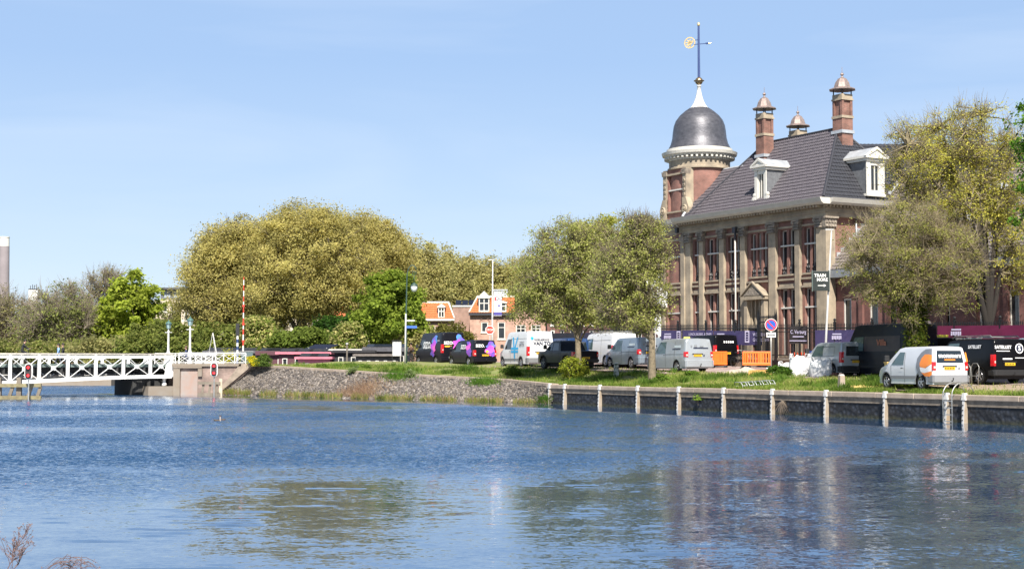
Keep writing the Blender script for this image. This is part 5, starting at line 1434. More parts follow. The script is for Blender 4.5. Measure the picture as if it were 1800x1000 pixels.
def subdiv2(poly, n=3):
    V = [tuple(p) for p in poly]; T = [tuple(t) for t in tessellate_polygon([[Vector((p[0], p[1], 0)) for p in poly]])]
    for _ in range(n):
        mid = {}; T2 = []
        def m(a, b):
            k = (min(a, b), max(a, b))
            if k not in mid: mid[k] = len(V); V.append(((V[a][0] + V[b][0]) / 2, (V[a][1] + V[b][1]) / 2))
            return mid[k]
        for a, b, c in T:
            ab, bc, ca = m(a, b), m(b, c), m(c, a); T2 += [(a, ab, ca), (ab, b, bc), (ca, bc, c), (ab, bc, ca)]
        T = T2
    return V, T
def vehicle(name, label, cat, pos, heading, L, W, H, top, paint_m, wheels, rw=.33, zb=1.0, tum=.13, slant=.10, sill=.24, rim=None,
            side_glass=(), side_dark=(), hood_x=None, ws=None, rear_glass=None, tail=None, plate=(0, .95), bumper=None, bump_mat=None,
            seams=(), decals=(), rear_decals=(), mould=None, rack=False, group='vans parked along the canal', pickup=None, handles=(), plate_y=0):
    root = thing(name, label, cat, pos, math.pi / 2 + heading, group)
    hL = L / 2
    def zh(x): return interp(x, top)
    def hw(x, z):
        g = 1 - tum * max(0, (z - zb) / (H - zb)) ** 1.35 - .03 * max(0, (zb * .8 - z) / zb)
        e1 = max(0, (x - (hL - .9)) / .9); e0 = max(0, (-x - (hL - .35)) / .35)
        return W / 2 * g * (1 - .17 * e1 * e1 - .045 * e0 * e0)
    def xrear(z): return -hL + slant * max(0, (z - zb) / (H - zb)) ** 1.2 + .03 * max(0, (.5 - z))
    xs = sorted(set([-hL, -hL + .06, -hL + .16, hL, hL - .07, hL - .2] + list(np.linspace(-hL + .3, hL - .35, 16)) + [t_[0] for t_ in top if -hL < t_[0] < hL] +
                    [wx_ + rw * 1.22 * math.cos(a) for wx_ in wheels for a in np.linspace(0, math.pi, 13)]))
    ra = rw * 1.22
    def zl(x):
        z = sill
        for wx_ in wheels:
            d = abs(x - wx_)
            if d < ra: z = max(z, rw + math.sqrt(max(0, ra * ra - d * d)) * 1.0)
        return z
    def px_(x, z):   # shear the rear end by its slant
        k = max(0, 1 - (x + hL) / .6); return x + (xrear(z) + hL) * k
    m_ = 9; n = len(xs); vs = []; fs = []
    side = {}
    for sgn in (1, -1):
        for i, x in enumerate(xs):
            a, b = zl(x), zh(x)
            for j in range(m_ + 1):
                z = lerp(a, b, j / m_)
                side[(sgn, i, j)] = len(vs); vs.append((px_(x, z), sgn * hw(x, z), z))
    for sgn in (1, -1):
        for i in range(n - 1):
            for j in range(m_):
                q = [side[(sgn, i, j)], side[(sgn, i + 1, j)], side[(sgn, i + 1, j + 1)], side[(sgn, i, j + 1)]]
                fs.append(tuple(q if sgn < 0 else q[::-1]))
    K = 6
    def strip(getL, getR, rows, crown):
        prev = None
        for r_ in rows:
            a, b = vs[getL(r_)], vs[getR(r_)]
            row = [getL(r_)]
            for k in range(1, K):
                f_ = k / K; row.append(len(vs)); c = 1 - (2 * f_ - 1) ** 2
                p = [lerp(a[q], b[q], f_) for q in range(3)]; cr = crown(r_, c); vs.append((p[0] + cr[0], p[1], p[2] + cr[1]))
            row.append(getR(r_))
            if prev:
                for k in range(K): fs.append((prev[k], prev[k + 1], row[k + 1], row[k]))
            prev = row
    strip(lambda i: side[(1, i, m_)], lambda i: side[(-1, i, m_)], range(n), lambda i, c: (0, .035 * c))
    strip(lambda j: side[(1, 0, j)], lambda j: side[(-1, 0, j)], range(m_ + 1), lambda j, c: (-.03 * c, .035 * c * (j == m_)))
    strip(lambda j: side[(1, n - 1, j)], lambda j: side[(-1, n - 1, j)], range(m_ + 1), lambda j, c: (.10 * c, .035 * c * (j == m_)))
    mb = MB(); mb.add(vs, fs)
    me_o = mb.build('body', paint_m, root, smooth=True)
    bm = bmesh.new(); bm.from_mesh(me_o.data); bmesh.ops.remove_doubles(bm, verts=bm.verts, dist=.001)
    for f in bm.faces: f.smooth = True
    bmesh.ops.recalc_face_normals(bm, faces=bm.faces); bm.to_mesh(me_o.data); bm.free()
    md = me_o.modifiers.new('bevel', 'BEVEL'); md.width = .055; md.segments = 3; md.limit_method = 'ANGLE'; md.angle_limit = R(48)
    # underbody and wheel wells
    mb = MB(); mb.box(-hL + .15, hL - .2, -W / 2 + .28, W / 2 - .28, .2, .9 if H > 1.5 else .7); mb.build('underbody', m_seam, root)
    # patches on the side
    def sp(x, z, sgn, o=.012): return (px_(x, z), sgn * (hw(x, z) + o), z)
    def side_patch(mbk, pts, sgn, o=.012, nn=6):
        (x0, z0), (x1, z1), (x2, z2), (x3, z3) = pts
        g = []
        for i in range(nn + 1):
            for j in range(nn + 1):
                u_, v_ = i / nn, j / nn
                x = lerp(lerp(x0, x1, u_), lerp(x3, x2, u_), v_); z = lerp(lerp(z0, z1, u_), lerp(z3, z2, u_), v_)
                g.append(sp(x, z, sgn, o))
        ff = []
        for i in range(nn):
            for j in range(nn):
                a = i * (nn + 1) + j; q = (a, a + nn + 1, a + nn + 2, a + 1); ff.append(q if sgn < 0 else q[::-1])
        mbk.add(g, ff)
    def fin(mbk, nm, mt, par=root):
        o = mbk.build(nm, mt, par, fix=False); return o
    for sgn in (1, -1):
        for pts in side_glass: mb = MB(); side_patch(mb, pts, sgn, .008); fin(mb, 'side_window', m_lglass if (cat == 'van' and W < 2.05 and 'SIZO' not in label) else m_vglass)
        for pts in side_dark: mb = MB(); side_patch(mb, pts, sgn, .014); fin(mb, 'trim', m_plast)
        mb = MB()
        for (x0, z0, x1, z1) in seams: 
            if abs(x1 - x0) < abs(z1 - z0): side_patch(mb, [(x0 - .010, z0), (x0 + .010, z0), (x1 + .010, z1), (x1 - .010, z1)], sgn, .005)
            else: side_patch(mb, [(x0, z0 - .010), (x1, z1 - .010), (x1, z1 + .010), (x0, z0 + .010)], sgn, .005)
        if seams: fin(mb, 'panel_seams', m_seam)
        for (x, z) in handles: mb = MB(); side_patch(mb, [(x - .09, z - .02), (x + .09, z - .02), (x + .09, z + .02), (x - .09, z + .02)], sgn, .03, 2); fin(mb, 'handle', m_plast)
        if mould: mb = MB(); side_patch(mb, [(wheels[1] + ra if wheels[1] < wheels[0] else wheels[0] + ra, mould), (max(wheels) - ra, mould), (max(wheels) - ra, mould + .13), (min(wheels) + ra, mould + .13)], sgn, .02); fin(mb, 'side_moulding', bump_mat or m_plast)
        # arch lips
        mb = MB()
        for wx_ in wheels:
            pts = []
            for a in np.linspace(-.05, math.pi + .05, 17):
                x = wx_ + ra * math.cos(a); z = rw + ra * math.sin(a); x2 = wx_ + (ra + .05) * math.cos(a); z2 = rw + (ra + .05) * math.sin(a); pts.append((x, z, x2, z2))
            for p0, p1 in zip(pts, pts[1:]):
                q = [sp(p0[0], p0[1], sgn, .01), sp(p1[0], p1[1], sgn, .01), sp(p1[2], p1[3], sgn, .02), sp(p0[2], p0[3], sgn, .02)]
                mb.add(q, [(0, 1, 2, 3) if sgn < 0 else (3, 2, 1, 0)])
        fin(mb, 'arch_lip', bump_mat or paint_m)
    for gi, (pts, mt) in enumerate(decals):
        mb = MB()
        if isinstance(pts, tuple) and isinstance(pts[0], str):
            t_, x, z, s_, sxx = pts; V_, F_ = text2d(t_, s_, .035, sxx)
            mb.add([sp(x - a, z + b, 1, .040) for a, b in V_], [f for f in F_])
        elif len(pts) == 4: side_patch(mb, pts, 1, .010)
        else:
            P2, F2 = subdiv2(pts); mb.add([sp(x, z, 1, .016 + .003 * gi) for x, z in P2], F2)
        fin(mb, 'side_graphic', mt)
    def rp(y, z, o=.01): return (xrear(z) - o - .03 * (1 - (y / (W / 2)) ** 2), y, z)
    def rear_patch(mbk, y0, y1, z0, z1, o=.012, tp=1.0, nn=5):
        g = []; yc = (y0 + y1) / 2
        for i in range(nn + 1):
            for j in range(nn + 1):
                z = lerp(z0, z1, j / nn); y = lerp(y0, y1, i / nn); y = y * lerp(1, tp, j / nn); g.append(rp(y, z, o))
        ff = []
        for i in range(nn):
            for j in range(nn): a = i * (nn + 1) + j; ff.append((a, a + 1, a + nn + 2, a + nn + 1))
        mbk.add(g, ff)
    if rear_glass: mb = MB(); rear_patch(mb, -rear_glass[0], rear_glass[0], rear_glass[1], rear_glass[2], .010, .90); fin(mb, 'rear_window', m_vglass)
    if tail:
        ty, z0, z1, tw_ = tail
        for sgn in (1, -1):
            mb = MB(); ya, yb = sgn * (ty - tw_), sgn * (ty + .015); ya, yb = min(ya, yb), max(ya, yb)
            for k in range(1):
                g = []
                for z in (z0, (z0 + z1) / 2, z1):
                    hwz = hw(-hL + .02, z); a_, b_ = (hwz - tw_), hwz + .012
                    g += [rp(sgn * a_, z, .03), (xrear(z) - .02, sgn * b_, z), (xrear(z) + .16, sgn * (hw(-hL + .2, z) + .015), z)]
                q = [(0, 1, 4, 3), (3, 4, 7, 6), (1, 2, 5, 4), (4, 5, 8, 7)]
                if sgn > 0: q = [t_[::-1] for t_ in q]
                mb.add(g, q)
            o = fin(mb, 'tail_light', m_tail)
            mb = MB(); zc = lerp(z0, z1, .35); hwz = hw(-hL, zc); y0_, y1_ = sorted((sgn * (hwz - tw_ * .85), sgn * (hwz - .02))); rear_patch(mb, y0_, y1_, zc - .05, zc + .05, .036, 1, 1); fin(mb, 'light_lens', m_tailw, o)
    mb = MB(); rear_patch(mb, plate_y - .27, plate_y + .27, plate[1] - .06, plate[1] + .06, .025, 1, 2); o = fin(mb, 'number_plate', m_plate)
    mb = MB()
    for k in range(6): y = plate_y - .2 + k * .08; rear_patch(mb, y, y + .045, plate[1] - .035, plate[1] + .035, .03, 1, 1)
    fin(mb, 'plate_characters', m_ptxt, o)
    mb = MB(); rear_patch(mb, plate_y - .36, plate_y + .36, plate[1] + .07, plate[1] + .12, .03, 1, 1); fin(mb, 'plate_lamp', m_plast)
    bz0, bz1 = bumper or (.26, .58)
    mb = MB(); vsb = []; prof = [(-.02, bz0), (.08, bz0), (.10, bz0 + .05), (.09, bz1), (-.02, bz1 + .01)]
    ys = [-1, -.9, -.5, 0, .5, .9, 1]
    for y in ys:
        for d_, z in prof: vsb.append((-hL - d_ + .13 * (abs(y) > .95) + .02 * (abs(y) > .85), y * (W / 2 * .985 + .012), z))
    k_ = len(prof)
    fb = [(i * k_ + j, i * k_ + (j + 1) % k_, (i + 1) * k_ + (j + 1) % k_, (i + 1) * k_ + j) for i in range(len(ys) - 1) for j in range(k_)]
    mb.add(vsb, fb); mb.box(-hL - .05, -hL + .35, W / 2 - .03, W / 2 + .005, bz0 + .02, bz1 - .02); mb.box(-hL - .05, -hL + .35, -W / 2 - .005, -W / 2 + .03, bz0 + .02, bz1 - .02)
    mb.build('bumper', bump_mat or paint_m, root, smooth=False, bevel=.02)
    mb = MB(); mb.tube([(-hL - .02, 0, .38), (-hL - .2, 0, .40), (-hL - .22, 0, .47)], .022, 6); mb.lathe([(.0, 0), (.03, .01), (.03, .05), (0, .06)], -hL - .22, 0, 8, z=.46); mb.build('tow_ball', m_plast, root)
    for gi, (pts, mt) in enumerate(rear_decals):
        mb = MB()
        if isinstance(pts[0], str):
            t_, y, z, s_, sxx = pts; V_, F_ = text2d(t_, s_, .03, sxx); mb.add([rp(y - a, z + b, .040) for a, b in V_], [f for f in F_])
        else:
            P2, F2 = subdiv2(pts); mb.add([rp(y, z, .016 + .003 * gi) for y, z in P2], F2)
        fin(mb, 'rear_graphic', mt)
    # windscreen
    if ws:
        (xa, xb) = ws; mb = MB(); g = []; nn = 6
        for i in range(nn + 1):
            x = lerp(xa, xb, i / nn)
            for j in range(nn + 1):
                f_ = j / nn; z = zh(x); y = lerp(1, -1, f_) * (hw(x, z) - .07); c = 1 - (2 * f_ - 1) ** 2; g.append((x + .01, y, z + .035 * c + .02))
        ff = [(i * (nn + 1) + j, i * (nn + 1) + j + 1, (i + 1) * (nn + 1) + j + 1, (i + 1) * (nn + 1) + j) for i in range(nn) for j in range(nn)]
        mb.add(g, ff); fin(mb, 'windscreen', m_vglass)
        for sgn in (1, -1):   # mirrors at the foot of the pillar
            x = xb - .12; z = zh(xb) + .14; y = hw(x, z)
            mb = MB(); mb.tbox(x - .06, x + .10, min(sgn * (y + .02), sgn * (y + .26)), max(sgn * (y + .02), sgn * (y + .26)), z - .08, z + .20, .85, .85); mb.build('mirror', m_plast, root, bevel=.03)
        for sgn in (1, -1):
            mb = MB(); z = zh(hL - .15) - .22; x = hL - .17; mb.tbox(x - .05, x + .16, min(sgn * .50, sgn * (hw(x, z) * .98)), max(sgn * .50, sgn * (hw(x, z) * .98)), z - .10, z + .10, .8, .9); mb.build('headlight', M('headlight', (.6, .62, .64), rough=.1, spec=.8), root, bevel=.03)
    # wheels
    for wx_ in wheels:
        for sgn in (1, -1):
            y = sgn * (W / 2 - .13)
            mb = MB(); mb.lathe([(rw * .62, -.10), (rw * .93, -.11), (rw, -.07), (rw, .07), (rw * .93, .11), (rw * .62, .10), (rw * .62, -.10)], wx_, y, 26, axis='y', z=rw); o = mb.build('wheel', m_tyre, root, smooth=False)
            mb = MB(); yy = y + sgn * .095; mb.lathe([(rw * .56, -.01 * sgn), (rw * .64, .012 * sgn), (rw * .66, 0)], wx_, yy, 20, axis='y', z=rw)
            mb.lathe([(0, .012 * sgn), (rw * .17, .012 * sgn), (rw * .2, 0)], wx_, yy, 12, axis='y', z=rw)
            for k in range(5):
                a = 2 * math.pi * k / 5 + .3; mb.bar((wx_ + .15 * rw * math.cos(a), yy, rw + .15 * rw * math.sin(a)), (wx_ + .62 * rw * math.cos(a), yy, rw + .62 * rw * math.sin(a)), rw * .17, .02, (0, 1, 0))
            mb.build('rim', rim or m_rim, o)
            mb = MB(); mb.lathe([(0, 0), (rw * .63, 0)], wx_, y + sgn * .05, 18, axis='y', z=rw); mb.build('brake_disc', m_seam, o)
    if rack:
        mb = MB()
        for k in range(4): x = lerp(-hL + .5, hL - 2.0, k / 3); mb.bar((x, -W / 2 * .72, zh(x) + .10), (x, W / 2 * .72, zh(x) + .10), .04); 
        for s_ in (-1, 1): mb.tube([(-hL + .35, s_ * W / 2 * .72, H + .07), (-hL + .5, s_ * W / 2 * .72, H + .16), (hL - 2.0, s_ * W / 2 * .72, H + .16), (hL - 1.8, s_ * W / 2 * .72, H + .06)], .02, 6)
        mb.build('roof_rack', m_galv, root)
    return root
def vpos(px, Y):
    """centre point on the ground below picture column px at distance Y"""
    X = (px - 900) / F * Y
    t, w = tw(X, Y)
    return Vector((X, Y, gz(t, w) + .03)), t, w

white_v = paint('white van', (.66, .66, .66)); silver_v = paint('silver grey', (.38, .41, .44), .35); silver2 = paint('blue silver', (.24, .29, .34), .45)
dark_v = paint('charcoal', (.008, .008, .012)); black_v = paint('black', (.004, .004, .005)); navy_v = paint('night blue black', (.004, .006, .011)); caddy_v = paint('caddy white', (.62, .63, .65), .1)
def dmat(n, c, **k): return M('graphic ' + n, c, rough=.35, **k)
g_white = dmat('white', (.8, .8, .8)); g_pink = dmat('pink', (.90, .14, .55), col2=(.50, .07, .70), scale=1.6, thr=(.42, .58)); g_blue = dmat('blue', (.08, .30, .75), col2=(.18, .08, .55), scale=2.0, thr=(.42, .58))
g_purple = dmat('purple', (.28, .06, .5), col2=(.05, .10, .45), scale=1.8, thr=(.4, .6)); g_orange = dmat('orange', (.88, .25, .03)); g_cyan = dmat('cyan', (.01, .34, .66)); g_dark = dmat('dark', (.02, .025, .05)); g_yel = dmat('amber', (.85, .42, .05)); g_grey = dmat('grey', (.19, .20, .22)); g_copper = dmat('copper', (.35, .11, .05))

def van_top(L, H, hood=.95, hoodz=1.15, wsx=1.9, nose=.75, roofdrop=.03):
    h = L / 2
    return [(-h, H - .05), (-h + .12, H - .01), (-h + .6, H), (h - wsx - .35, H - .01), (h - wsx, H - .07), (h - hood, hoodz + .08), (h - hood + .08, hoodz), (h - .25, hoodz - .17), (h - .06, hoodz - .28), (h, nose)]
def cab_glass(L, H, hood, hoodz, wsx, belt):
    h = L / 2
    return [(h - hood - .32, belt), (h - wsx - .75, belt), (h - wsx - .75, min(H - .16, belt + .72)), (h - wsx - .02, min(H - .18, belt + .70))]
def blob(cx, cz, rx, rz, seed, n=22):
    r_ = random.Random(seed); ph = [r_.uniform(0, 6.28) for _ in range(3)]
    return [(cx + rx * (1 + .25 * math.sin(3 * a + ph[0]) + .16 * math.sin(5 * a + ph[1])) * math.cos(a), cz + rz * (1 + .22 * math.sin(2 * a + ph[2]) + .14 * math.sin(4 * a + ph[0])) * math.sin(a)) for a in np.linspace(0, 2 * math.pi, n, endpoint=False)]
HD = R(25)
# large dark van with colour splash
p, _, _ = vpos(772, 119.5)
vehicle('panel_van', 'tall charcoal van with white SIZO lettering and pink blue splash, leftmost of the parked vans', 'van', p, HD, 5.98, 2.05, 2.55, van_top(5.98, 2.55, 1.0, 1.25, 1.75), dark_v, (-1.75, 2.02), .34, 1.15, .12, .06,
        side_glass=[cab_glass(5.98, 2.55, 1.0, 1.25, 1.75, 1.30)], ws=(1.24, 2.0), tail=(.98, .95, 1.62, .13), plate=(0, .92), bump_mat=dark_v, bumper=(.3, .6),
        seams=[(.65, .3, .65, 2.3), (-.75, .35, -.75, 2.35), (-2.6, 1.9, .65, 1.9)], handles=((.75, 1.15),),
        decals=[(('SIZO.', -.02, 1.55, .74, .95), g_white), (blob(-1.55, 1.95, .55, .42, 3), g_blue), (blob(-1.35, 1.45, .50, .55, 4), g_pink), (blob(-1.15, .95, .36, .32, 9), g_purple), ([(-2.5, 1.9), (-1.9, 1.9), (-1.9, 1.94), (-2.5, 1.94)], g_white)],
        rear_decals=[(blob(-.52, 1.98, .34, .38, 5), g_blue), (blob(-.32, 1.62, .40, .38, 6), g_pink), (blob(-.5, 1.25, .28, .22, 11), g_yel), (('SIZO.', .42, 1.72, .34, 1.0), g_white), ([(.15, 1.4), (.75, 1.4), (.75, 1.52), (.15, 1.52)], g_yel)])
p, _, _ = vpos(829, 113.5)
vehicle('delivery_van', 'low charcoal van with SIZO lettering and purple pink blue rear end', 'van', p, HD + R(1), 4.95, 1.92, 1.93, van_top(4.95, 1.93, .95, 1.12, 1.85), dark_v, (-1.45, 1.72), .33, 1.0, .13, .10,
        side_glass=[cab_glass(4.95, 1.93, .95, 1.12, 1.85, 1.08)], ws=(.63, 1.53), tail=(.93, .75, 1.18, .15), plate=(0, .80), bumper=(.3, .58), bump_mat=dark_v,
        seams=[(-.05, .3, -.05, 1.75), (-1.2, .6, -1.2, 1.75)], handles=((.15, 1.0),),
        decals=[(('SIZO', -.6, 1.42, .44, 1.0), g_white), (blob(-1.5, 1.42, .45, .32, 7), g_pink), (blob(-1.75, 1.0, .45, .32, 8), g_purple), (blob(-1.35, 1.72, .24, .12, 2), g_blue)],
        rear_decals=[(blob(-.5, 1.55, .36, .25, 12), g_blue), (blob(-.42, 1.15, .42, .30, 13), g_pink), (blob(-.62, .88, .26, .15, 14), g_purple), (blob(-.15, 1.08, .14, .09, 20), g_yel), (('SIZO.', .42, 1.50, .30, 1.0), g_white)])
# white high van
p, _, _ = vpos(924, 106)
star = []
for k in range(8): a = math.pi / 4 * k
vehicle('panel_van', 'white high roof van with blue emblem and VAN TOL lettering on the rear door', 'van', p, HD - R(3), 5.55, 2.07, 2.50, van_top(5.55, 2.50, 1.0, 1.22, 1.8), white_v, (-1.55, 1.95), .34, 1.1, .14, .08,
        side_glass=[cab_glass(5.55, 2.50, 1.0, 1.22, 1.8, 1.28)], ws=(.98, 1.78), tail=(.98, .80, 1.45, .14), plate=(.3, .98), plate_y=0.1, bumper=(.3, .66), bump_mat=M('grey plastic trim', (.16, .165, .17), rough=.5),
        seams=[(.35, .3, .35, 2.25), (-.95, .35, -.95, 2.3), (-2.5, 2.0, .35, 2.0)], mould=.48, handles=((.45, 1.12),),
        decals=[([(.12, 2.12), (-.12, 2.12), (-.42, 1.35), (-.2, 1.35)], g_cyan), ([(-.95, 2.12), (-.72, 2.12), (-.38, 1.35), (-.60, 1.35)], g_cyan), ([(.25, 1.02), (-1.1, 1.02), (-1.1, 1.18), (.25, 1.18)], g_cyan), ([(.25, 1.24), (-1.1, 1.24), (-1.1, 1.40), (.25, 1.40)], g_cyan), ([(-.3, .45), (-.55, .45), (-.55, 1.3), (-.3, 1.3)], g_cyan), (('VAN TOL', -1.75, 1.55, .22, 1), g_dark), (('KOELSERVICE', -1.75, 1.75, .13, 1), g_dark)],
        rear_decals=[(('VAN TOL', -.16, 1.66, .34, 1.0), g_dark), (('KOELSERVICE', -.08, 1.92, .19, 1.0), g_dark)] + [([(.66 + .05 * math.cos(a + 1.57), 2.02 + .05 * math.sin(a + 1.57)), (.66 + .2 * math.cos(a), 2.02 + .2 * math.sin(a)), (.66 + .05 * math.cos(a - 1.57), 2.02 + .05 * math.sin(a - 1.57))], g_cyan) for a in [math.pi / 3 * k for k in range(6)]])
# blue car half hidden behind the pickup
p, _, _ = vpos(992, 104)
vehicle('estate_car', 'dark blue car half hidden between the white van and the pickup', 'car', p, HD, 4.6, 1.85, 2.0, van_top(4.6, 2.0, 1.0, 1.1, 1.8), paint('deep blue', (.02, .05, .14), .3), (-1.4, 1.5), .33, 1.0, .16, .25, side_glass=[cab_glass(4.6, 2.0, 1, 1.1, 1.8, 1.1)], ws=(.5, 1.3), rear_glass=(.62, 1.2, 1.75), tail=(.9, .9, 1.3, .14), group='cars on the canal road')
# pickup
p, _, _ = vpos(996, 97.5)
h = 2.68
pk_top = [(-h, 1.12), (-h + .1, 1.16), (-1.0, 1.16), (-.95, 1.2), (-.72, 1.72), (-.5, 1.83), (.35, 1.84), (.62, 1.76), (1.25, 1.22), (1.35, 1.18), (h - .4, 1.10), (h - .06, .98), (h, .75)]
vehicle('pickup_truck', 'black pickup truck with double cab behind the left bank tree', 'pickup', p, HD, 5.36, 1.90, 1.84, pk_top, navy_v, (-1.65, 1.62), .40, 1.05, .22, .0, sill=.42, rim=m_rim_d,
        side_glass=[[(1.02, 1.22), (.32, 1.22), (.30, 1.72), (.55, 1.70)], [(.22, 1.22), (-.68, 1.22), (-.50, 1.68), (.20, 1.72)]], ws=(.66, 1.22), tail=(.94, .8, 1.1, .12), plate=(0, .72), bumper=(.45, .65), bump_mat=m_plast, seams=[(.27, .5, .27, 1.2), (-.72, .5, -.72, 1.2), (-.98, .5, -.98, 1.1)], handles=((.4, 1.02), (-.6, 1.02)), group='cars on the canal road')
# white van behind
p, _, _ = vpos(1066, 102)
vehicle('panel_van', 'plain white van parked behind the silver van and the left tree trunk', 'van', p, HD, 5.3, 1.99, 2.22, van_top(5.3, 2.22, .95, 1.15, 1.7), white_v, (-1.6, 1.75), .34, 1.05, .13, .08, side_glass=[cab_glass(5.3, 2.22, .95, 1.15, 1.7, 1.15)], ws=(.95, 1.7), tail=(.95, .8, 1.4, .12), plate=(0, .9), seams=[(.3, .3, .3, 2.0), (-1.0, .4, -1.0, 2.1), (-2.3, 1.75, .3, 1.75)], rack=True)
# two silver vans
def silver(label, px, Y, mat, hd, txt, extra=()):
    p, _, _ = vpos(px, Y)
    return vehicle('delivery_van', label, 'van', p, hd, 4.95, 1.91, 1.96, van_top(4.95, 1.96, 1.0, 1.12, 1.85), mat, (-1.42, 1.60), .33, 1.0, .14, .13,
        side_glass=[cab_glass(4.95, 1.96, 1.0, 1.12, 1.85, 1.10)], ws=(.63, 1.48), tail=(.93, .90, 1.20, .16), plate=(0, .98), plate_y=.12, bumper=(.30, .72), bump_mat=mat,
        seams=[(-.12, .3, -.12, 1.8), (-1.2, .75, -1.2, 1.8), (-2.3, 1.05, -.1, 1.05), (-1.2, 1.15, -1.2, 1.7)], handles=((.0, 1.0),),
        decals=[([(-1.9, 1.33), (-.95, 1.33), (-.95, 1.39), (-1.9, 1.39)], g_dark), ([(-1.95, 1.45), (-1.15, 1.45), (-1.15, 1.58), (-1.95, 1.58)], M('graphic pale', (.45, .52, .56), rough=.4))],
        rear_decals=[([(-.62, 1.38), (.38, 1.38), (.38, 1.45), (-.62, 1.45)], g_dark), ([(.45, 1.45), (.55, 1.45), (.55, 1.58), (.45, 1.58)], g_grey), ([(.12, 1.47), (.32, 1.47), (.32, 1.60), (.12, 1.60)], g_grey), ([(-.3, 1.48), (-.05, 1.48), (-.05, 1.55), (-.3, 1.55)], g_grey), (blob(-.3, .98, .05, .05, 1), g_dark)] + list(extra))
silver('blue silver van with round emblem on its tailgate, partly behind the right tree trunk', 1113, 97.5, silver2, HD - R(2), 'R. Breed', extra=[(blob(.2, 1.6, .14, .14, 31), g_grey)])
silver('silver grey van with dark lettering on the tailgate beside the right tree trunk', 1192, 89, silver_v, HD - R(2), 'P. Dekker')
p, _, _ = vpos(1244, 96)
vehicle('delivery_van', 'small black van mostly hidden behind the silver grey van', 'van', p, HD, 4.4, 1.85, 1.95, van_top(4.4, 1.95, .9, 1.1, 1.7), black_v, (-1.3, 1.4), .32, 1.0, .12, .08, side_glass=[cab_glass(4.4, 1.95, .9, 1.1, 1.7, 1.08)], ws=(.5, 1.28), tail=(.9, .8, 1.3, .12), plate=(0, .8), rear_decals=[([(-.1 - .16 * k, 1.45), (-.2 - .16 * k, 1.45), (-.2 - .16 * k, 1.58), (-.1 - .16 * k, 1.58)], g_white) for k in range(-2, 3)])
# pale grey compact van
p, _, _ = vpos(1467, 79)
vehicle('compact_van', 'pale silver compact van half hidden by the tall black van', 'van', p, R(17), 4.4, 1.82, 1.80, van_top(4.4, 1.80, .95, 1.08, 1.75), silver_v, (-1.3, 1.4), .32, 1.0, .14, .10,
        side_glass=[cab_glass(4.4, 1.80, .95, 1.08, 1.75, 1.05)], ws=(.45, 1.25), rear_glass=(.6, 1.1, 1.6), tail=(.88, .75, 1.3, .13), plate=(0, .8), seams=[(-.1, .3, -.1, 1.62), (-.25, 1.08, -1.5, 1.08), (-.25, 1.58, -1.5, 1.58), (-.25, 1.08, -.25, 1.58), (-1.5, 1.08, -1.5, 1.58)], mould=.42, bump_mat=m_plast)
p, _, _ = vpos(1207, 90.5); p.z += 1.98
t_ = thing('roof_lamp', 'small pale yellow lamp on the roof of the silver grey van', 'lamp', p, R(8)); mb = MB(); mb.tbox(-.22, .22, -.1, .1, 0, .14, .8, .8); mb.build('lens', M('pale yellow lens', (.55, .60, .12), rough=.3), t_, bevel=.02); mb = MB(); mb.box(-.26, .26, -.12, .12, -.06, -.002); mb.build('foot', m_plast, t_)
# tall black van
p, _, _ = vpos(1556, 76.5)
vehicle('panel_van', 'tall black van with faint copper lettering on its side beside the ivy tree', 'van', p, R(24), 5.9, 2.02, 2.72, van_top(5.9, 2.72, .95, 1.28, 1.65), navy_v, (-1.85, 1.95), .35, 1.2, .13, .05, rim=m_rim_d,
        side_glass=[cab_glass(5.9, 2.72, .95, 1.28, 1.65, 1.38)], ws=(1.32, 2.02), tail=(.96, .9, 1.5, .12), plate=(0, .9), seams=[(.62, .35, .62, 2.4), (-.85, .4, -.85, 2.45), (-2.8, 1.15, .6, 1.15)], handles=((.75, 1.22),), bump_mat=m_plast, mould=.50,
        decals=[([(.48, 1.35), (-2.4, 1.35), (-2.4, 2.12), (.48, 2.12)], M('graphic brown panel', (.035, .022, .02), rough=.35, var=.4, scale=2)), (('Villa', -.95, 1.78, .42, 1.1), g_copper)])
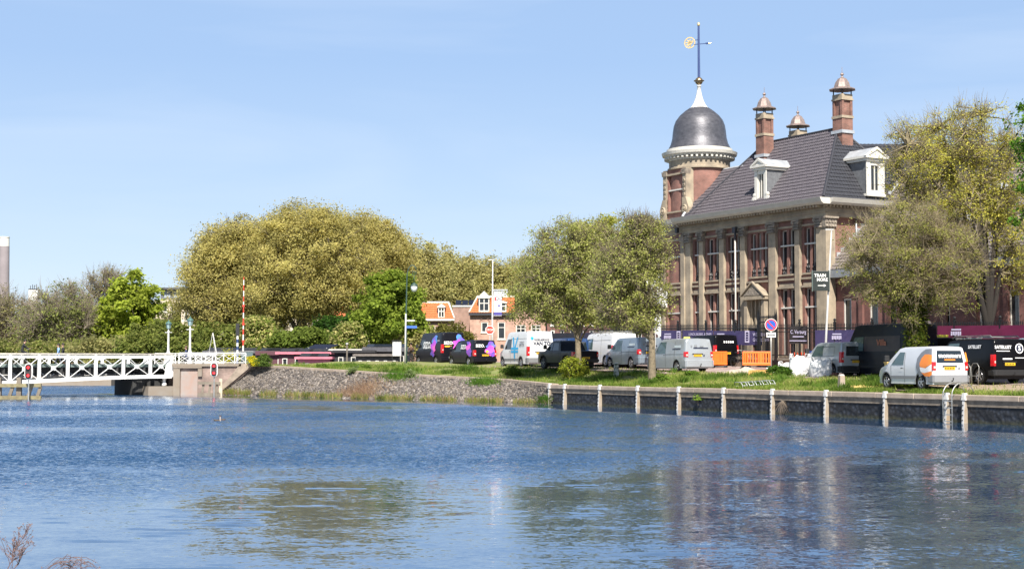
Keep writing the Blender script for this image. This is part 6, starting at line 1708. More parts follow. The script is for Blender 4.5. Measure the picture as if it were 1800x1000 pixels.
# caddy in the foreground
p, _, _ = vpos(1618, 65.5)
sw = []
vehicle('compact_van', 'white compact van with orange swirl and mommers lettering, nearest to the quay', 'van', p, R(17.5), 4.42, 1.80, 1.84, van_top(4.42, 1.84, .95, 1.08, 1.75, .7), caddy_v, (-1.33, 1.42), .325, 1.0, .17, .16,
        side_glass=[[(.98, 1.06), (.0, 1.06), (-.02, 1.62), (.38, 1.62)]], ws=(.47, 1.27), rear_glass=(.66, 1.16, 1.68), tail=(.88, .84, 1.20, .14), plate=(0, .92), plate_y=.05, bumper=(.30, .64), bump_mat=M('bumper grey', (.22, .225, .24), rough=.45),
        seams=[(-.08, .3, -.08, 1.6), (1.0, .55, 1.0, 1.05), (-2.0, 1.08, -1.95, 1.08)], handles=((.1, .92),), mould=.46, rim=m_rim,
        decals=[([(-1.25, .55), (-1.02, .95), (-1.05, 1.35), (-1.3, 1.6), (-1.6, 1.74), (-2.14, 1.76), (-2.16, 1.4), (-2.16, .75), (-1.75, .70)], g_grey),
                ([(-1.95, 1.52), (-1.62, 1.52), (-1.38, 1.35), (-1.28, 1.12), (-1.32, .98), (-1.7, .92), (-2.17, 1.12), (-2.17, 1.48)], g_orange),
                ([(-1.30, .97), (-1.36, .78), (-1.75, .66), (-2.17, .62), (-2.17, 1.10), (-1.75, .92)], g_white),
                ([(-1.42, .74), (-1.68, .72), (-2.17, .80), (-2.17, .56), (-1.70, .58)], g_orange)],
        rear_decals=[(('mommers', .0, 1.46, .27, 1.0), g_white), ([(-.25, 1.26), (.28, 1.26), (.28, 1.31), (-.25, 1.31)], g_orange), (blob(-.42, .92, .05, .05, 1), g_grey), ([(-.88, 1.2), (-.80, 1.2), (-.78, 1.6), (-.84, 1.6)], g_orange)])
# black low van at the right
p, _, _ = vpos(1714, 67.5)
ring = [(-.42 + .22 * math.cos(a), 1.55 + .22 * math.sin(a)) for a in np.linspace(0, 2 * math.pi, 24, endpoint=False)]
ring2 = [(-.42 + .175 * math.cos(a), 1.55 + .175 * math.sin(a)) for a in np.linspace(0, 2 * math.pi, 24, endpoint=False)]
rt = vehicle('delivery_van', 'black low van with SATELLIET lettering, round S badge and roof rack', 'van', p, R(20), 4.97, 1.99, 1.96, van_top(4.97, 1.96, .95, 1.12, 1.8), black_v, (-1.5, 1.55), .34, 1.0, .12, .08,
        side_glass=[cab_glass(4.97, 1.96, .95, 1.12, 1.8, 1.10)], ws=(.68, 1.53), tail=(.96, .78, 1.28, .09), plate=(0, .86), plate_y=.12, bumper=(.34, .60), bump_mat=m_plast, rack=True,
        decals=[(('SATELLIET', -1.2, 1.62, .2, 1), g_white), (blob(-.9, 1.0, .01, .01, 1), g_white)],
        rear_decals=[(('SATELLIET', .45, 1.60, .19, 1.0), g_white), ([(.1, 1.42), (.8, 1.42), (.8, 1.45), (.1, 1.45)], g_white), ([(a_, b_) for a_, b_ in ring], g_white), ([(.0, 1.06), (.5, 1.06), (.5, 1.12), (.0, 1.12)], g_white), ([(-.8, 1.12), (-.15, 1.12), (-.15, 1.15), (-.8, 1.15)], g_white)])
ctr = [o for o in rt.children if o.name.startswith('rear_graphic')]
# dark disc and letter inside the badge
def rp2(y, z, o): return (-4.97 / 2 + .08 * max(0, (z - 1) / .96) ** 1.2 - o - .03 * (1 - (y / .995) ** 2), y, z)
mb = MB(); mb.add([rp2(y, z, .024) for y, z in ring2], [tuple(t_) for t_ in tessellate_polygon([[Vector((x, z, 0)) for x, z in ring2]])]); mb.build('badge_disc', g_dark, rt, fix=False)
V_, F_ = text2d('S', .3, .03, 1.0); mb = MB(); mb.add([rp2(-.42 - a, 1.55 + b, .030) for a, b in V_], F_); mb.build('badge_letter', g_white, rt, fix=False)
# chrome folding loops leaning on the black van
for k, (px, Y) in enumerate(((1697, 64.9), (1712, 65.2))):
    p, _, _ = vpos(px, Y)
    t_ = thing('folding_trolley', ('left' if k == 0 else 'right') + ' of two thin steel trolley frames beside the black low van', 'trolley', p, R(-60), 'steel trolley frames beside the black van')
    mb = MB(); mb.tube([(-.18, 0, 0), (-.2, .02, .5), (-.22, .03, .85), (-.12, .03, 1.0), (.12, .03, 1.0), (.22, .03, .85), (.2, .02, .5), (.18, 0, 0)], .014, 6); mb.tube([(-.2, .02, .45), (.2, .02, .45)], .014, 6); mb.tube([(-.18, 0, .05), (-.1, -.3, .03), (.1, -.3, .03), (.18, 0, .05)], .014, 6); mb.build('frame', m_galv, t_, smooth=True)
# car at the right edge, van with amber sign, crate-like kiosk
p, _, _ = vpos(1812, 72)
vehicle('estate_car', 'pale blue car cut by the right picture edge behind the black low van', 'car', p, R(35), 4.5, 1.85, 1.85, van_top(4.5, 1.85, 1.0, 1.08, 1.9), paint('pale blue', (.40, .50, .60), .2), (-1.35, 1.45), .34, 1.0, .18, .35, side_glass=[cab_glass(4.5, 1.85, 1.0, 1.08, 1.9, 1.05), [(-.4, 1.08), (-1.7, 1.1), (-1.5, 1.55), (-.4, 1.6)]], ws=(.35, 1.2), rear_glass=(.6, 1.1, 1.6), tail=(.88, .85, 1.15, .15), group='cars on the canal road')
p, _, _ = vpos(1648, 76)
vehicle('delivery_van', 'black van below a yellow light bar, between the ivy tree and low van', 'van', p, R(24), 4.9, 1.9, 1.9, van_top(4.9, 1.9, .95, 1.1, 1.8), black_v, (-1.5, 1.5), .33, 1.0, .12, .08, side_glass=[cab_glass(4.9, 1.9, .95, 1.1, 1.8, 1.1)], ws=(.65, 1.5), tail=(.92, .8, 1.3, .12))
p2 = p + Vector((0, 0, 1.95))
t_ = thing('light_bar', 'yellow light bar on the roof of a black van', 'light bar', p2, R(8)); mb = MB(); mb.box(-.52, .52, -.12, .12, 0, .13); mb.build('lens', M('amber yellow', (.75, .66, .05), rough=.3), t_, bevel=.02); mb = MB(); mb.box(-.45, .45, -.08, .08, -.08, -.002); mb.build('foot', m_plast, t_)
p, _, _ = vpos(1618, 79)
t_ = thing('utility_kiosk', 'grey graffiti covered utility box behind the ivy tree', 'kiosk', p, R(-20))
mb = MB(); mb.tbox(-.75, .75, -.6, .6, 0, 2.25, .94, .94); mb.build('box', M('graffiti grey', (.20, .20, .215), rough=.7, col2=(.07, .07, .085), scale=2.4, detail=9, thr=(.42, .55)), t_, bevel=.03)
mb = MB(); mb.tbox(-.66, .66, -.52, .52, 2.253, 2.75, .75, .8); mb.build('cap', M('kiosk cap', (.09, .075, .07), rough=.8, var=.4, scale=3), t_, bevel=.03)

# ------------------------------------------------------------------ street things
def gp(px, Y, dz=0): 
    p, t, w = vpos(px, Y); p.z += dz - .03; return p
def lamp_mast(px, Y, ztop, label, r=.07, lean=(0, 0), head='T', mat=None):
    p = gp(px, Y); H_ = ztop - p.z
    t_ = thing('street_lamp', label, 'street lamp', p)
    mb = MB(); mb.tube([(0, 0, -.2), (lean[0] * .3, 0, H_ * .3), (lean[0], lean[1], H_)], [r * 1.15, r, r * .55], 10); mb.build('mast', mat or m_mast, t_, smooth=True)
    if head == 'T':
        mb = MB(); mb.box(lean[0] - .35, lean[0] + .1, -.06, .06, H_, H_ + .07); mb.build('lamp_head', m_mast, t_)
    return t_, p, H_
m_mast = M('painted mast', (.46, .46, .455), rough=.45, var=.1, scale=3)
tl, p, H_ = lamp_mast(1448, 84, 9.95, 'tall leaning lamp mast carrying the TRAIN MORE sign', .065, (.50, 0))
sg = thing('hanging_sign', 'black TRAIN MORE sign with arrow hung on the leaning lamp mast', 'sign', (gp(1444, 83.9).x, 83.85, 7.05), R(2))
mb = MB(); mb.box(-.50, .42, -.10, .04, -.56, .56); mb.build('board', M('sign black', (.025, .032, .03), rough=.4), sg, bevel=.01)
mb = MB(); mb.box(-.55, -.502, -.09, .03, -.6, .6); mb.box(.422, .46, -.12, .06, -.6, .6); mb.build('edge_frame', M('sign edge', (.10, .13, .12), rough=.4), sg)
mb = MB()
patch_text(mb, 'TRAIN', .26, -.08, .30, -.106, .02, .9); patch_text(mb, 'MORE', .26, .04, .06, -.106, .02, .9)
mb.box(-.22, .22, -.108, -.104, -.285, -.245); mb.add([(.10, -.106, -.18), (.26, -.106, -.265), (.10, -.106, -.35), (.16, -.106, -.265)], [(0, 1, 3), (3, 1, 2)])
mb.build('lettering', M('sign white', (.75, .75, .72), rough=.6), sg, fix=False)
lamp_mast(1158, 96, 10.0, 'slim white lamp mast between the right bank tree and the tower', .065, (.0, 0))
lamp_mast(865, 118, 10.6, 'slim white lamp mast with poster in front of the orange roofed house', .075, (.05, 0))
pp = gp(875, 117.8)
t_ = thing('poster_banner', 'white poster with red and blue lettering hung on the slim mast', 'poster', (pp.x, 117.75, 7.05), 0)
mb = MB(); mb.box(-.32, .32, -.02, .0, -.85, .85); mb.build('sheet', M('poster white', (.72, .72, .74), rough=.6), t_)
mb = MB(); mb.box(-.32, .32, -.026, -.021, -.85, -.6); mb.box(.0, .2, -.026, -.021, -.15, -.02); mb.build('blue_print', M('poster blue', (.06, .05, .25), rough=.6), t_)
mb = MB(); mb.box(-.27, -.12, -.026, -.021, .3, .6); mb.build('red_print', M('poster red', (.6, .05, .06), rough=.6), t_)
mb = MB(); patch_text(mb, 'DC', .42, .1, .45, -.024, .02); mb.build('lettering', g_dark, t_, fix=False)
mb = MB(); mb.box(-.42, .32, -.02, .01, .86, .9); mb.box(-.42, .32, -.02, .01, -.9, -.86); mb.build('bracket', m_mast, t_)
# ornate lamp
p = gp(714, 118); H_ = 10.55 - p.z
t_ = thing('ornate_lamp', 'dark green ornate lamp with curled arm beside the bright green tree', 'street lamp', p)
m_lg = M('lamp green', (.035, .07, .055), rough=.5)
mb = MB(); pts = [(0, 0, -.2), (0, 0, 1.0), (0, 0, 4.5), (0.05, 0, H_ - 1.3)] + [(.05 + .42 * (1 - math.cos(a)), 0, H_ - 1.3 + .95 * math.sin(a)) for a in np.linspace(.3, math.pi * .8, 8)]
mb.tube(pts, [.10, .10, .06, .045] + [.04] * 8, 8)
cx0 = .62; 
mb.tube([(cx0 + (.22 - .016 * k) * math.cos(k * .75), 0, H_ - 1.05 + (.24 - .017 * k) * math.sin(k * .75)) for k in range(11)], .025, 6)
mb.tube([(.3, 0, H_ - .9), (.5, 0, H_ - .78), (.7, 0, H_ - .9)], .02, 6)
mb.tube([(cx0, 0, H_ - 1.2), (cx0, 0, H_ - 1.75)], .02, 6); mb.lathe([(.02, H_ - 1.72), (.12, H_ - 1.8), (.3, H_ - 1.95), (.3, H_ - 2.0), (0, H_ - 2.0)], cx0, 0, 14)
mb.build('post', m_lg, t_, smooth=True)
mb = MB(); mb.lathe([(.26, H_ - 2.0), (.27, H_ - 2.2), (.19, H_ - 2.42), (0, H_ - 2.5)], cx0, 0, 14); mb.build('globe', M('lamp globe', (.62, .66, .68), rough=.2), t_, smooth=True)
p = gp(712, 117.6)
t_ = thing('traffic_pole', 'white pole with blue street name plates at the grass edge', 'sign', p)
mb = MB(); mb.tube([(0, 0, -.2), (0.06, 0, 4.1)], .06, 8); mb.build('pole', m_mast, t_, smooth=True)
mb = MB(); mb.box(.02, .95, -.02, .02, 2.95, 3.15); mb.build('blue_plate', M('plate blue', (.05, .13, .45), rough=.4), t_)
mb = MB(); mb.box(.1, .78, .08, .1, 3.5, 3.62); mb.build('pale_plate', m_mast, t_)
p = gp(698, 118.5)
t_ = thing('notice_board', 'small white notice board on two legs left of the ornate lamp', 'notice board', p, R(-6))
mb = MB(); mb.box(-.35, .35, -.03, .03, .75, 1.85); mb.build('panel', M('notice panel', (.62, .63, .64), rough=.5, var=.2, scale=6), t_); 
mb = MB(); mb.box(-.38, -.35, -.04, .04, -.1, 1.9); mb.box(.35, .38, -.04, .04, -.1, 1.9); mb.box(-.4, .4, -.05, .05, 1.9, 2.0); mb.build('frame', m_plast, t_)
# stop sign
p = gp(861, 116.5)
t_ = thing('stop_sign', 'round red and white stop sign beside the slim mast', 'sign', p)
mb = MB(); mb.tube([(0, 0, -.2), (0, 0, 3.05)], .035, 8); mb.build('pole', m_mast, t_)
oz = 2.7
mb = MB(); mb.lathe([(0, -.06), (.32, -.06), (.32, -.04), (0, -.04)], 0, 0, 8, a0=math.pi / 8, axis='y', z=oz); mb.build('red_plate', m_red, t_)
mb = MB(); mb.lathe([(.32, -.07), (.37, -.07), (.37, -.035), (.32, -.035)], 0, 0, 8, a0=math.pi / 8, axis='y', z=oz); patch_text(mb, 'STOP', .23, 0, oz, -.068, .02); mb.build('white_marking', m_white, t_, fix=False)
# no parking sign
p = gp(1355, 86)
t_ = thing('no_parking_sign', 'round red and blue no parking sign with arrow plate on a grey pole', 'sign', p)
zc = at(1355, 571, 86).z - p.z
mb = MB(); mb.tube([(0, 0, -.2), (0, 0, zc + .15)], .04, 8); mb.build('pole', m_galv, t_, smooth=True)
mb = MB(); mb.lathe([(0, -.07), (.265, -.07), (.265, -.05), (0, -.05)], 0, 0, 28, axis='y', z=zc); mb.build('blue_disc', M('sign blue', (.02, .10, .50), rough=.4), t_)
mb = MB(); mb.lathe([(.262, -.075), (.335, -.075), (.335, -.045), (.262, -.045)], 0, 0, 28, axis='y', z=zc); mb.bar((-.19, -.075, zc + .19), (.19, -.075, zc - .19), .075, .012, (0, 1, 0)); mb.build('red_ring', M('sign red', (.62, .04, .04), rough=.4), t_)
mb = MB(); mb.lathe([(.335, -.07), (.365, -.07), (.365, -.045), (.335, -.045)], 0, 0, 28, axis='y', z=zc); mb.box(-.27, .27, -.06, -.045, zc - .72, zc - .44); mb.build('white_plate', m_white, t_)
mb = MB(); mb.box(-.17, .17, -.068, -.061, zc - .6, zc - .56)
for s_ in (-1, 1): mb.prism([(s_ * .15, zc - .65), (s_ * .23, zc - .58), (s_ * .15, zc - .51)], -.068, -.061)
mb.build('arrow', m_plast, t_)
# orange barriers
def barrier(px, Y, rot, label, wd=1.95):
    p = gp(px, Y, .03)
    t_ = thing('plastic_barrier', label, 'barrier', p, rot, 'orange plastic barriers on the pavement')
    mo = M('orange plastic', (.90, .17, .025), rough=.4, var=.08, scale=5)
    mb = MB(); h = wd / 2
    mb.box(-h, h, -.035, .035, .92, 1.04); mb.box(-h, h, -.03, .03, .20, .36); mb.box(-h, -h + .09, -.03, .03, .361, .919); mb.box(h - .09, h, -.03, .03, .361, .919)
    n = 11
    for k in range(1, n): x = lerp(-h, h, k / n); w_ = .045 if k not in (7,) else .10; mb.box(x - w_, x + w_, -.022, .022, .361, .919)
    mb.build('panel', mo, t_, bevel=.01)
    for s_ in (-1, 1): mb = MB(); mb.tbox(s_ * h * .8 - .08, s_ * h * .8 + .08, -.28, .28, 0, .20, .8, .4); mb.build('foot', m_plast, t_)
barrier(1330, 90.2, R(-3), 'wide orange plastic barrier beside the no parking sign', 1.75)
barrier(1264, 92.5, R(-22), 'narrow orange plastic barrier right of the hidden black van', 1.0)
barrier(1311, 90.9, R(70), 'orange plastic barrier seen end on at the left of the wide one', 1.2)
# big bags
def bigbag(px, Y, w, h, label, seed, open_=False):
    p = gp(px, Y); r_ = random.Random(seed)
    t_ = thing('big_bag', label, 'bulk bag', p, r_.uniform(-.4, .4), 'white bulk bags on the grass')
    n = 20; m = 11; vs = []
    for j in range(m + 1):
        f_ = j / m
        for k in range(n):
            a = 2 * math.pi * k / n; sq = 1 / max(abs(math.cos(a)), abs(math.sin(a))) ** .6
            bul = 1 + .14 * math.sin(f_ * math.pi) - .10 * f_
            rr = w / 2 * sq * bul * (1 + .07 * mnoise.noise(Vector((math.cos(a) * 2.2, math.sin(a) * 2.2, f_ * 4 + seed))) + .035 * mnoise.noise(Vector((math.cos(a) * 7, math.sin(a) * 7, f_ * 9 + seed))))
            z = h * f_ + (.30 * h * max(0, math.cos(4 * a + .7)) ** 2 * f_ ** 3) * (.5 + r_.random() * .2) + .05 * mnoise.noise(Vector((a * 3, f_ * 3, seed)))
            vs.append((rr * math.cos(a), rr * math.sin(a), z))
    fs = [(j * n + k, j * n + (k + 1) % n, (j + 1) * n + (k + 1) % n, (j + 1) * n + k) for j in range(m) for k in range(n)]
    c = len(vs); 
    for k in range(n): a = 2 * math.pi * k / n; vs.append((w * .33 * math.cos(a), w * .33 * math.sin(a), h * .86 + .06 * mnoise.noise(Vector((a * 2, seed, 1)))))
    vs.append((0, 0, h * .9)); fs += [(m * n + k, m * n + (k + 1) % n, c + (k + 1) % n, c + k) for k in range(n)] + [(c + k, c + (k + 1) % n, c + n) for k in range(n)]
    mb = MB(); mb.add(vs, fs); mb.build('sack', M('woven white plastic', (.70, .70, .70), rough=.6, var=.08, scale=6, bump=.7, bscale=9, bdist=.05), t_, smooth=True)
    for q in (0, 1, 2, 3):
        a = math.pi / 4 + q * math.pi / 2 + r_.uniform(-.2, .2); R0 = w * .52; mb = MB()
        pts = [(R0 * math.cos(a - .22), R0 * math.sin(a - .22), h * .93), (R0 * 1.02 * math.cos(a - .1), R0 * 1.02 * math.sin(a - .1), h * 1.22), (R0 * 1.05 * math.cos(a + .12), R0 * 1.05 * math.sin(a + .12), h * 1.18), (R0 * math.cos(a + .22), R0 * math.sin(a + .22), h * .93)]
        for s0, s1 in zip(pts, pts[1:]): mb.bar(s0, s1, .07, .015)
        mb.build('lifting_loop', MATS['woven white plastic'], t_)
bigbag(1406, 79.5, 1.12, 1.02, 'full white bulk bag in the middle of the row', 3)
bigbag(1442, 77.6, 1.12, .88, 'slumped white bulk bag beside the pale silver compact van', 8)
bigbag(1383, 82, .95, .66, 'small sagging white bulk bag left of the full one', 12)
bigbag(1364, 82.5, .95, .36, 'flat empty white bulk bag at the foot of the no parking sign', 15)
# bricks, pallet, sand heap, planks, bollards, racks, cones
p = gp(1460, 77.3)
t_ = thing('brick_stack', 'low stack of red brown paving bricks beside the slumped bulk bag', 'bricks', p, R(10))
mb = MB()
for j in range(3):
    for i in range(6 - j): mb.box(-.5 + i * .17 + j * .05, -.5 + i * .17 + j * .05 + .155, -.25 + .02 * j, .2, j * .09, j * .09 + .082)
mb.build('bricks', M('paver red', (.27, .13, .10), rough=.9, var=.3, scale=5), t_)
p = gp(1336, 81)
t_ = thing('wooden_pallet', 'orange brown wooden pallet with boards lying in the grass', 'pallet', p, R(-8))
mb = MB()
for k in range(6): mb.box(-.62, .62, -.42 + k * .16, -.42 + k * .16 + .11, .30, .335)
for x in (-.6, 0, .5): mb.box(x, x + .1, -.42, .5, .05, .297)
mb.box(-.66, .62, -.47, -.425, .05, .32); mb.box(-.95, .2, -.7, -.5, .0, .05)
mb.build('boards', M('pallet pine', (.55, .32, .10), rough=.8, var=.25, scale=4), t_)
p = gp(1308, 86.5)
t_ = thing('gravel_heap', 'low heap of pale gravel on the bare road edge', 'gravel heap', p); t_['kind'] = 'stuff'
vs = []; fs = []; n = 26; m = 8
for j in range(m + 1):
    for k in range(n):
        a = 2 * math.pi * k / n; r_ = j / m; vs.append((1.9 * r_ * math.cos(a), 1.2 * r_ * math.sin(a), .42 * (1 - r_) ** 1.3 * (1 + .3 * mnoise.noise(Vector((math.cos(a) * r_ * 3, math.sin(a) * r_ * 3, 0)))) - .02))
for j in range(m):
    for k in range(n): fs.append((j * n + k, (j + 1) * n + k, (j + 1) * n + (k + 1) % n, j * n + (k + 1) % n))
mb = MB(); mb.add(vs, fs); mb.build('heap', M('gravel', (.42, .35, .29), rough=.95, var=.3, scale=8, bump=.8, bscale=22, bdist=.04), t_)
p = gp(1527, 68.5)
t_ = thing('plank_pile', 'flat pile of yellow planks on the grass in front of the compact van', 'planks', p, R(12))
mb = MB()
for k in range(5): mb.box(-1.0 + .1 * (k % 2), .8 + .15 * (k % 3), -.4 + k * .15, -.4 + k * .15 + .13, .02 + .012 * k, .075 + .012 * k)
mb.build('planks', M('yellow pine', (.66, .46, .17), rough=.8, var=.2, scale=4), t_)
p = gp(1564, 68.9)
t_ = thing('timber_crate', 'small wooden crate standing behind the nose of the compact van', 'crate', p, R(10))
mb = MB(); mb.box(-.22, .22, -.15, .15, 0, 1.05); mb.build('boards', MATS['yellow pine'], t_); mb = MB(); mb.box(-.25, .25, -.18, .18, 1.053, 1.1); mb.build('lid', MATS['yellow pine'], t_)
def bollard(px, Y, h, w, mat, label):
    p = gp(px, Y); t_ = thing('bollard', label, 'bollard', p, R(15))
    mb = MB(); mb.tbox(-w / 2, w / 2, -w / 2, w / 2, -.1, h, .82, .82); mb.build('post', mat, t_, bevel=.03)
    mb = MB(); mb.tbox(-w * .36, w * .36, -w * .36, w * .36, h + .002, h + .05, .6, .6); mb.build('cap', m_cap, t_)
bollard(1478, 68.6, .66, .30, m_conc, 'square concrete bollard on the grass in front of the tall black van')
bollard(1083, 88.5, .85, .28, M('tagged concrete', (.45, .45, .42), rough=.8, col2=(.12, .14, .12), scale=6, thr=(.45, .55)), 'graffiti tagged concrete bollard in front of the blue silver van')
for k in range(5):
    p = gp(1296 + k * 12.2, 74.2)
    t_ = thing('bike_rack', ('first', 'second', 'third', 'fourth', 'last')[k] + ' steel bicycle stand from the left, low in the grass', 'bicycle stand', p, R(-72), 'steel bicycle stands in the grass')
    mb = MB(); mb.tube([(-.35, 0, .12), (-.30, 0, .30), (.35, 0, .30 - .0), (.55, 0, .14), (.5, 0, -.05)], .022, 8); mb.tube([(-.35, .25, .12), (-.30, .25, .30), (.35, .25, .30), (.55, .25, .14), (.5, .25, -.05)], .022, 8)
    mb.tube([(-.35, 0, .12), (-.38, .12, .10), (-.35, .25, .12)], .022, 8); mb.tube([(.55, 0, .14), (.57, .12, .14), (.55, .25, .14)], .022, 8)
    mb.build('hoop', M('pale galvanised', (.42, .44, .42), rough=.4, metal=.3), t_, smooth=True)
for k, px in enumerate((1390, 1396, 1402, 1408, 1414, 1420)):
    pos = QW(w_plane(px, 600, 15.2)[0], 15.2); pos.z = gz(30, 14) + .06
    t_ = thing('traffic_cone', 'orange and white traffic cone behind the railings, number %s from the left' % ('one', 'two', 'three', 'four', 'five', 'six')[k], 'traffic cone', pos, 0, 'traffic cones behind the railings')
    mb = MB(); mb.box(-.2, .2, -.2, .2, 0, .04); mb.lathe([(.15, .04), (.1, .4)], 0, 0, 12); mb.lathe([(.075, .56), (.03, .95), (0, .95)], 0, 0, 12); mb.build('cone', M('cone orange', (.80, .09, .03), rough=.5), t_)
    mb = MB(); mb.lathe([(.1, .4), (.075, .56)], 0, 0, 12); mb.build('white_band', m_white, t_)
pos = QW(w_plane(1428, 600, 15.4)[0], 15.4); pos.z = gz(28, 14) + .06
t_ = thing('blue_container', 'blue plastic drum behind the railings beside the traffic cones', 'drum', pos); mb = MB(); mb.lathe([(0, 0), (.3, 0), (.33, .2), (.33, .9), (.29, 1.05), (0, 1.05)], 0, 0, 16); mb.build('drum', M('drum blue', (.03, .08, .42), rough=.4), t_); mb = MB(); mb.lathe([(0, 1.052), (.27, 1.052), (.27, 1.10), (0, 1.10)], 0, 0, 16); mb.build('lid', m_plast, t_)
# white flags by the trunk
p = gp(1152, 92)
t_ = thing('tear_flag', 'white advertising flags on a pole behind the right tree trunk', 'flag', p)
mb = MB(); mb.tube([(0, 0, 0), (0, 0, 5.9)], .03, 6); mb.build('pole', m_mast, t_)
for k, (x0, z0, x1, z1) in enumerate(((-.55, 4.5, 0, 5.75), (.05, 4.2, .75, 5.3), (-.1, 2.4, .35, 4.0))):
    mb = MB(); vs = []
    for i in range(7):
        for j in range(7): vs.append((lerp(x0, x1, i / 6), .08 * math.sin(i * 1.3 + j), lerp(z0, z1, j / 6) - .25 * (i / 6) * (1 - j / 6)))
    mb.add(vs, [(i * 7 + j, i * 7 + 7 + j, i * 7 + 8 + j, i * 7 + j + 1) for i in range(6) for j in range(6)]); o = mb.build('flag_cloth', M('flag white', (.72, .72, .70), rough=.7, var=.15, scale=4), t_, fix=False); sd = o.modifiers.new('thick', 'SOLIDIFY'); sd.thickness = .008
# bicycle against the wall
def bicycle(p, rot, label, col, up=0):
    t_ = thing('bicycle', label, 'bicycle', p, rot)
    fr = M('bicycle black', (.02, .02, .024), rough=.5)
    for x in (-.52, .52):
        mb = MB(); pts = [(x + .33 * math.cos(a), 0, .35 + .33 * math.sin(a)) for a in np.linspace(0, 2 * math.pi, 21)]; mb.tube(pts, .018, 6, caps=False)
        for k in range(8): a = math.pi / 4 * k; mb.bar((x, 0, .35), (x + .32 * math.cos(a), 0, .35 + .32 * math.sin(a)), .006)
        mb.build('wheel', m_tyre, t_)
    mb = MB(); B = (-.08, 0, .32); S = (-.22, 0, .82); Hh = (.38, 0, .88); 
    for a, b in ((B, S), (B, Hh), (S, Hh), ((-.52, 0, .35), B), ((-.52, 0, .35), (-.2, 0, .76)), (Hh, (.52, 0, .35)), (Hh, (.33, 0, 1.05)), (S, (-.24, 0, .92))): mb.bar(a, b, .028)
    mb.build('frame', fr, t_)
    mb = MB(); mb.tube([(.28, -.28, 1.08), (.36, -.1, 1.05), (.36, .1, 1.05), (.28, .28, 1.08)], .016, 6); mb.build('handlebar', m_galv, t_)
    mb = MB(); mb.tbox(-.38, -.12, -.08, .08, .92, .98, .8, .7); mb.build('saddle', m_plast, t_)
    return t_
bicycle(gp(1299, 92.2, .03), R(-60), 'black bicycle parked against the low wall left of the orange barriers', None)

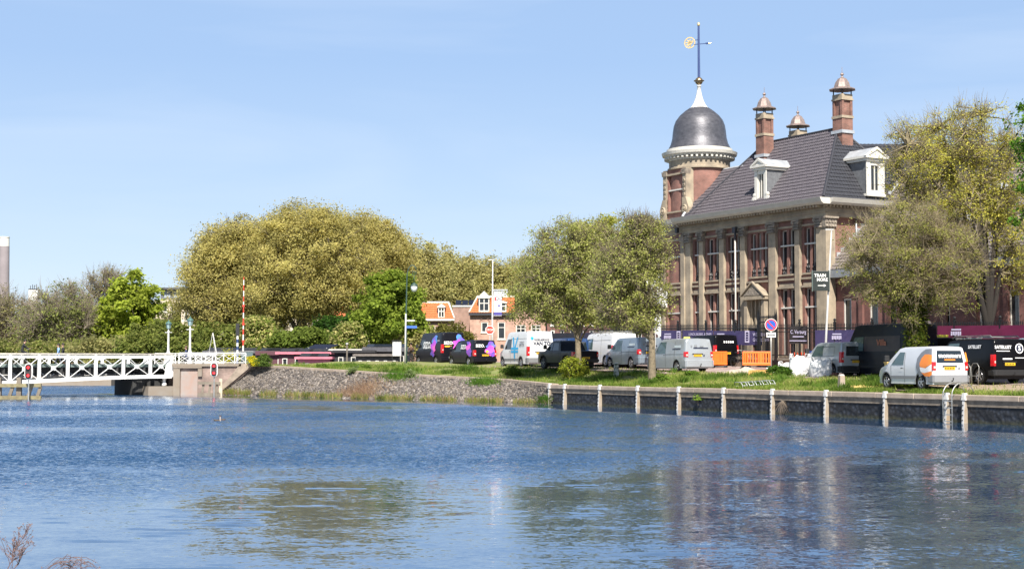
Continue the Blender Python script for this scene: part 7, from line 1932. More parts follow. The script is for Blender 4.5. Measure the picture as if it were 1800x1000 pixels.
# ------------------------------------------------------------------ people
def person(p, rot, label, top, legs, hair, pose='stand', scale=1.0):
    J = {'pelvis': (0, 0, .93), 'belly': (0, .01, 1.08), 'chest': (0, .02, 1.30), 'neck': (0, .02, 1.47), 'nk2': (0, .03, 1.53), 'head': (0, .045, 1.64), 'crown': (0, .04, 1.74)}
    rad = {'pelvis': (.155, .11), 'belly': (.14, .10), 'chest': (.17, .115), 'neck': (.065, .06), 'nk2': (.055, .055), 'head': (.085, .10), 'crown': (.055, .065)}
    E_ = [('pelvis', 'belly'), ('belly', 'chest'), ('chest', 'neck'), ('neck', 'nk2'), ('nk2', 'head'), ('head', 'crown')]
    for s, n in ((-1, 'l'), (1, 'r')):
        fw = .16 * s if pose == 'walk' else (.0)
        if pose == 'ride':
            J['hip' + n] = (s * .09, .02, .93); J['knee' + n] = (s * .11, .36, .70 + .12 * s); J['ankle' + n] = (s * .11, .22, .26 + .14 * s); J['toe' + n] = (s * .11, .36, .22 + .14 * s)
            J['sh' + n] = (s * .19, .12, 1.38); J['el' + n] = (s * .24, .32, 1.20); J['wr' + n] = (s * .24, .52, 1.12); J['ha' + n] = (s * .24, .60, 1.11)
        else:
            J['hip' + n] = (s * .09, 0, .88); J['knee' + n] = (s * .10, fw * .9 + .03, .48); J['ankle' + n] = (s * .10, fw * 1.5 - .03, .09); J['toe' + n] = (s * .11, fw * 1.5 + .13, .035)
            J['sh' + n] = (s * .19, .01, 1.40); J['el' + n] = (s * .25, -fw * .8, 1.12); J['wr' + n] = (s * .25, -fw * 1.2 + .08, .88); J['ha' + n] = (s * .245, -fw * 1.3 + .10, .79)
        for q, r_ in (('hip', .095), ('knee', .062), ('ankle', .042), ('toe', .035), ('sh', .062), ('el', .043), ('wr', .028), ('ha', .03)): rad[q + n] = (r_, r_)
        E_ += [('pelvis', 'hip' + n), ('hip' + n, 'knee' + n), ('knee' + n, 'ankle' + n), ('ankle' + n, 'toe' + n), ('chest', 'sh' + n), ('sh' + n, 'el' + n), ('el' + n, 'wr' + n), ('wr' + n, 'ha' + n)]
    if pose == 'ride':
        for k in ('belly', 'chest', 'neck', 'nk2', 'head', 'crown'): x, y, z = J[k]; J[k] = (x, y + (z - .93) * .28, z)
    keys = list(J); me = bpy.data.meshes.new('body'); me.from_pydata([J[k] for k in keys], [(keys.index(a), keys.index(b)) for a, b in E_], [])
    o = bpy.data.objects.new('body', me); scene.collection.objects.link(o)
    sk = o.modifiers.new('skin', 'SKIN'); ss = o.modifiers.new('sub', 'SUBSURF'); ss.levels = 1; ss.render_levels = 1
    for i, k in enumerate(keys): me.skin_vertices[0].data[i].radius = rad[k]; me.skin_vertices[0].data[i].use_root = (k == 'pelvis')
    dg = bpy.context.evaluated_depsgraph_get(); nm = bpy.data.meshes.new_from_object(o.evaluated_get(dg)); bpy.data.objects.remove(o)
    skin = M('skin', (.45, .27, .19), rough=.6)
    for m_ in (skin, top, legs, m_plast): nm.materials.append(m_)
    for f in nm.polygons:
        c = f.center; z = c.z
        f.use_smooth = True
        f.material_index = 0 if (z > 1.50 or (abs(c.x) > .2 and z < .86 and pose != 'ride') or (pose == 'ride' and c.y > .5)) else (1 if (z > .95 or abs(c.x) > .2) else (3 if z < .1 else 2))
    root = thing('person', label, 'person', p, rot); root.scale = (scale,) * 3
    b = link_mesh('body', nm, root)
    hx, hy, hz = J['crown']; mb = MB(); mb.lathe([(.0, -.11), (.085, -.09), (.112, -.02), (.10, .06), (.05, .10), (0, .11)], hx, hy - .025, 12, z=hz - .02); mb.build('hair', M('hair ' + hair, {'dark': (.02, .015, .012), 'grey': (.25, .24, .22), 'brown': (.10, .06, .035)}[hair], rough=.7), root, smooth=True)
    mb = MB(); hd = Vector(J['head']); mb.tbox(-.018, .018, hd.y + .095, hd.y + .13, hd.z - .03, hd.z + .025, .6, .6); 
    for s in (-1, 1): mb.tbox(s * .098 - .012, s * .098 + .012, hd.y - .02, hd.y + .02, hd.z - .035, hd.z + .03, .8, .8)
    mb.build('nose_and_ears', skin, root)
    mb = MB()
    for s in (-1, 1): mb.box(s * .035 - .014, s * .035 + .014, hd.y + .10, hd.y + .108, hd.z + .02, hd.z + .034)
    mb.box(-.026, .026, hd.y + .10, hd.y + .106, hd.z - .058, hd.z - .05); mb.build('eyes_and_mouth', m_plast, root)
    return root
cl_black = M('black coat', (.015, .015, .018), rough=.85); cl_navy = M('navy jacket', (.02, .035, .10), rough=.8); cl_grey = M('grey trousers', (.06, .065, .08), rough=.85); cl_brown = M('brown coat', (.10, .055, .035), rough=.85); cl_blue = M('light blue shirt', (.20, .33, .55), rough=.8)
def on_bridge(px, yy):
    """point on the deck below a picture column, yy metres behind the near girder"""
    best = None
    u = (px - 900) / F
    ox, oy = bo.x - yy * math.sin(BR), bo.y + yy * math.cos(BR)
    s = (ox - u * oy) / (u * PY - PX)
    return Vector((ox + s * PX, oy + s * PY, 2.345))
pc = on_bridge(42, 3.0)
bicycle(pc, BR, 'bicycle ridden across the bridge by a person in black', None); person(pc + Vector((-.12 * math.cos(BR), -.12 * math.sin(BR), .0)), BR - math.pi / 2, 'person in black cycling across the bridge at the far left', cl_black, cl_black, 'dark', 'ride')
pc = on_bridge(104, 3.2); person(pc + Vector((0, 0, -.28)), BR + math.pi / 2, 'person in light blue shirt walking over the bridge', cl_blue, cl_grey, 'dark', 'walk')
pc = on_bridge(112, 4.0); person(pc + Vector((0, 0, -.25)), BR + math.pi / 2, 'person in black coat walking just right of the blue shirt', cl_black, cl_grey, 'dark', 'walk')
p = at(328, 600, 117); person((p.x, p.y, 1.95), R(90), 'person in navy jacket on the bridge approach beside the right lamp', cl_navy, cl_grey, 'brown', 'walk')
p = gp(723, 119.5); person(p, R(160), 'person in brown coat standing between the ornate lamp and the tall charcoal van', cl_brown, cl_black, 'dark', 'stand')

# ------------------------------------------------------------------ water birds
def grebe(px, py, label, hd):
    Y = F * CAMH / (py - 638); p = at(px, py, Y); p.z = 0
    t_ = thing('grebe', label, 'bird', p, hd, 'water birds on the canal'); t_.scale = (.55, .55, .55)
    ell = lambda cx, cy, cz, rx, ry, rz, n=12, m=8: ([(cx + rx * math.sin(math.pi * j / m) * math.cos(2 * math.pi * k / n), cy + ry * math.sin(math.pi * j / m) * math.sin(2 * math.pi * k / n), cz + rz * math.cos(math.pi * j / m)) for j in range(m + 1) for k in range(n)], [(j * n + k, j * n + (k + 1) % n, (j + 1) * n + (k + 1) % n, (j + 1) * n + k) for j in range(m) for k in range(n)])
    mb = MB(); mb.m = 0; mb.add(*ell(0, 0, .03, .25, .11, .09)); mb.add(*ell(-.2, 0, .08, .09, .05, .05)); 
    mb.m = 1; mb.tube([(.17, 0, .05), (.22, 0, .16), (.21, 0, .26), (.22, 0, .30)], [.05, .035, .03, .035], 8); mb.add(*ell(.17, 0, .04, .09, .08, .07))
    mb.m = 2; mb.add(*ell(.235, 0, .325, .055, .035, .038)); mb.tube([(.28, 0, .322), (.36, 0, .305)], [.014, .003], 6)
    mb.build('body', [M('bird brown', (.07, .05, .035), rough=.8), M('bird white breast', (.34, .30, .27), rough=.8), M('bird dark head', (.05, .02, .015), rough=.7)], t_, smooth=True)
    mb = MB(); mb.tbox(.20, .24, -.02, .02, .35, .40, .4, 1.6); mb.build('crest', M('bird crest', (.03, .015, .01), rough=.8), t_)
grebe(382.5, 739, 'grebe with pale breast on the water, left of the pair', R(20)); grebe(391, 738, 'smaller dark grebe on the water, right of the pair', R(160))
# ------------------------------------------------------------------ houses behind the canal
def bldg(name, label, px0, px1, Y, zt, depth, wall_m, wins=(), rz=None, z0=1.8, cat='house', skew=0):
    """front wall facing the camera; wins are (pxa, pxb, pya, pyb, lights)"""
    xa, xb = at(px0, 600, Y).x, at(px1, 600, Y).x
    r_ = thing(name, label, cat, ((xa + xb) / 2, Y, 0), skew)
    hw = (xb - xa) / 2; cx = (xa + xb) / 2
    ops = []
    for (a, b, c, d, n) in wins:
        A, B = at(a, c, Y), at(b, d, Y); ops.append((A.x - cx, B.x - cx, B.z, A.z, n))
    mb = MB(); wall_open(mb, -hw, hw, z0 - 1, zt, 0, [o[:4] for o in ops], .3)
    mb.add([(-hw, 0, z0 - 1), (-hw, depth, z0 - 1), (-hw, depth, zt), (-hw, 0, zt)], [(0, 1, 2, 3)]); mb.add([(hw, 0, z0 - 1), (hw, depth, z0 - 1), (hw, depth, zt), (hw, 0, zt)], [(0, 1, 2, 3)])
    mb.add([(-hw, depth, z0 - 1), (hw, depth, z0 - 1), (hw, depth, zt), (-hw, depth, zt)], [(0, 1, 2, 3)]); mb.add([(-hw, 0, zt), (hw, 0, zt), (hw, depth, zt), (-hw, depth, zt)], [(0, 1, 2, 3)])
    mb.build('wall', wall_m, r_, fix=False)
    for (a, b, c, d, n) in ops:
        mb = MB(); f = .12; mb.box(a, a + f, .03, .14, c, d); mb.box(b - f, b, .03, .14, c, d); mb.box(a + f, b - f, .03, .14, c, c + f); mb.box(a + f, b - f, .03, .14, d - f, d)
        for k in range(1, n): x = lerp(a, b, k / n); mb.box(x - .05, x + .05, .035, .135, c + f, d - f)
        if d - c > 1.5: mb.box(a + f, b - f, .04, .13, lerp(c, d, .66), lerp(c, d, .66) + .09)
        mb.box(a - .1, b + .1, -.1, .05, c - .13, c - .003)
        o = mb.build('window', m_frame, r_)
        mb = MB(); mb.add([(a, .12, c), (b, .12, c), (b, .12, d), (a, .12, d)], [(0, 1, 2, 3)]); mb.build('pane', m_glass, o, fix=False)
    return r_, hw, cx
m_orange = M('orange roof tile', (0.56, 0.165, 0.055), rough=.7, col2=(0.40, 0.11, 0.04), scale=3, detail=6)
m_pinkb = M_brick('pale rose brick', (0.47, 0.27, 0.20), (0.40, 0.22, 0.165), (0.42, 0.33, 0.27), .8, .3)
m_brownb = M_brick('brown rose brick', (0.33, 0.19, 0.145), (0.28, 0.16, 0.125), (0.3, 0.24, 0.2), .8, .3)
m_cream = M('cream render', (0.55, 0.47, 0.36), rough=.9, var=.15, scale=1)
YH = 190.0
# left house: mansard roof
r_, hw, cx = bldg('brick_house', 'low brick house with orange mansard roof behind the tall charcoal van', 728, 797, YH, at(0, 562, YH).z, 9, m_brownb, [(758, 765, 572, 588, 1), (775, 781, 572, 588, 1)])
ze, zr = at(0, 560, YH).z, at(0, 531, YH).z
tiles('roof', (-hw - .1, -.35, ze), (hw + .1, -.35, ze), (-hw + 1.0, 1.5, zr), (hw - .75, 1.5, zr), m_orange, r_, course=.40, colw=.34, amp=.05, step=.07)
mb = MB(); mb.box(-hw + .9, hw - .65, 1.4, 8, zr - .3, zr + .16); mb.box(-hw - .15, hw + .15, -.5, 0, ze - .28, ze - .02); mb.build('cornice', m_frame, r_)
mb = MB(); mb.bar((-hw - .1, -.32, ze + .05), (-hw + 1.0, 1.5, zr + .08), .16); mb.bar((hw + .1, -.32, ze + .05), (hw - .75, 1.5, zr + .08), .16); mb.add([(hw + .1, -.3, ze), (hw + .1, 8, ze), (hw - .75, 8, zr), (hw - .75, 1.5, zr)], [(0, 1, 2, 3)]); mb.build('hip_trim', m_frame, r_)
dx_ = at(776, 550, YH).x - cx
def roof_window(r_, x, w_, za, zb, y0=-.35, deep=2.0, gable=.5, lights=2):
    mb = MB(); mb.box(x - w_ / 2, x - w_ / 2 + .14, y0, y0 + .1, za, zb); mb.box(x + w_ / 2 - .14, x + w_ / 2, y0, y0 + .1, za, zb); mb.box(x - w_ / 2, x + w_ / 2, y0 + .002, y0 + .1, za - .12, za + .1); mb.box(x - w_ / 2 - .1, x + w_ / 2 + .1, y0 - .1, y0 + .15, zb, zb + .14)
    mb.prism([(x - w_ / 2 - .12, zb + .14), (x + w_ / 2 + .12, zb + .14), (x, zb + .14 + gable)], y0 - .06, y0 + .1)
    for k in range(1, lights): xm = lerp(x - w_ / 2, x + w_ / 2, k / lights); mb.box(xm - .06, xm + .06, y0 + .003, y0 + .09, za, zb)
    mb.box(x - w_ / 2 + .1, x + w_ / 2 - .1, y0 + .01, y0 + .085, lerp(za, zb, .58), lerp(za, zb, .58) + .12)
    o = mb.build('dormer', m_frame, r_)
    mb = MB(); mb.box(x - w_ / 2 + .1, x + w_ / 2 - .1, y0 + .06, y0 + .075, za, zb); mb.build('pane', m_glass, o)
    mb = MB(); mb.box(x - w_ / 2 + .02, x + w_ / 2 - .02, y0 + .101, y0 + deep, za, zb + .05); mb.prism([(x - w_ / 2 - .15, zb + .12), (x + w_ / 2 + .15, zb + .12), (x, zb + .2 + gable)], y0 + .102, y0 + deep); mb.build('cheeks', m_zinc, o)
roof_window(r_, dx_, .85, at(0, 558, YH).z, at(0, 541, YH).z, gable=.35)
# middle: brick side wall with solar panels on the flat roof
r_, hw, cx = bldg('brick_annex', 'flat roofed brick house with solar panels between the two orange roofs', 795.5, 830, YH + .8, at(0, 539, YH).z, 8, m_brownb, [(803, 806, 570, 582, 1)])
zt = at(0, 539, YH).z
mb = MB(); mb.box(-hw - .05, hw + .05, -.1, 8, zt + .003, zt + .2); mb.build('roof_edge', m_frame, r_)
for k in range(3):
    x = -hw + .35 + k * .85
    mb = MB(); mb.add([(x, .6, zt + .25), (x + .75, .6, zt + .25), (x + .75, 1.7, zt + .95), (x, 1.7, zt + .95), (x, .6, zt + .2), (x + .75, .6, zt + .2), (x + .75, 1.7, zt + .9), (x, 1.7, zt + .9)], [(0, 1, 2, 3), (7, 6, 5, 4), (0, 4, 5, 1), (1, 5, 6, 2), (2, 6, 7, 3), (3, 7, 4, 0)]); mb.build('solar_panel', M('solar panel', (.014, .017, .03), rough=.3, spec=.5), r_)
# right house
YR = 188.0
r_, hw, cx = bldg('brick_house', 'rose brick house with orange roof and white gabled dormer', 826, 905, YR, at(0, 553, YR).z, 9, m_pinkb, [(846, 858, 566, 584, 1), (875, 888, 566, 596, 1)])
ze, zr = at(0, 550, YR).z, at(0, 521, YR).z
tiles('roof', (-hw - .1, -.35, ze), (hw, -.35, ze), (-hw + .95, 1.6, zr), (hw, 1.6, zr), m_orange, r_, course=.40, colw=.34, amp=.05, step=.07)
mb = MB(); mb.box(-hw + .9, hw, 1.5, 8, zr - .2, zr + .16); mb.bar((-hw - .1, -.32, ze + .05), (-hw + .95, 1.6, zr + .08), .16); mb.build('roof_edge', m_frame, r_)
mb = MB(); mb.box(-hw - .15, hw + .1, -.5, -.002, ze - .32, ze - .02); mb.build('gutter', m_ridge, r_)
roof_window(r_, at(851, 530, YR).x - cx, 1.35, at(0, 547, YR).z, at(0, 524.5, YR).z, gable=.75, lights=2)
roof_window(r_, at(884, 530, YR).x - cx, .9, at(0, 547, YR).z, at(0, 533, YR).z, gable=.1, lights=1)
for (a, b) in ((843, 861), (872, 891)):
    xa, xb = at(a, 560, YR).x - cx, at(b, 560, YR).x - cx; zc = at(0, 566, YR).z; mb = MB(); n_ = 10
    pts = [((xa + xb) / 2 + (xb - xa) / 2 * math.cos(t_), zc + .45 * math.sin(t_)) for t_ in np.linspace(math.pi, 0, n_)]
    for p0, p1 in zip(pts, pts[1:]): mb.bar((p0[0], -.03, p0[1]), (p1[0], -.03, p1[1]), .05, .10, (0, 1, 0))
    mb.build('arch', m_brownb, r_)
mb = MB(); xa = at(880, 510, YR).x - cx; mb.box(xa - .9, xa + .9, 3, 5, zr + .16, zr + .9); mb.box(xa - 1.0, xa + 1.0, 2.9, 5.1, zr + .9, zr + 1.05); mb.build('roof_box', m_zinc, r_)
# further right: brick with shop windows
r_, hw, cx = bldg('brick_shop', 'rose brick building with wide white framed windows behind the white van', 905, 962, YR + .4, at(0, 545, YR).z, 10, m_pinkb, [(899 + 8, 924, 571, 592, 2), (934, 950, 571, 592, 2)])
# long terraces behind the big trees
def terrace(px0, px1, Y, ytop, label, mat, seed, rows=2, roof=m_orange, wy=((556, 572), (580, 600)), step=17):
    r0 = random.Random(seed); wins = []
    for (a, b) in wy[:rows]:
        x = px0 + 6
        while x < px1 - 12: wins.append((x, x + 7, a, b, 1)); x += step
    r_, hw, cx = bldg('terrace_house', label, px0, px1, Y, at(0, ytop, Y).z, 9, mat, wins)
    zt = at(0, ytop, Y).z
    mb = MB(); mb.prism([(-.3, zt), (9.3, zt), (4.5, zt + 3.0)], -hw - .2, hw + .2, 'x'); mb.build('roof', roof, r_)
    mb = MB(); mb.box(-hw + 1, -hw + 2, 3.6, 4.6, zt + 1, zt + 3.9); mb.box(hw - 2, hw - 1, 3.6, 4.6, zt + 1, zt + 3.9); mb.build('chimney', m_brownb, r_)
    return r_
terrace(452, 560, 196, 552, 'cream rendered house glimpsed under the big plane trees', m_cream, 1, roof=m_tile2)
terrace(562, 640, 197, 556, 'rose brick house glimpsed behind the trunk of the big plane tree', m_pinkb, 2)
terrace(642, 727, 198, 556, 'brown brick house glimpsed behind the bright green tree', m_brownb, 3)
terrace(318, 448, 205, 540, 'pale house hidden behind the left side of the big plane trees', m_cream, 4, roof=m_tile2, wy=((548, 564), (576, 596)))
terrace(962, 1165, 170, 560, 'dark brick building behind the crown of the left bank tree', m_brick2, 6, roof=m_tile2)
terrace(20, 150, 330, 588, 'red brick house far behind the bare trees at the left', m_brownb, 7, rows=1, wy=((596, 606),))
terrace(150, 262, 320, 584, 'pale house far behind the bright green tree at the left', m_cream, 8, rows=1, wy=((592, 604),), roof=m_tile2)
# modern block behind
r_, hw, cx = bldg('apartment_block', 'modern flat roofed apartment block with dark top storey behind the trees', 270, 420, 260, at(0, 527, 260).z, 14, m_cream, [(x, x + 9, 536, 548, 1) for x in range(285, 410, 16)], cat='building')
zt = at(0, 527, 260).z; zt2 = at(0, 509, 260).z
mb = MB(); mb.box(-hw + 1, hw - 1, .6, 12, zt, zt2); mb.build('top_storey', M('dark cladding', (.10, .11, .125), rough=.6), r_)
mb = MB(); mb.box(-hw + .2, hw - .2, -.3, 13, zt2, zt2 + .35); mb.build('roof_slab', M('roof slab', (.07, .07, .075), rough=.7), r_)
for x in np.arange(-hw + 1.6, hw - 2, 1.7): mb = MB(); mb.box(x, x + 1.1, .55, .595, zt + .4, zt2 - .2); mb.build('window', M('grey window', (.28, .32, .36), rough=.3), r_)
# far chimney and tower
p = at(4, 640, 620); t_ = thing('factory_chimney', 'tall grey industrial chimney with white top at the left edge', 'chimney', (p.x, 620, 1.8))
zt = at(0, 418, 620).z - 1.8; zw = at(0, 433, 620).z - 1.8
mb = MB(); mb.lathe([(2.6, 0), (2.05, zw), (0, zw)], 0, 0, 24); mb.build('shaft', M('chimney concrete', (.24, .21, .22), rough=.9, var=.15, scale=.15), t_, smooth=False)
mb = MB(); mb.lathe([(2.06, zw + .01), (2.0, zt), (2.15, zt), (2.15, zt + .4), (1.5, zt + .4), (0, zt + .3)], 0, 0, 24); mb.build('white_top', M('chimney white', (.62, .60, .55), rough=.8), t_)
p = at(56, 640, 700); t_ = thing('water_tower', 'small white rooftop tower with antennas above the bare trees', 'tower', (p.x, 700, 1.8))
zt = at(0, 508, 700).z - 1.8
mb = MB(); mb.box(-2.1, 2.1, 0, 4, 0, zt); mb.build('shaft', M('tower white', (.62, .61, .60), rough=.8), t_); mb = MB()
for x, h_ in ((-1.5, 1.6), (-.5, 2.2), (.4, 1.9), (1.4, 2.3)): mb.box(x - .12, x + .12, .5, .7, zt, zt + h_)
mb.box(-2.2, 2.2, -.1, 4.1, zt - .3, zt + .12) ; mb.build('antennas', m_ridge, t_)

# ------------------------------------------------------------------ houseboats in the side channel
def boat(px0, px1, Y, ztop, zwall, label, wall_m, roof_m, panels=0, flat=True, wins=3, depth=4.5, rot=0, fascia=None):
    xa, xb = at(px0, 600, Y).x, at(px1, 600, Y).x; hw = (xb - xa) / 2
    t_ = thing('houseboat', label, 'houseboat', ((xa + xb) / 2, Y, 0), rot, 'houseboats moored in the side channel')
    mb = MB(); mb.prism([(-hw - .6, .75), (hw + .6, .75), (hw + .2, -.5), (-hw - .2, -.5)], -.4, depth + .4); mb.build('hull', M('boat hull', (.05, .05, .055), rough=.6), t_)
    ops = [(lerp(-hw, hw, (k + .3) / wins), lerp(-hw, hw, (k + .7) / wins), 1.5, zwall - .35) for k in range(wins)]
    mb = MB(); wall_open(mb, -hw, hw, .75, zwall, 0, ops, .12)
    mb.add([(-hw, 0, .75), (-hw, depth, .75), (-hw, depth, zwall), (-hw, 0, zwall), (hw, 0, .75), (hw, depth, .75), (hw, depth, zwall), (hw, 0, zwall)], [(0, 1, 2, 3), (4, 5, 6, 7), (1, 5, 6, 2), (2, 6, 7, 3)]); mb.build('cabin', wall_m, t_, fix=False)
    for o_ in ops:
        mb = MB(); mb.box(o_[0], o_[0] + .07, -.02, .06, o_[2], o_[3]); mb.box(o_[1] - .07, o_[1], -.02, .06, o_[2], o_[3]); mb.box(o_[0], o_[1], -.018, .058, o_[3] - .07, o_[3]); o = mb.build('window', m_frame, t_); mb = MB(); mb.add([(o_[0], .08, o_[2]), (o_[1], .08, o_[2]), (o_[1], .08, o_[3]), (o_[0], .08, o_[3])], [(0, 1, 2, 3)]); mb.build('pane', m_glass, o, fix=False)
    mb = MB(); mb.box(-hw - .25, hw + .25, -.35, depth + .3, zwall + .003, ztop); mb.build('roof', fascia or roof_m, t_); mb = MB(); mb.box(-hw - .15, hw + .15, -.25, depth + .2, ztop + .002, ztop + .03); mb.build('roof_covering', roof_m, t_)
    for k in range(panels):
        x = lerp(-hw + .1, hw - 1.7, k / max(1, panels - 1)); mb = MB(); a = (x, .1, ztop + .08); mb.add([(x, .1, ztop + .08), (x + 1.55, .1, ztop + .08), (x + 1.55, 1.3, ztop + .30), (x, 1.3, ztop + .30), (x, .1, ztop + .04), (x + 1.55, .1, ztop + .04), (x + 1.55, 1.3, ztop + .26), (x, 1.3, ztop + .26)], [(0, 1, 2, 3), (7, 6, 5, 4), (0, 4, 5, 1), (1, 5, 6, 2), (2, 6, 7, 3), (3, 7, 4, 0)]); mb.build('solar_panel', M('solar panel', (.014, .017, .03), rough=.3, spec=.5), t_)
    return t_
m_pink = M('pink boat paint', (.52, .16, .21), rough=.7, var=.15, scale=2); m_bl = M('black boat board', (.022, .022, .025), rough=.8, var=.3, scale=4); m_wd = M('grey boat boards', (.16, .14, .125), rough=.9, var=.4, scale=4, stretch=(1, 1, 8)); m_rf = M('boat roofing', (.075, .075, .085), rough=.8, var=.25, scale=3); m_maroon = M('maroon boat', (.09, .035, .045), rough=.8)
zt_ = lambda py, Y: at(0, py, Y).z
boat(455, 532, 131, zt_(617, 131), zt_(624, 131), 'maroon houseboat with a row of solar panels, left of the pink one', m_maroon, m_rf, 5, fascia=m_maroon)
boat(490, 578, 127.5, zt_(618.5, 127.5), zt_(622.5, 127.5), 'houseboat with long pink roof edge', m_maroon, m_rf, 3, fascia=m_pink, wins=4)
boat(524, 580, 124.6, zt_(627, 124.6), zt_(631, 124.6), 'low pink houseboat with two solar panels in front of the long pink one', m_pink, m_rf, 2, fascia=m_pink, wins=2, depth=2.4)
boat(536, 640, 137, zt_(613.5, 137), zt_(616, 137), 'houseboat with thin white roof edge behind the pink ones', m_bl, m_rf, 0, fascia=m_frame, wins=4)
boat(588, 655, 126.0, zt_(616, 126), zt_(620, 126), 'black boarded houseboat in the middle of the row', m_bl, m_bl, 0, wins=3, depth=4)
boat(642, 716, 127.5, zt_(610.5, 127.5), zt_(618, 127.5), 'grey boarded houseboat with low sloping roof panels beside the notice board', m_wd, m_rf, 4, wins=4, depth=4)
boat(626, 700, 123.8, zt_(622.5, 123.8), zt_(626, 123.8), 'weathered low houseboat with pale door frames in front of the grey boarded one', m_wd, m_wd, 0, wins=5, depth=2.2)
boat(362, 452, 134, zt_(616.5, 134), zt_(621, 134), 'grey houseboat behind the white railing at the bridge end', m_wd, m_rf, 3, wins=4)
boat(345, 392, 128, zt_(624, 128), zt_(627, 128), 'small pale houseboat just behind the white railing', m_cream, m_rf, 0, wins=2, depth=3)
p = at(565, 600, 140); t_ = thing('tilted_solar_array', 'tilted dark solar array standing above the houseboat roofs', 'solar array', (p.x, 139.5, 0))
mb = MB(); z0_, z1_ = zt_(613, 140), zt_(605, 140); mb.add([(-1.6, 0, z0_), (.6, 0, z0_), (1.6, .8, z1_), (-.6, .8, z1_), (-1.6, 0, z0_ - .06), (.6, 0, z0_ - .06), (1.6, .8, z1_ - .06), (-.6, .8, z1_ - .06)], [(0, 1, 2, 3), (7, 6, 5, 4), (0, 4, 5, 1), (1, 5, 6, 2), (2, 6, 7, 3), (3, 7, 4, 0)]); mb.build('panel', MATS['solar panel'], t_)
mb = MB(); mb.box(-1.2, -1.1, .1, .2, 0, z0_ + .1); mb.box(.5, .6, .1, .2, 0, z0_ + .1); mb.build('legs', m_galv, t_)
p = at(376, 600, 129); t_ = thing('boat_mast', 'white wooden mast frame leaning behind the bridge railing', 'mast', (p.x, 129, 0.3))
H_ = at(0, 585, 129).z - .3; mb = MB(); mb.bar((.75, 0, .2), (-.1, 0, H_), .09); mb.bar((-.9, 0, .2), (-.12, 0, H_), .03); mb.bar((-.1, 0, H_), (.2, .8, .2), .02); mb.build('poles', m_cap, t_)
mb = MB(); mb.box(-1.1, .95, -.5, 1, -.4, .35); mb.build('pontoon', m_timber, t_)
for k, (px, py, Y) in enumerate(((609, 604, 124), (611, 606, 127))):
    pass
p = at(610, 605, 123.5); t_ = thing('mooring_post', 'grey mooring post sticking up between the black houseboats', 'mooring post', (p.x, 123.5, 0)); mb = MB(); mb.tube([(0, 0, -.5), (0, 0, p.z)], .07, 8); mb.build('post', m_timber, t_); mb = MB(); mb.lathe([(.0, 0), (.11, 0), (.11, .12), (0, .12)], 0, 0, 8, z=p.z); mb.build('cap', m_cap, t_)

for (a_, b_, Y_, lab) in ((-70, 60, 168, 'long dark moored barge added for shade, seen through the lattice at the far left'), (75, 165, 160, 'dark moored barge added for shade, seen through the middle of the lattice girder'), (172, 268, 172, 'dark moored barge added for shade, seen through the right part of the lattice girder')):  # dark barges added partly for the shade seen under the bridge deck
    boat(a_, b_, Y_, 1.75, 1.45, lab, m_bl, m_rf, 0, wins=4, depth=4)
# ------------------------------------------------------------------ trees
OL = [(.47, .41, .145), (.42, .375, .13), (.52, .45, .17), (.38, .35, .12), (.45, .41, .14)]       # young plane leaves, olive gold
def ell_px(px, py, rx, rz, Y, base, ry=None, dy=0):
    c = at(px, py, Y + dy); k = (Y + dy) / F
    return (c.x - base[0], c.y - base[1], c.z - base[2], rx * k, (ry or rx) * k, rz * k)
def ptree(name, label, px, Y, z0, ells, **kw):
    b = at(px, 600, Y); base = (b.x, Y, z0)
    return tree(name, label, base, [ell_px(e[0], e[1], e[2], e[3], Y, base, e[4] if len(e) > 4 else None, e[5] if len(e) > 5 else 0) for e in ells], **kw)
PG = 'olive plane trees behind the houseboats'
ptree('plane_tree', 'leftmost big olive plane tree behind the barrier pole', 420, 170, 1.8, [(440, 490, 85, 92), (385, 500, 66, 88), (355, 515, 38, 72), (455, 440, 80, 62), (398, 448, 56, 56)], trunk_r=.55, fork_z=5, n_clumps=900, n_leaves=160000, leaf=.112, csig=.66, cols=OL, group=PG, shell=.5, colvar=.3, limbs=10, twigs=3200, twig_len=1.1, twig_r=.02)
ptree('plane_tree', 'tallest olive plane tree in the middle of the dome shaped group', 528, 166, 1.8, [(540, 455, 100, 92), (510, 505, 95, 75), (590, 490, 80, 80), (545, 412, 68, 52)], trunk_r=.65, fork_z=4.2, n_clumps=1050, n_leaves=185000, leaf=.112, csig=.66, cols=OL, group=PG, shell=.5, colvar=.3, limbs=11, twigs=3600, twig_len=1.2, twig_r=.02)
ptree('plane_tree', 'olive plane tree with pale trunk right of the dome shaped group', 612, 172, 1.8, [(650, 465, 72, 82), (620, 440, 58, 62), (690, 490, 48, 72), (665, 420, 42, 36)], trunk_r=.5, fork_z=6, n_clumps=700, n_leaves=125000, leaf=.112, csig=.64, cols=OL, group=PG, shell=.55, limbs=9, bark=M('pale plane bark', (.34, .28, .19), rough=.9, var=.3, scale=3), twigs=2000, twig_len=1.1, twig_r=.02)
OL2 = [(.43, .40, .155), (.40, .37, .145), (.47, .42, .175), (.37, .36, .13)]
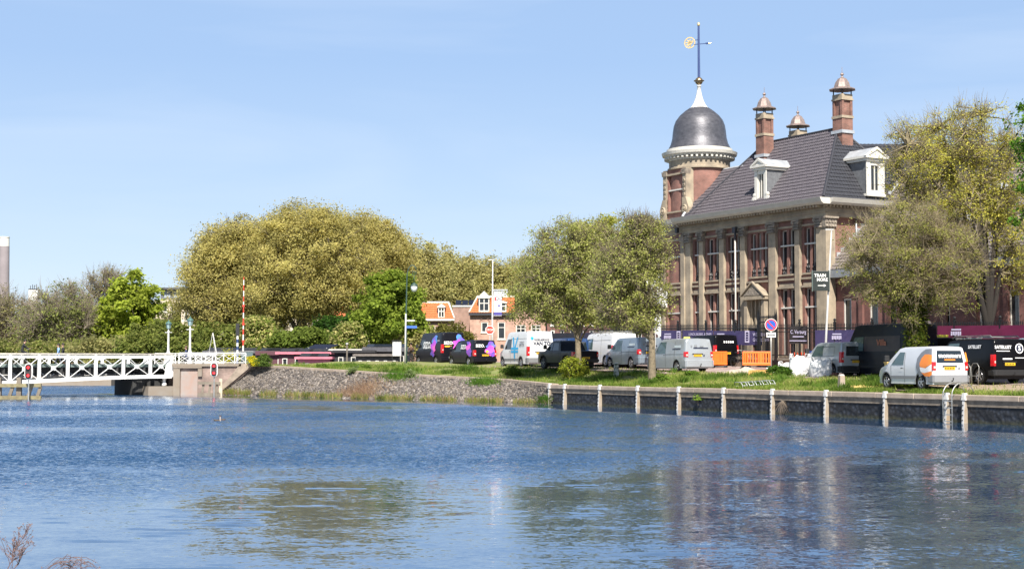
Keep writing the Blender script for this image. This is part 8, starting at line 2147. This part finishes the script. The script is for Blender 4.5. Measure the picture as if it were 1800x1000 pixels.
for k, (px, py, rx, rz, Y, lab) in enumerate(((742, 498, 44, 72, 215, 'first olive tree of the row receding behind the ornate lamp'), (786, 505, 36, 60, 228, 'second olive tree of the receding row above the left orange roof'), (826, 510, 36, 58, 236, 'third olive tree of the receding row above the solar panels'), (866, 512, 36, 58, 240, 'fourth olive tree of the receding row behind the slim white mast'), (908, 512, 38, 58, 244, 'last olive tree of the receding row beside the left bank tree'), (955, 505, 45, 60, 235, 'olive tree filling the gap behind the left bank tree'), (1050, 500, 60, 70, 200, 'olive tree far behind the two bank trees'))):
    ptree('plane_tree', lab, px, Y, 1.8, [(px, py, rx, rz), (px + 8, py + 20, rx, rz * .8)], trunk_r=.4, fork_z=6, n_clumps=330, n_leaves=34000, leaf=.18, csig=.75, cols=OL2, group='olive trees receding behind the orange roofed houses', shell=.5, limbs=7, twigs=700, twig_len=1.2, twig_r=.025)
BG = [(.21, .28, .035), (.26, .33, .045), (.15, .21, .03), (.30, .37, .06)]
ptree('maple_tree', 'bright green tree beside the ornate lamp', 678, 150, 1.8, [(685, 540, 52, 55), (660, 575, 40, 38), (715, 560, 36, 42), (690, 505, 32, 26)], trunk_r=.28, fork_z=3, n_clumps=260, n_leaves=34000, leaf=.19, csig=.42, cols=BG, shell=.4, limbs=8)
BL = [(.30, .36, .045), (.35, .41, .05), (.22, .28, .04), (.39, .44, .07)]
ptree('maple_tree', 'bright lime green tree left of the bridge lamps', 188, 225, 1.8, [(222, 560, 58, 60), (200, 590, 46, 40), (255, 580, 40, 50), (238, 508, 38, 30), (275, 600, 26, 26)], trunk_r=.4, fork_z=3, n_clumps=240, n_leaves=34000, leaf=.28, csig=.6, cols=BL, shell=.4, limbs=8)
WL = [(.26, .30, .08), (.21, .255, .07), (.32, .34, .11)]
BR_ = [(.27, .26, .10), (.22, .225, .08), (.32, .295, .12)]
LG = 'thinly leaved trees on the far bank at the left'
tk = dict(shell=.35, limbs=10, twig_r=.022, twig_len=2.2, bark=M('grey tan twigs', (.24, .20, .15), rough=.95, var=.3, scale=3))
ptree('willow_tree', 'green tinged bare tree in front of the white rooftop tower', 105, 222, 1.8, [(100, 560, 55, 62), (130, 575, 40, 50), (70, 580, 40, 48)], trunk_r=.4, fork_z=4, n_clumps=300, n_leaves=16000, leaf=.17, csig=.8, cols=WL, group=LG, twigs=6500, **tk)
ptree('bare_tree', 'brownish bare tree at the left edge below the factory chimney', 18, 232, 1.8, [(10, 570, 52, 58), (40, 580, 35, 52), (-20, 570, 40, 60)], trunk_r=.4, fork_z=4, n_clumps=280, n_leaves=11000, leaf=.17, csig=.8, cols=BR_, group=LG, twigs=6500, **tk)
ptree('bare_tree', 'tall bare tree between the willow and the lime green tree', 168, 250, 1.8, [(178, 540, 38, 62), (196, 505, 28, 34), (160, 575, 38, 45)], trunk_r=.35, fork_z=4, n_clumps=220, n_leaves=6000, leaf=.17, csig=.8, cols=BR_, group=LG, twigs=5000, **tk)
ptree('birch_tree', 'pale leafy tree between the lime tree and the apartment block', 305, 215, 1.8, [(298, 590, 26, 30), (322, 568, 18, 34)], trunk_r=.25, fork_z=3, n_clumps=140, n_leaves=12000, leaf=.18, csig=.6, cols=[(.24, .24, .06), (.20, .21, .06)], group=LG, twigs=2500, shell=.3, limbs=7, twig_r=.02, twig_len=1.4)
# hedges and bushes behind the bridge and boats
def pshrub(label, px, Y, z0, ells, nl, leaf, cols, name='shrub', **kw):
    b = at(px, 600, Y); base = (b.x, Y, z0)
    return shrub(name, label, base, [ell_px(e[0], e[1], e[2], e[3], Y, base) for e in ells], nl, leaf, cols, **kw)
DG = [(.15, .18, .04), (.19, .22, .05), (.11, .14, .032), (.21, .225, .06)]
MG = [(.14, .19, .035), (.18, .23, .045), (.12, .16, .03)]
HG = 'bushes along the far bank'
pshrub('dark green round bush behind the left bridge lamp', 262, 180, 1.5, [(262, 600, 42, 42), (240, 615, 40, 25)], 13000, .20, DG, csig=.5, group=HG, n_clumps=90)
pshrub('olive bush at the foot of the lime green tree', 205, 190, 1.5, [(215, 615, 40, 22), (170, 615, 45, 18)], 8000, .20, BR_, csig=.5, group=HG, n_clumps=70)
pshrub('dark bush between the two bridge lamps', 318, 165, 1.5, [(318, 600, 34, 34), (345, 600, 30, 32)], 12000, .19, DG, csig=.45, group=HG, n_clumps=90)
pshrub('shaded bush right of the bridge lamps', 385, 160, 1.5, [(380, 605, 36, 32), (410, 602, 30, 34)], 11000, .18, DG, csig=.45, group=HG, n_clumps=90)
pshrub('low far hedge under the bare trees at the left', 60, 212, 1.5, [(20, 620, 60, 16), (90, 620, 60, 18), (140, 618, 40, 18)], 13000, .20, BR_ + DG, csig=.6, group=HG, n_clumps=120)
pshrub('pale green bush left of the pink houseboat', 445, 152, 1.5, [(450, 590, 30, 34), (475, 600, 22, 26)], 12000, .17, OL2 + MG, csig=.42, group=HG, n_clumps=90)
pshrub('green bush behind the maroon houseboat', 530, 150, 1.5, [(515, 602, 34, 18), (545, 598, 30, 20)], 9000, .17, MG, csig=.4, group=HG, n_clumps=80)
pshrub('dark glossy bush below the big plane trees', 590, 156, 1.5, [(580, 588, 30, 32), (612, 590, 28, 34)], 11000, .18, [(.03, .075, .012), (.05, .11, .016), (.025, .05, .012)], csig=.42, group=HG, n_clumps=90)
pshrub('light green bush behind the black houseboat', 608, 146, 1.5, [(610, 600, 24, 26)], 7000, .16, MG + OL2, csig=.4, group=HG, n_clumps=60)
pshrub('yellowish bush right of the bright green tree', 745, 150, 1.5, [(738, 595, 22, 26), (712, 605, 20, 18)], 7000, .15, OL2, csig=.4, group=HG, n_clumps=60)
pshrub('round olive bush in front of the flat roofed brick house', 795, 172, 1.8, [(792, 592, 30, 24), (772, 598, 20, 18), (815, 600, 16, 18)], 15000, .15, [(.13, .13, .03), (.17, .16, .04), (.10, .10, .028)], csig=.35, n_clumps=110)
# bushes on the bank
def bshrub(label, px, Y, w, h, nl, leaf, cols, name='shrub', **kw):
    p = gp(px, Y); return shrub(name, label, tuple(p), [(0, 0, h * .5, w / 2, w / 2, h * .5), (w * .22, -w * .1, h * .35, w * .35, w * .35, h * .35)], nl, leaf, cols, **kw)
bshrub('yellow green bush at the foot of the left bank tree', 1006, 91, 1.7, 1.25, 3600, .065, [(.24, .27, .03), (.17, .22, .03), (.30, .30, .04)], csig=.12, n_clumps=60)
bshrub('yellow flowering bush at the top of the stone slope', 445, 111.5, 1.0, .75, 2200, .05, [(.62, .52, .02), (.70, .60, .03), (.20, .26, .04)], csig=.10, n_clumps=40)
bshrub('dark green bush beside the yellow flowering one', 462, 111.5, 1.4, .9, 3000, .06, [(.09, .14, .03), (.13, .19, .04)], csig=.12, n_clumps=50)
bshrub('yellow bush behind the white railing', 404, 119, 1.6, 1.1, 2600, .06, [(.55, .48, .03), (.20, .26, .04)], csig=.14, n_clumps=50)
bshrub('dark grassy clump in front of the sand and pallet', 1372, 79.5, 1.35, .55, 3200, .07, [(.05, .11, .015), (.08, .15, .02)], csig=.10, n_clumps=50)
bshrub('small dark shrub in front of the white high van', 898, 97, 1.3, .55, 2200, .06, [(.06, .11, .018), (.09, .15, .025)], csig=.10, n_clumps=40)
for (px, Y, lab) in ((640, 108, 'low weed clump left of the charcoal vans'), (700, 104, 'low weed clump below the tall charcoal van'), (566, 110, 'low weed clump left on the grass ridge'), (1212, 84, 'low weed clump in front of the silver grey van'), (1160, 83, 'low weed clump at the foot of the right bank tree')):
    bshrub(lab, px, Y, .9, .35, 1100, .05, [(.09, .16, .02), (.13, .21, .03)], csig=.09, n_clumps=30, group='weed clumps on the grass')
# broad leaved plants on the slope
for kq, lab in ((2.42, 'broad leaved pale plant hanging over the kerb'), (3.35, 'small dark plant on the stone slope kerb')):
    p = slope_pt(kq, .93); shrub('plant', lab, (p.x, p.y, p.z), [(0, 0, .25, .42, .3, .25)], 500, .07, [(.22, .28, .12), (.16, .22, .07)], csig=.10, n_clumps=20)
# the two bank trees
YG = [(.40, .42, .12), (.35, .38, .10), (.45, .46, .15), (.28, .31, .08), (.39, .37, .16)]
m_bark2 = M('lichen bark', (.23, .185, .125), rough=.95, col2=(.11, .09, .06), scale=5, bump=.7, detail=8)
ptree('bank_tree', 'left of the two olive leaved trees on the grass, trunk before the black pickup', 1017, 92, gz(38, 3.8), [(1005, 480, 88, 82), (960, 500, 64, 68), (1040, 450, 70, 62), (1000, 420, 62, 36), (935, 535, 42, 40), (1060, 530, 60, 48), (990, 545, 60, 34)], trunk_r=.19, fork_z=2.3, n_clumps=760, n_leaves=47000, leaf=.066, csig=.27, cols=YG, shell=.3, limbs=11, bark=m_bark2, twigs=5200, twig_r=.010, twig_len=.75, group='trees on the grass bank', lean=(-.05, 0))
ptree('bank_tree', 'right of the two olive leaved trees on the grass, trunk before the silver vans', 1146, 84, gz(29, 3.2), [(1116, 480, 62, 84), (1136, 440, 40, 54), (1082, 500, 50, 62), (1120, 408, 42, 32), (1156, 535, 28, 42), (1104, 550, 55, 32)], trunk_r=.20, fork_z=2.6, n_clumps=620, n_leaves=28000, leaf=.064, csig=.27, cols=YG, shell=.3, limbs=10, bark=m_bark2, twigs=6000, twig_r=.010, twig_len=.75, group='trees on the grass bank', lean=(.0, 0))
ptree('garden_tree', 'yellowish green tree behind the two bank trees, touching the tower', 1100, 124, 2.0, [(1095, 450, 80, 72), (1135, 440, 42, 58), (1045, 430, 52, 48), (1110, 540, 70, 55), (1020, 520, 55, 55)], trunk_r=.3, fork_z=3, n_clumps=340, n_leaves=52000, leaf=.11, csig=.36, cols=[(.44, .44, .09), (.38, .40, .08), (.50, .48, .11), (.31, .34, .07)], shell=.4, limbs=9, twigs=2500, twig_r=.012, twig_len=.9)
# big thinly leaved tree on the right with ivy trunk
ptree('bank_tree', 'wide thinly leaved tree with ivy covered trunk at the right', 1606, 72, gz(13, 7.4), [(1610, 450, 118, 80), (1560, 470, 80, 72), (1670, 465, 75, 75), (1610, 400, 90, 48), (1600, 520, 88, 48), (1530, 420, 45, 45)], trunk_r=.24, fork_z=2.7, n_clumps=560, n_leaves=31000, leaf=.048, csig=.20, cols=[(.33, .32, .10), (.29, .30, .08), (.37, .35, .12), (.24, .26, .06)], lowcols=[(.24, .27, .05), (.18, .22, .04), (.30, .32, .07)], lowz=3.6, shell=.2, limbs=13, bark=((.07, .055, .038), (.24, .195, .12)), twigs=9500, twig_r=.0065, twig_len=.75, group='trees on the grass bank', lean=(.1, 0))
# ivy around its trunk
p = at(1606, 600, 71.9); base = (p.x, 71.8, gz(13, 7.4))
iv = thing('ivy', 'leafy ivy wrapped around the trunk of the right hand tree', 'ivy', base)
n_ = 9000; zz_ = rng.random(n_) * 4.6; rr_ = .28 + .16 * np.abs(rng.normal(size=n_)) + .12 * np.sin(zz_ * 2.2); aa = rng.random(n_) * 6.28
pts = np.stack([rr_ * np.cos(aa) * 1.15 + .06 * np.sin(zz_ * 1.4) + .03 * zz_, rr_ * np.sin(aa), zz_ + .1], 1)
colv = np.array([(.14, .17, .022), (.10, .14, .02), (.18, .20, .03), (.06, .09, .016)])[rng.integers(0, 4, n_)] * rng.uniform(.7, 1.25, size=(n_, 1))
v, q, c = leaf_mesh(pts, .07, colv); np_mesh('leaves', v, q, M_leaf(), iv, c)
Pn = np.zeros((60, 4, 3)); a0 = rng.random(60) * 6.28
for k in range(4): Pn[:, k] = np.stack([.30 * np.cos(a0 + k * .3), .30 * np.sin(a0 + k * .3), np.full(60, k * 1.3)], 1)
v1, q1 = ribbons(Pn, np.tile([.02, .016, .012, .006], (60, 1))); np_mesh('stems', v1, q1, M_bark(), iv)
# yellow green tree behind the railings
ptree('maple_tree', 'tall yellow leaved tree with shade darkened forked trunk behind the railings', 1738, 80, 1.8, [(1650, 290, 90, 95), (1740, 290, 72, 95), (1700, 250, 82, 60), (1612, 285, 66, 80), (1770, 330, 50, 110), (1690, 360, 80, 52), (1790, 430, 50, 90)], trunk_r=.42, fork_z=2.6, n_clumps=640, n_leaves=40000, leaf=.054, csig=.28, cols=[(.58, .53, .10), (.50, .48, .09), (.64, .57, .12), (.40, .42, .09), (.46, .46, .10)], shell=.2, limbs=14, bark=((.022, .018, .015), (.20, .165, .10)), twigs=7000, twig_r=.009, twig_len=.9, limb_r=.46, branch_min=.5)  # trunk bark colour darkened for the shade under the crown
# rich green foliage entering at the right edge
ptree('chestnut_tree', 'lush dark green tree entering at the right picture edge', 1890, 62, 1.6, [(1860, 260, 70, 95), (1850, 350, 62, 62), (1930, 300, 90, 120)], trunk_r=.35, fork_z=3, n_clumps=240, n_leaves=22000, leaf=.085, csig=.24, cols=[(.09, .19, .02), (.14, .28, .03), (.20, .36, .045), (.055, .12, .015)], shell=.3, limbs=8)
# wall climbers: little plants on the quay
p = QW(20.6, -.12, .55); shrub('plant', 'small bright green plant growing out of the quay wall', tuple(p), [(0, -.05, 0, .12, .1, .35)], 260, .05, [(.16, .26, .03), (.22, .32, .05)], csig=.07, n_clumps=14)
p = QW(14.0, -.15, .30); t_ = thing('dead_branch', 'dry grey roots hanging on the dark quay wall', 'branch', tuple(p))
Pn = np.zeros((46, 3, 3)); Pn[:, 0, 2] = .35; Pn[:, 1] = rng.normal(size=(46, 3)) * np.array([.16, .05, .12]) + np.array([0, 0, .1]); Pn[:, 2] = Pn[:, 1] * 1.6 + np.array([0.05, 0, -.25]); v1, q1 = ribbons(Pn, np.tile([.012, .009, .004], (46, 1))); np_mesh('twigs', v1, q1, M('dry twig', (.16, .125, .095), rough=.9), t_)
# ------------------------------------------------------------------ foreground twigs
m_twig = M('reddish twig', (.16, .10, .09), rough=.8)
def fg_stem(px, py_top, Y, label, n, lean, seed, arch=False):
    r0 = np.random.default_rng(seed); top = at(px, py_top, Y); b = Vector((top.x - lean, Y, .55)); t_ = thing('dry_stalk', label, 'dry plant', tuple(b), 0, 'dry stalks on the near bank')
    Hh = top.z - b.z; P_ = []; RR_ = []
    main = [np.array([lean * (k / 6) ** 1.5 + .015 * r0.normal(), .02 * r0.normal(), Hh * k / 6]) for k in range(7)]
    P_.append(main); RR_.append([.006, .0055, .005, .0045, .004, .003, .0015])
    for i in range(n):
        f_ = r0.uniform(.45, .97) if not arch else r0.uniform(.55, .95); k = f_ * 6; j = int(k); s0 = main[j] + (main[min(6, j + 1)] - main[j]) * (k - j)
        L0 = r0.uniform(.05, .20) * (1.25 - f_) * 1.7; d0 = np.array([r0.normal() * .75, r0.normal() * .5, abs(r0.normal()) * .8 + .35]); d0 /= np.linalg.norm(d0)
        if arch: d0 = np.array([r0.choice([-1, 1]) * r0.uniform(.5, 1.2), r0.normal() * .3, .55]); L0 *= 1.6
        pts = [s0 + d0 * L0 * q + np.array([0, 0, (-.9 if arch else .18) * L0 * q * q]) + r0.normal(size=3) * .004 for q in np.linspace(0, 1, 7)]
        P_.append(pts); RR_.append([.003, .0028, .0025, .0022, .002, .0016, .001])
    v1, q1 = ribbons(np.array(P_), np.array(RR_)); np_mesh('stem', v1, q1, m_twig, t_)
    # seed heads
    pts = np.array([P_[i][-1] for i in range(1, len(P_))] * 4); pts = pts + rng.normal(size=pts.shape) * .007
    v, q, c = leaf_mesh(pts, .008, np.tile((.30, .20, .17), (len(pts), 1))); np_mesh('seed_heads', v, q, M_leaf(), t_, c)
fg_stem(46, 928, 12.0, 'tall reddish dry stalk with fine side twigs at the lower left', 46, .16, 4)
fg_stem(38, 968, 12.2, 'shorter dry stalk beside the tall one at the lower left', 20, .10, 8)
fg_stem(126, 974, 12.0, 'arching pale dry stalk right of the tall stalk', 30, .06, 5, arch=True)
fg_stem(146, 976, 12.1, 'thin arching dry stalk nearest the middle of the lower edge', 16, .05, 6, arch=True)
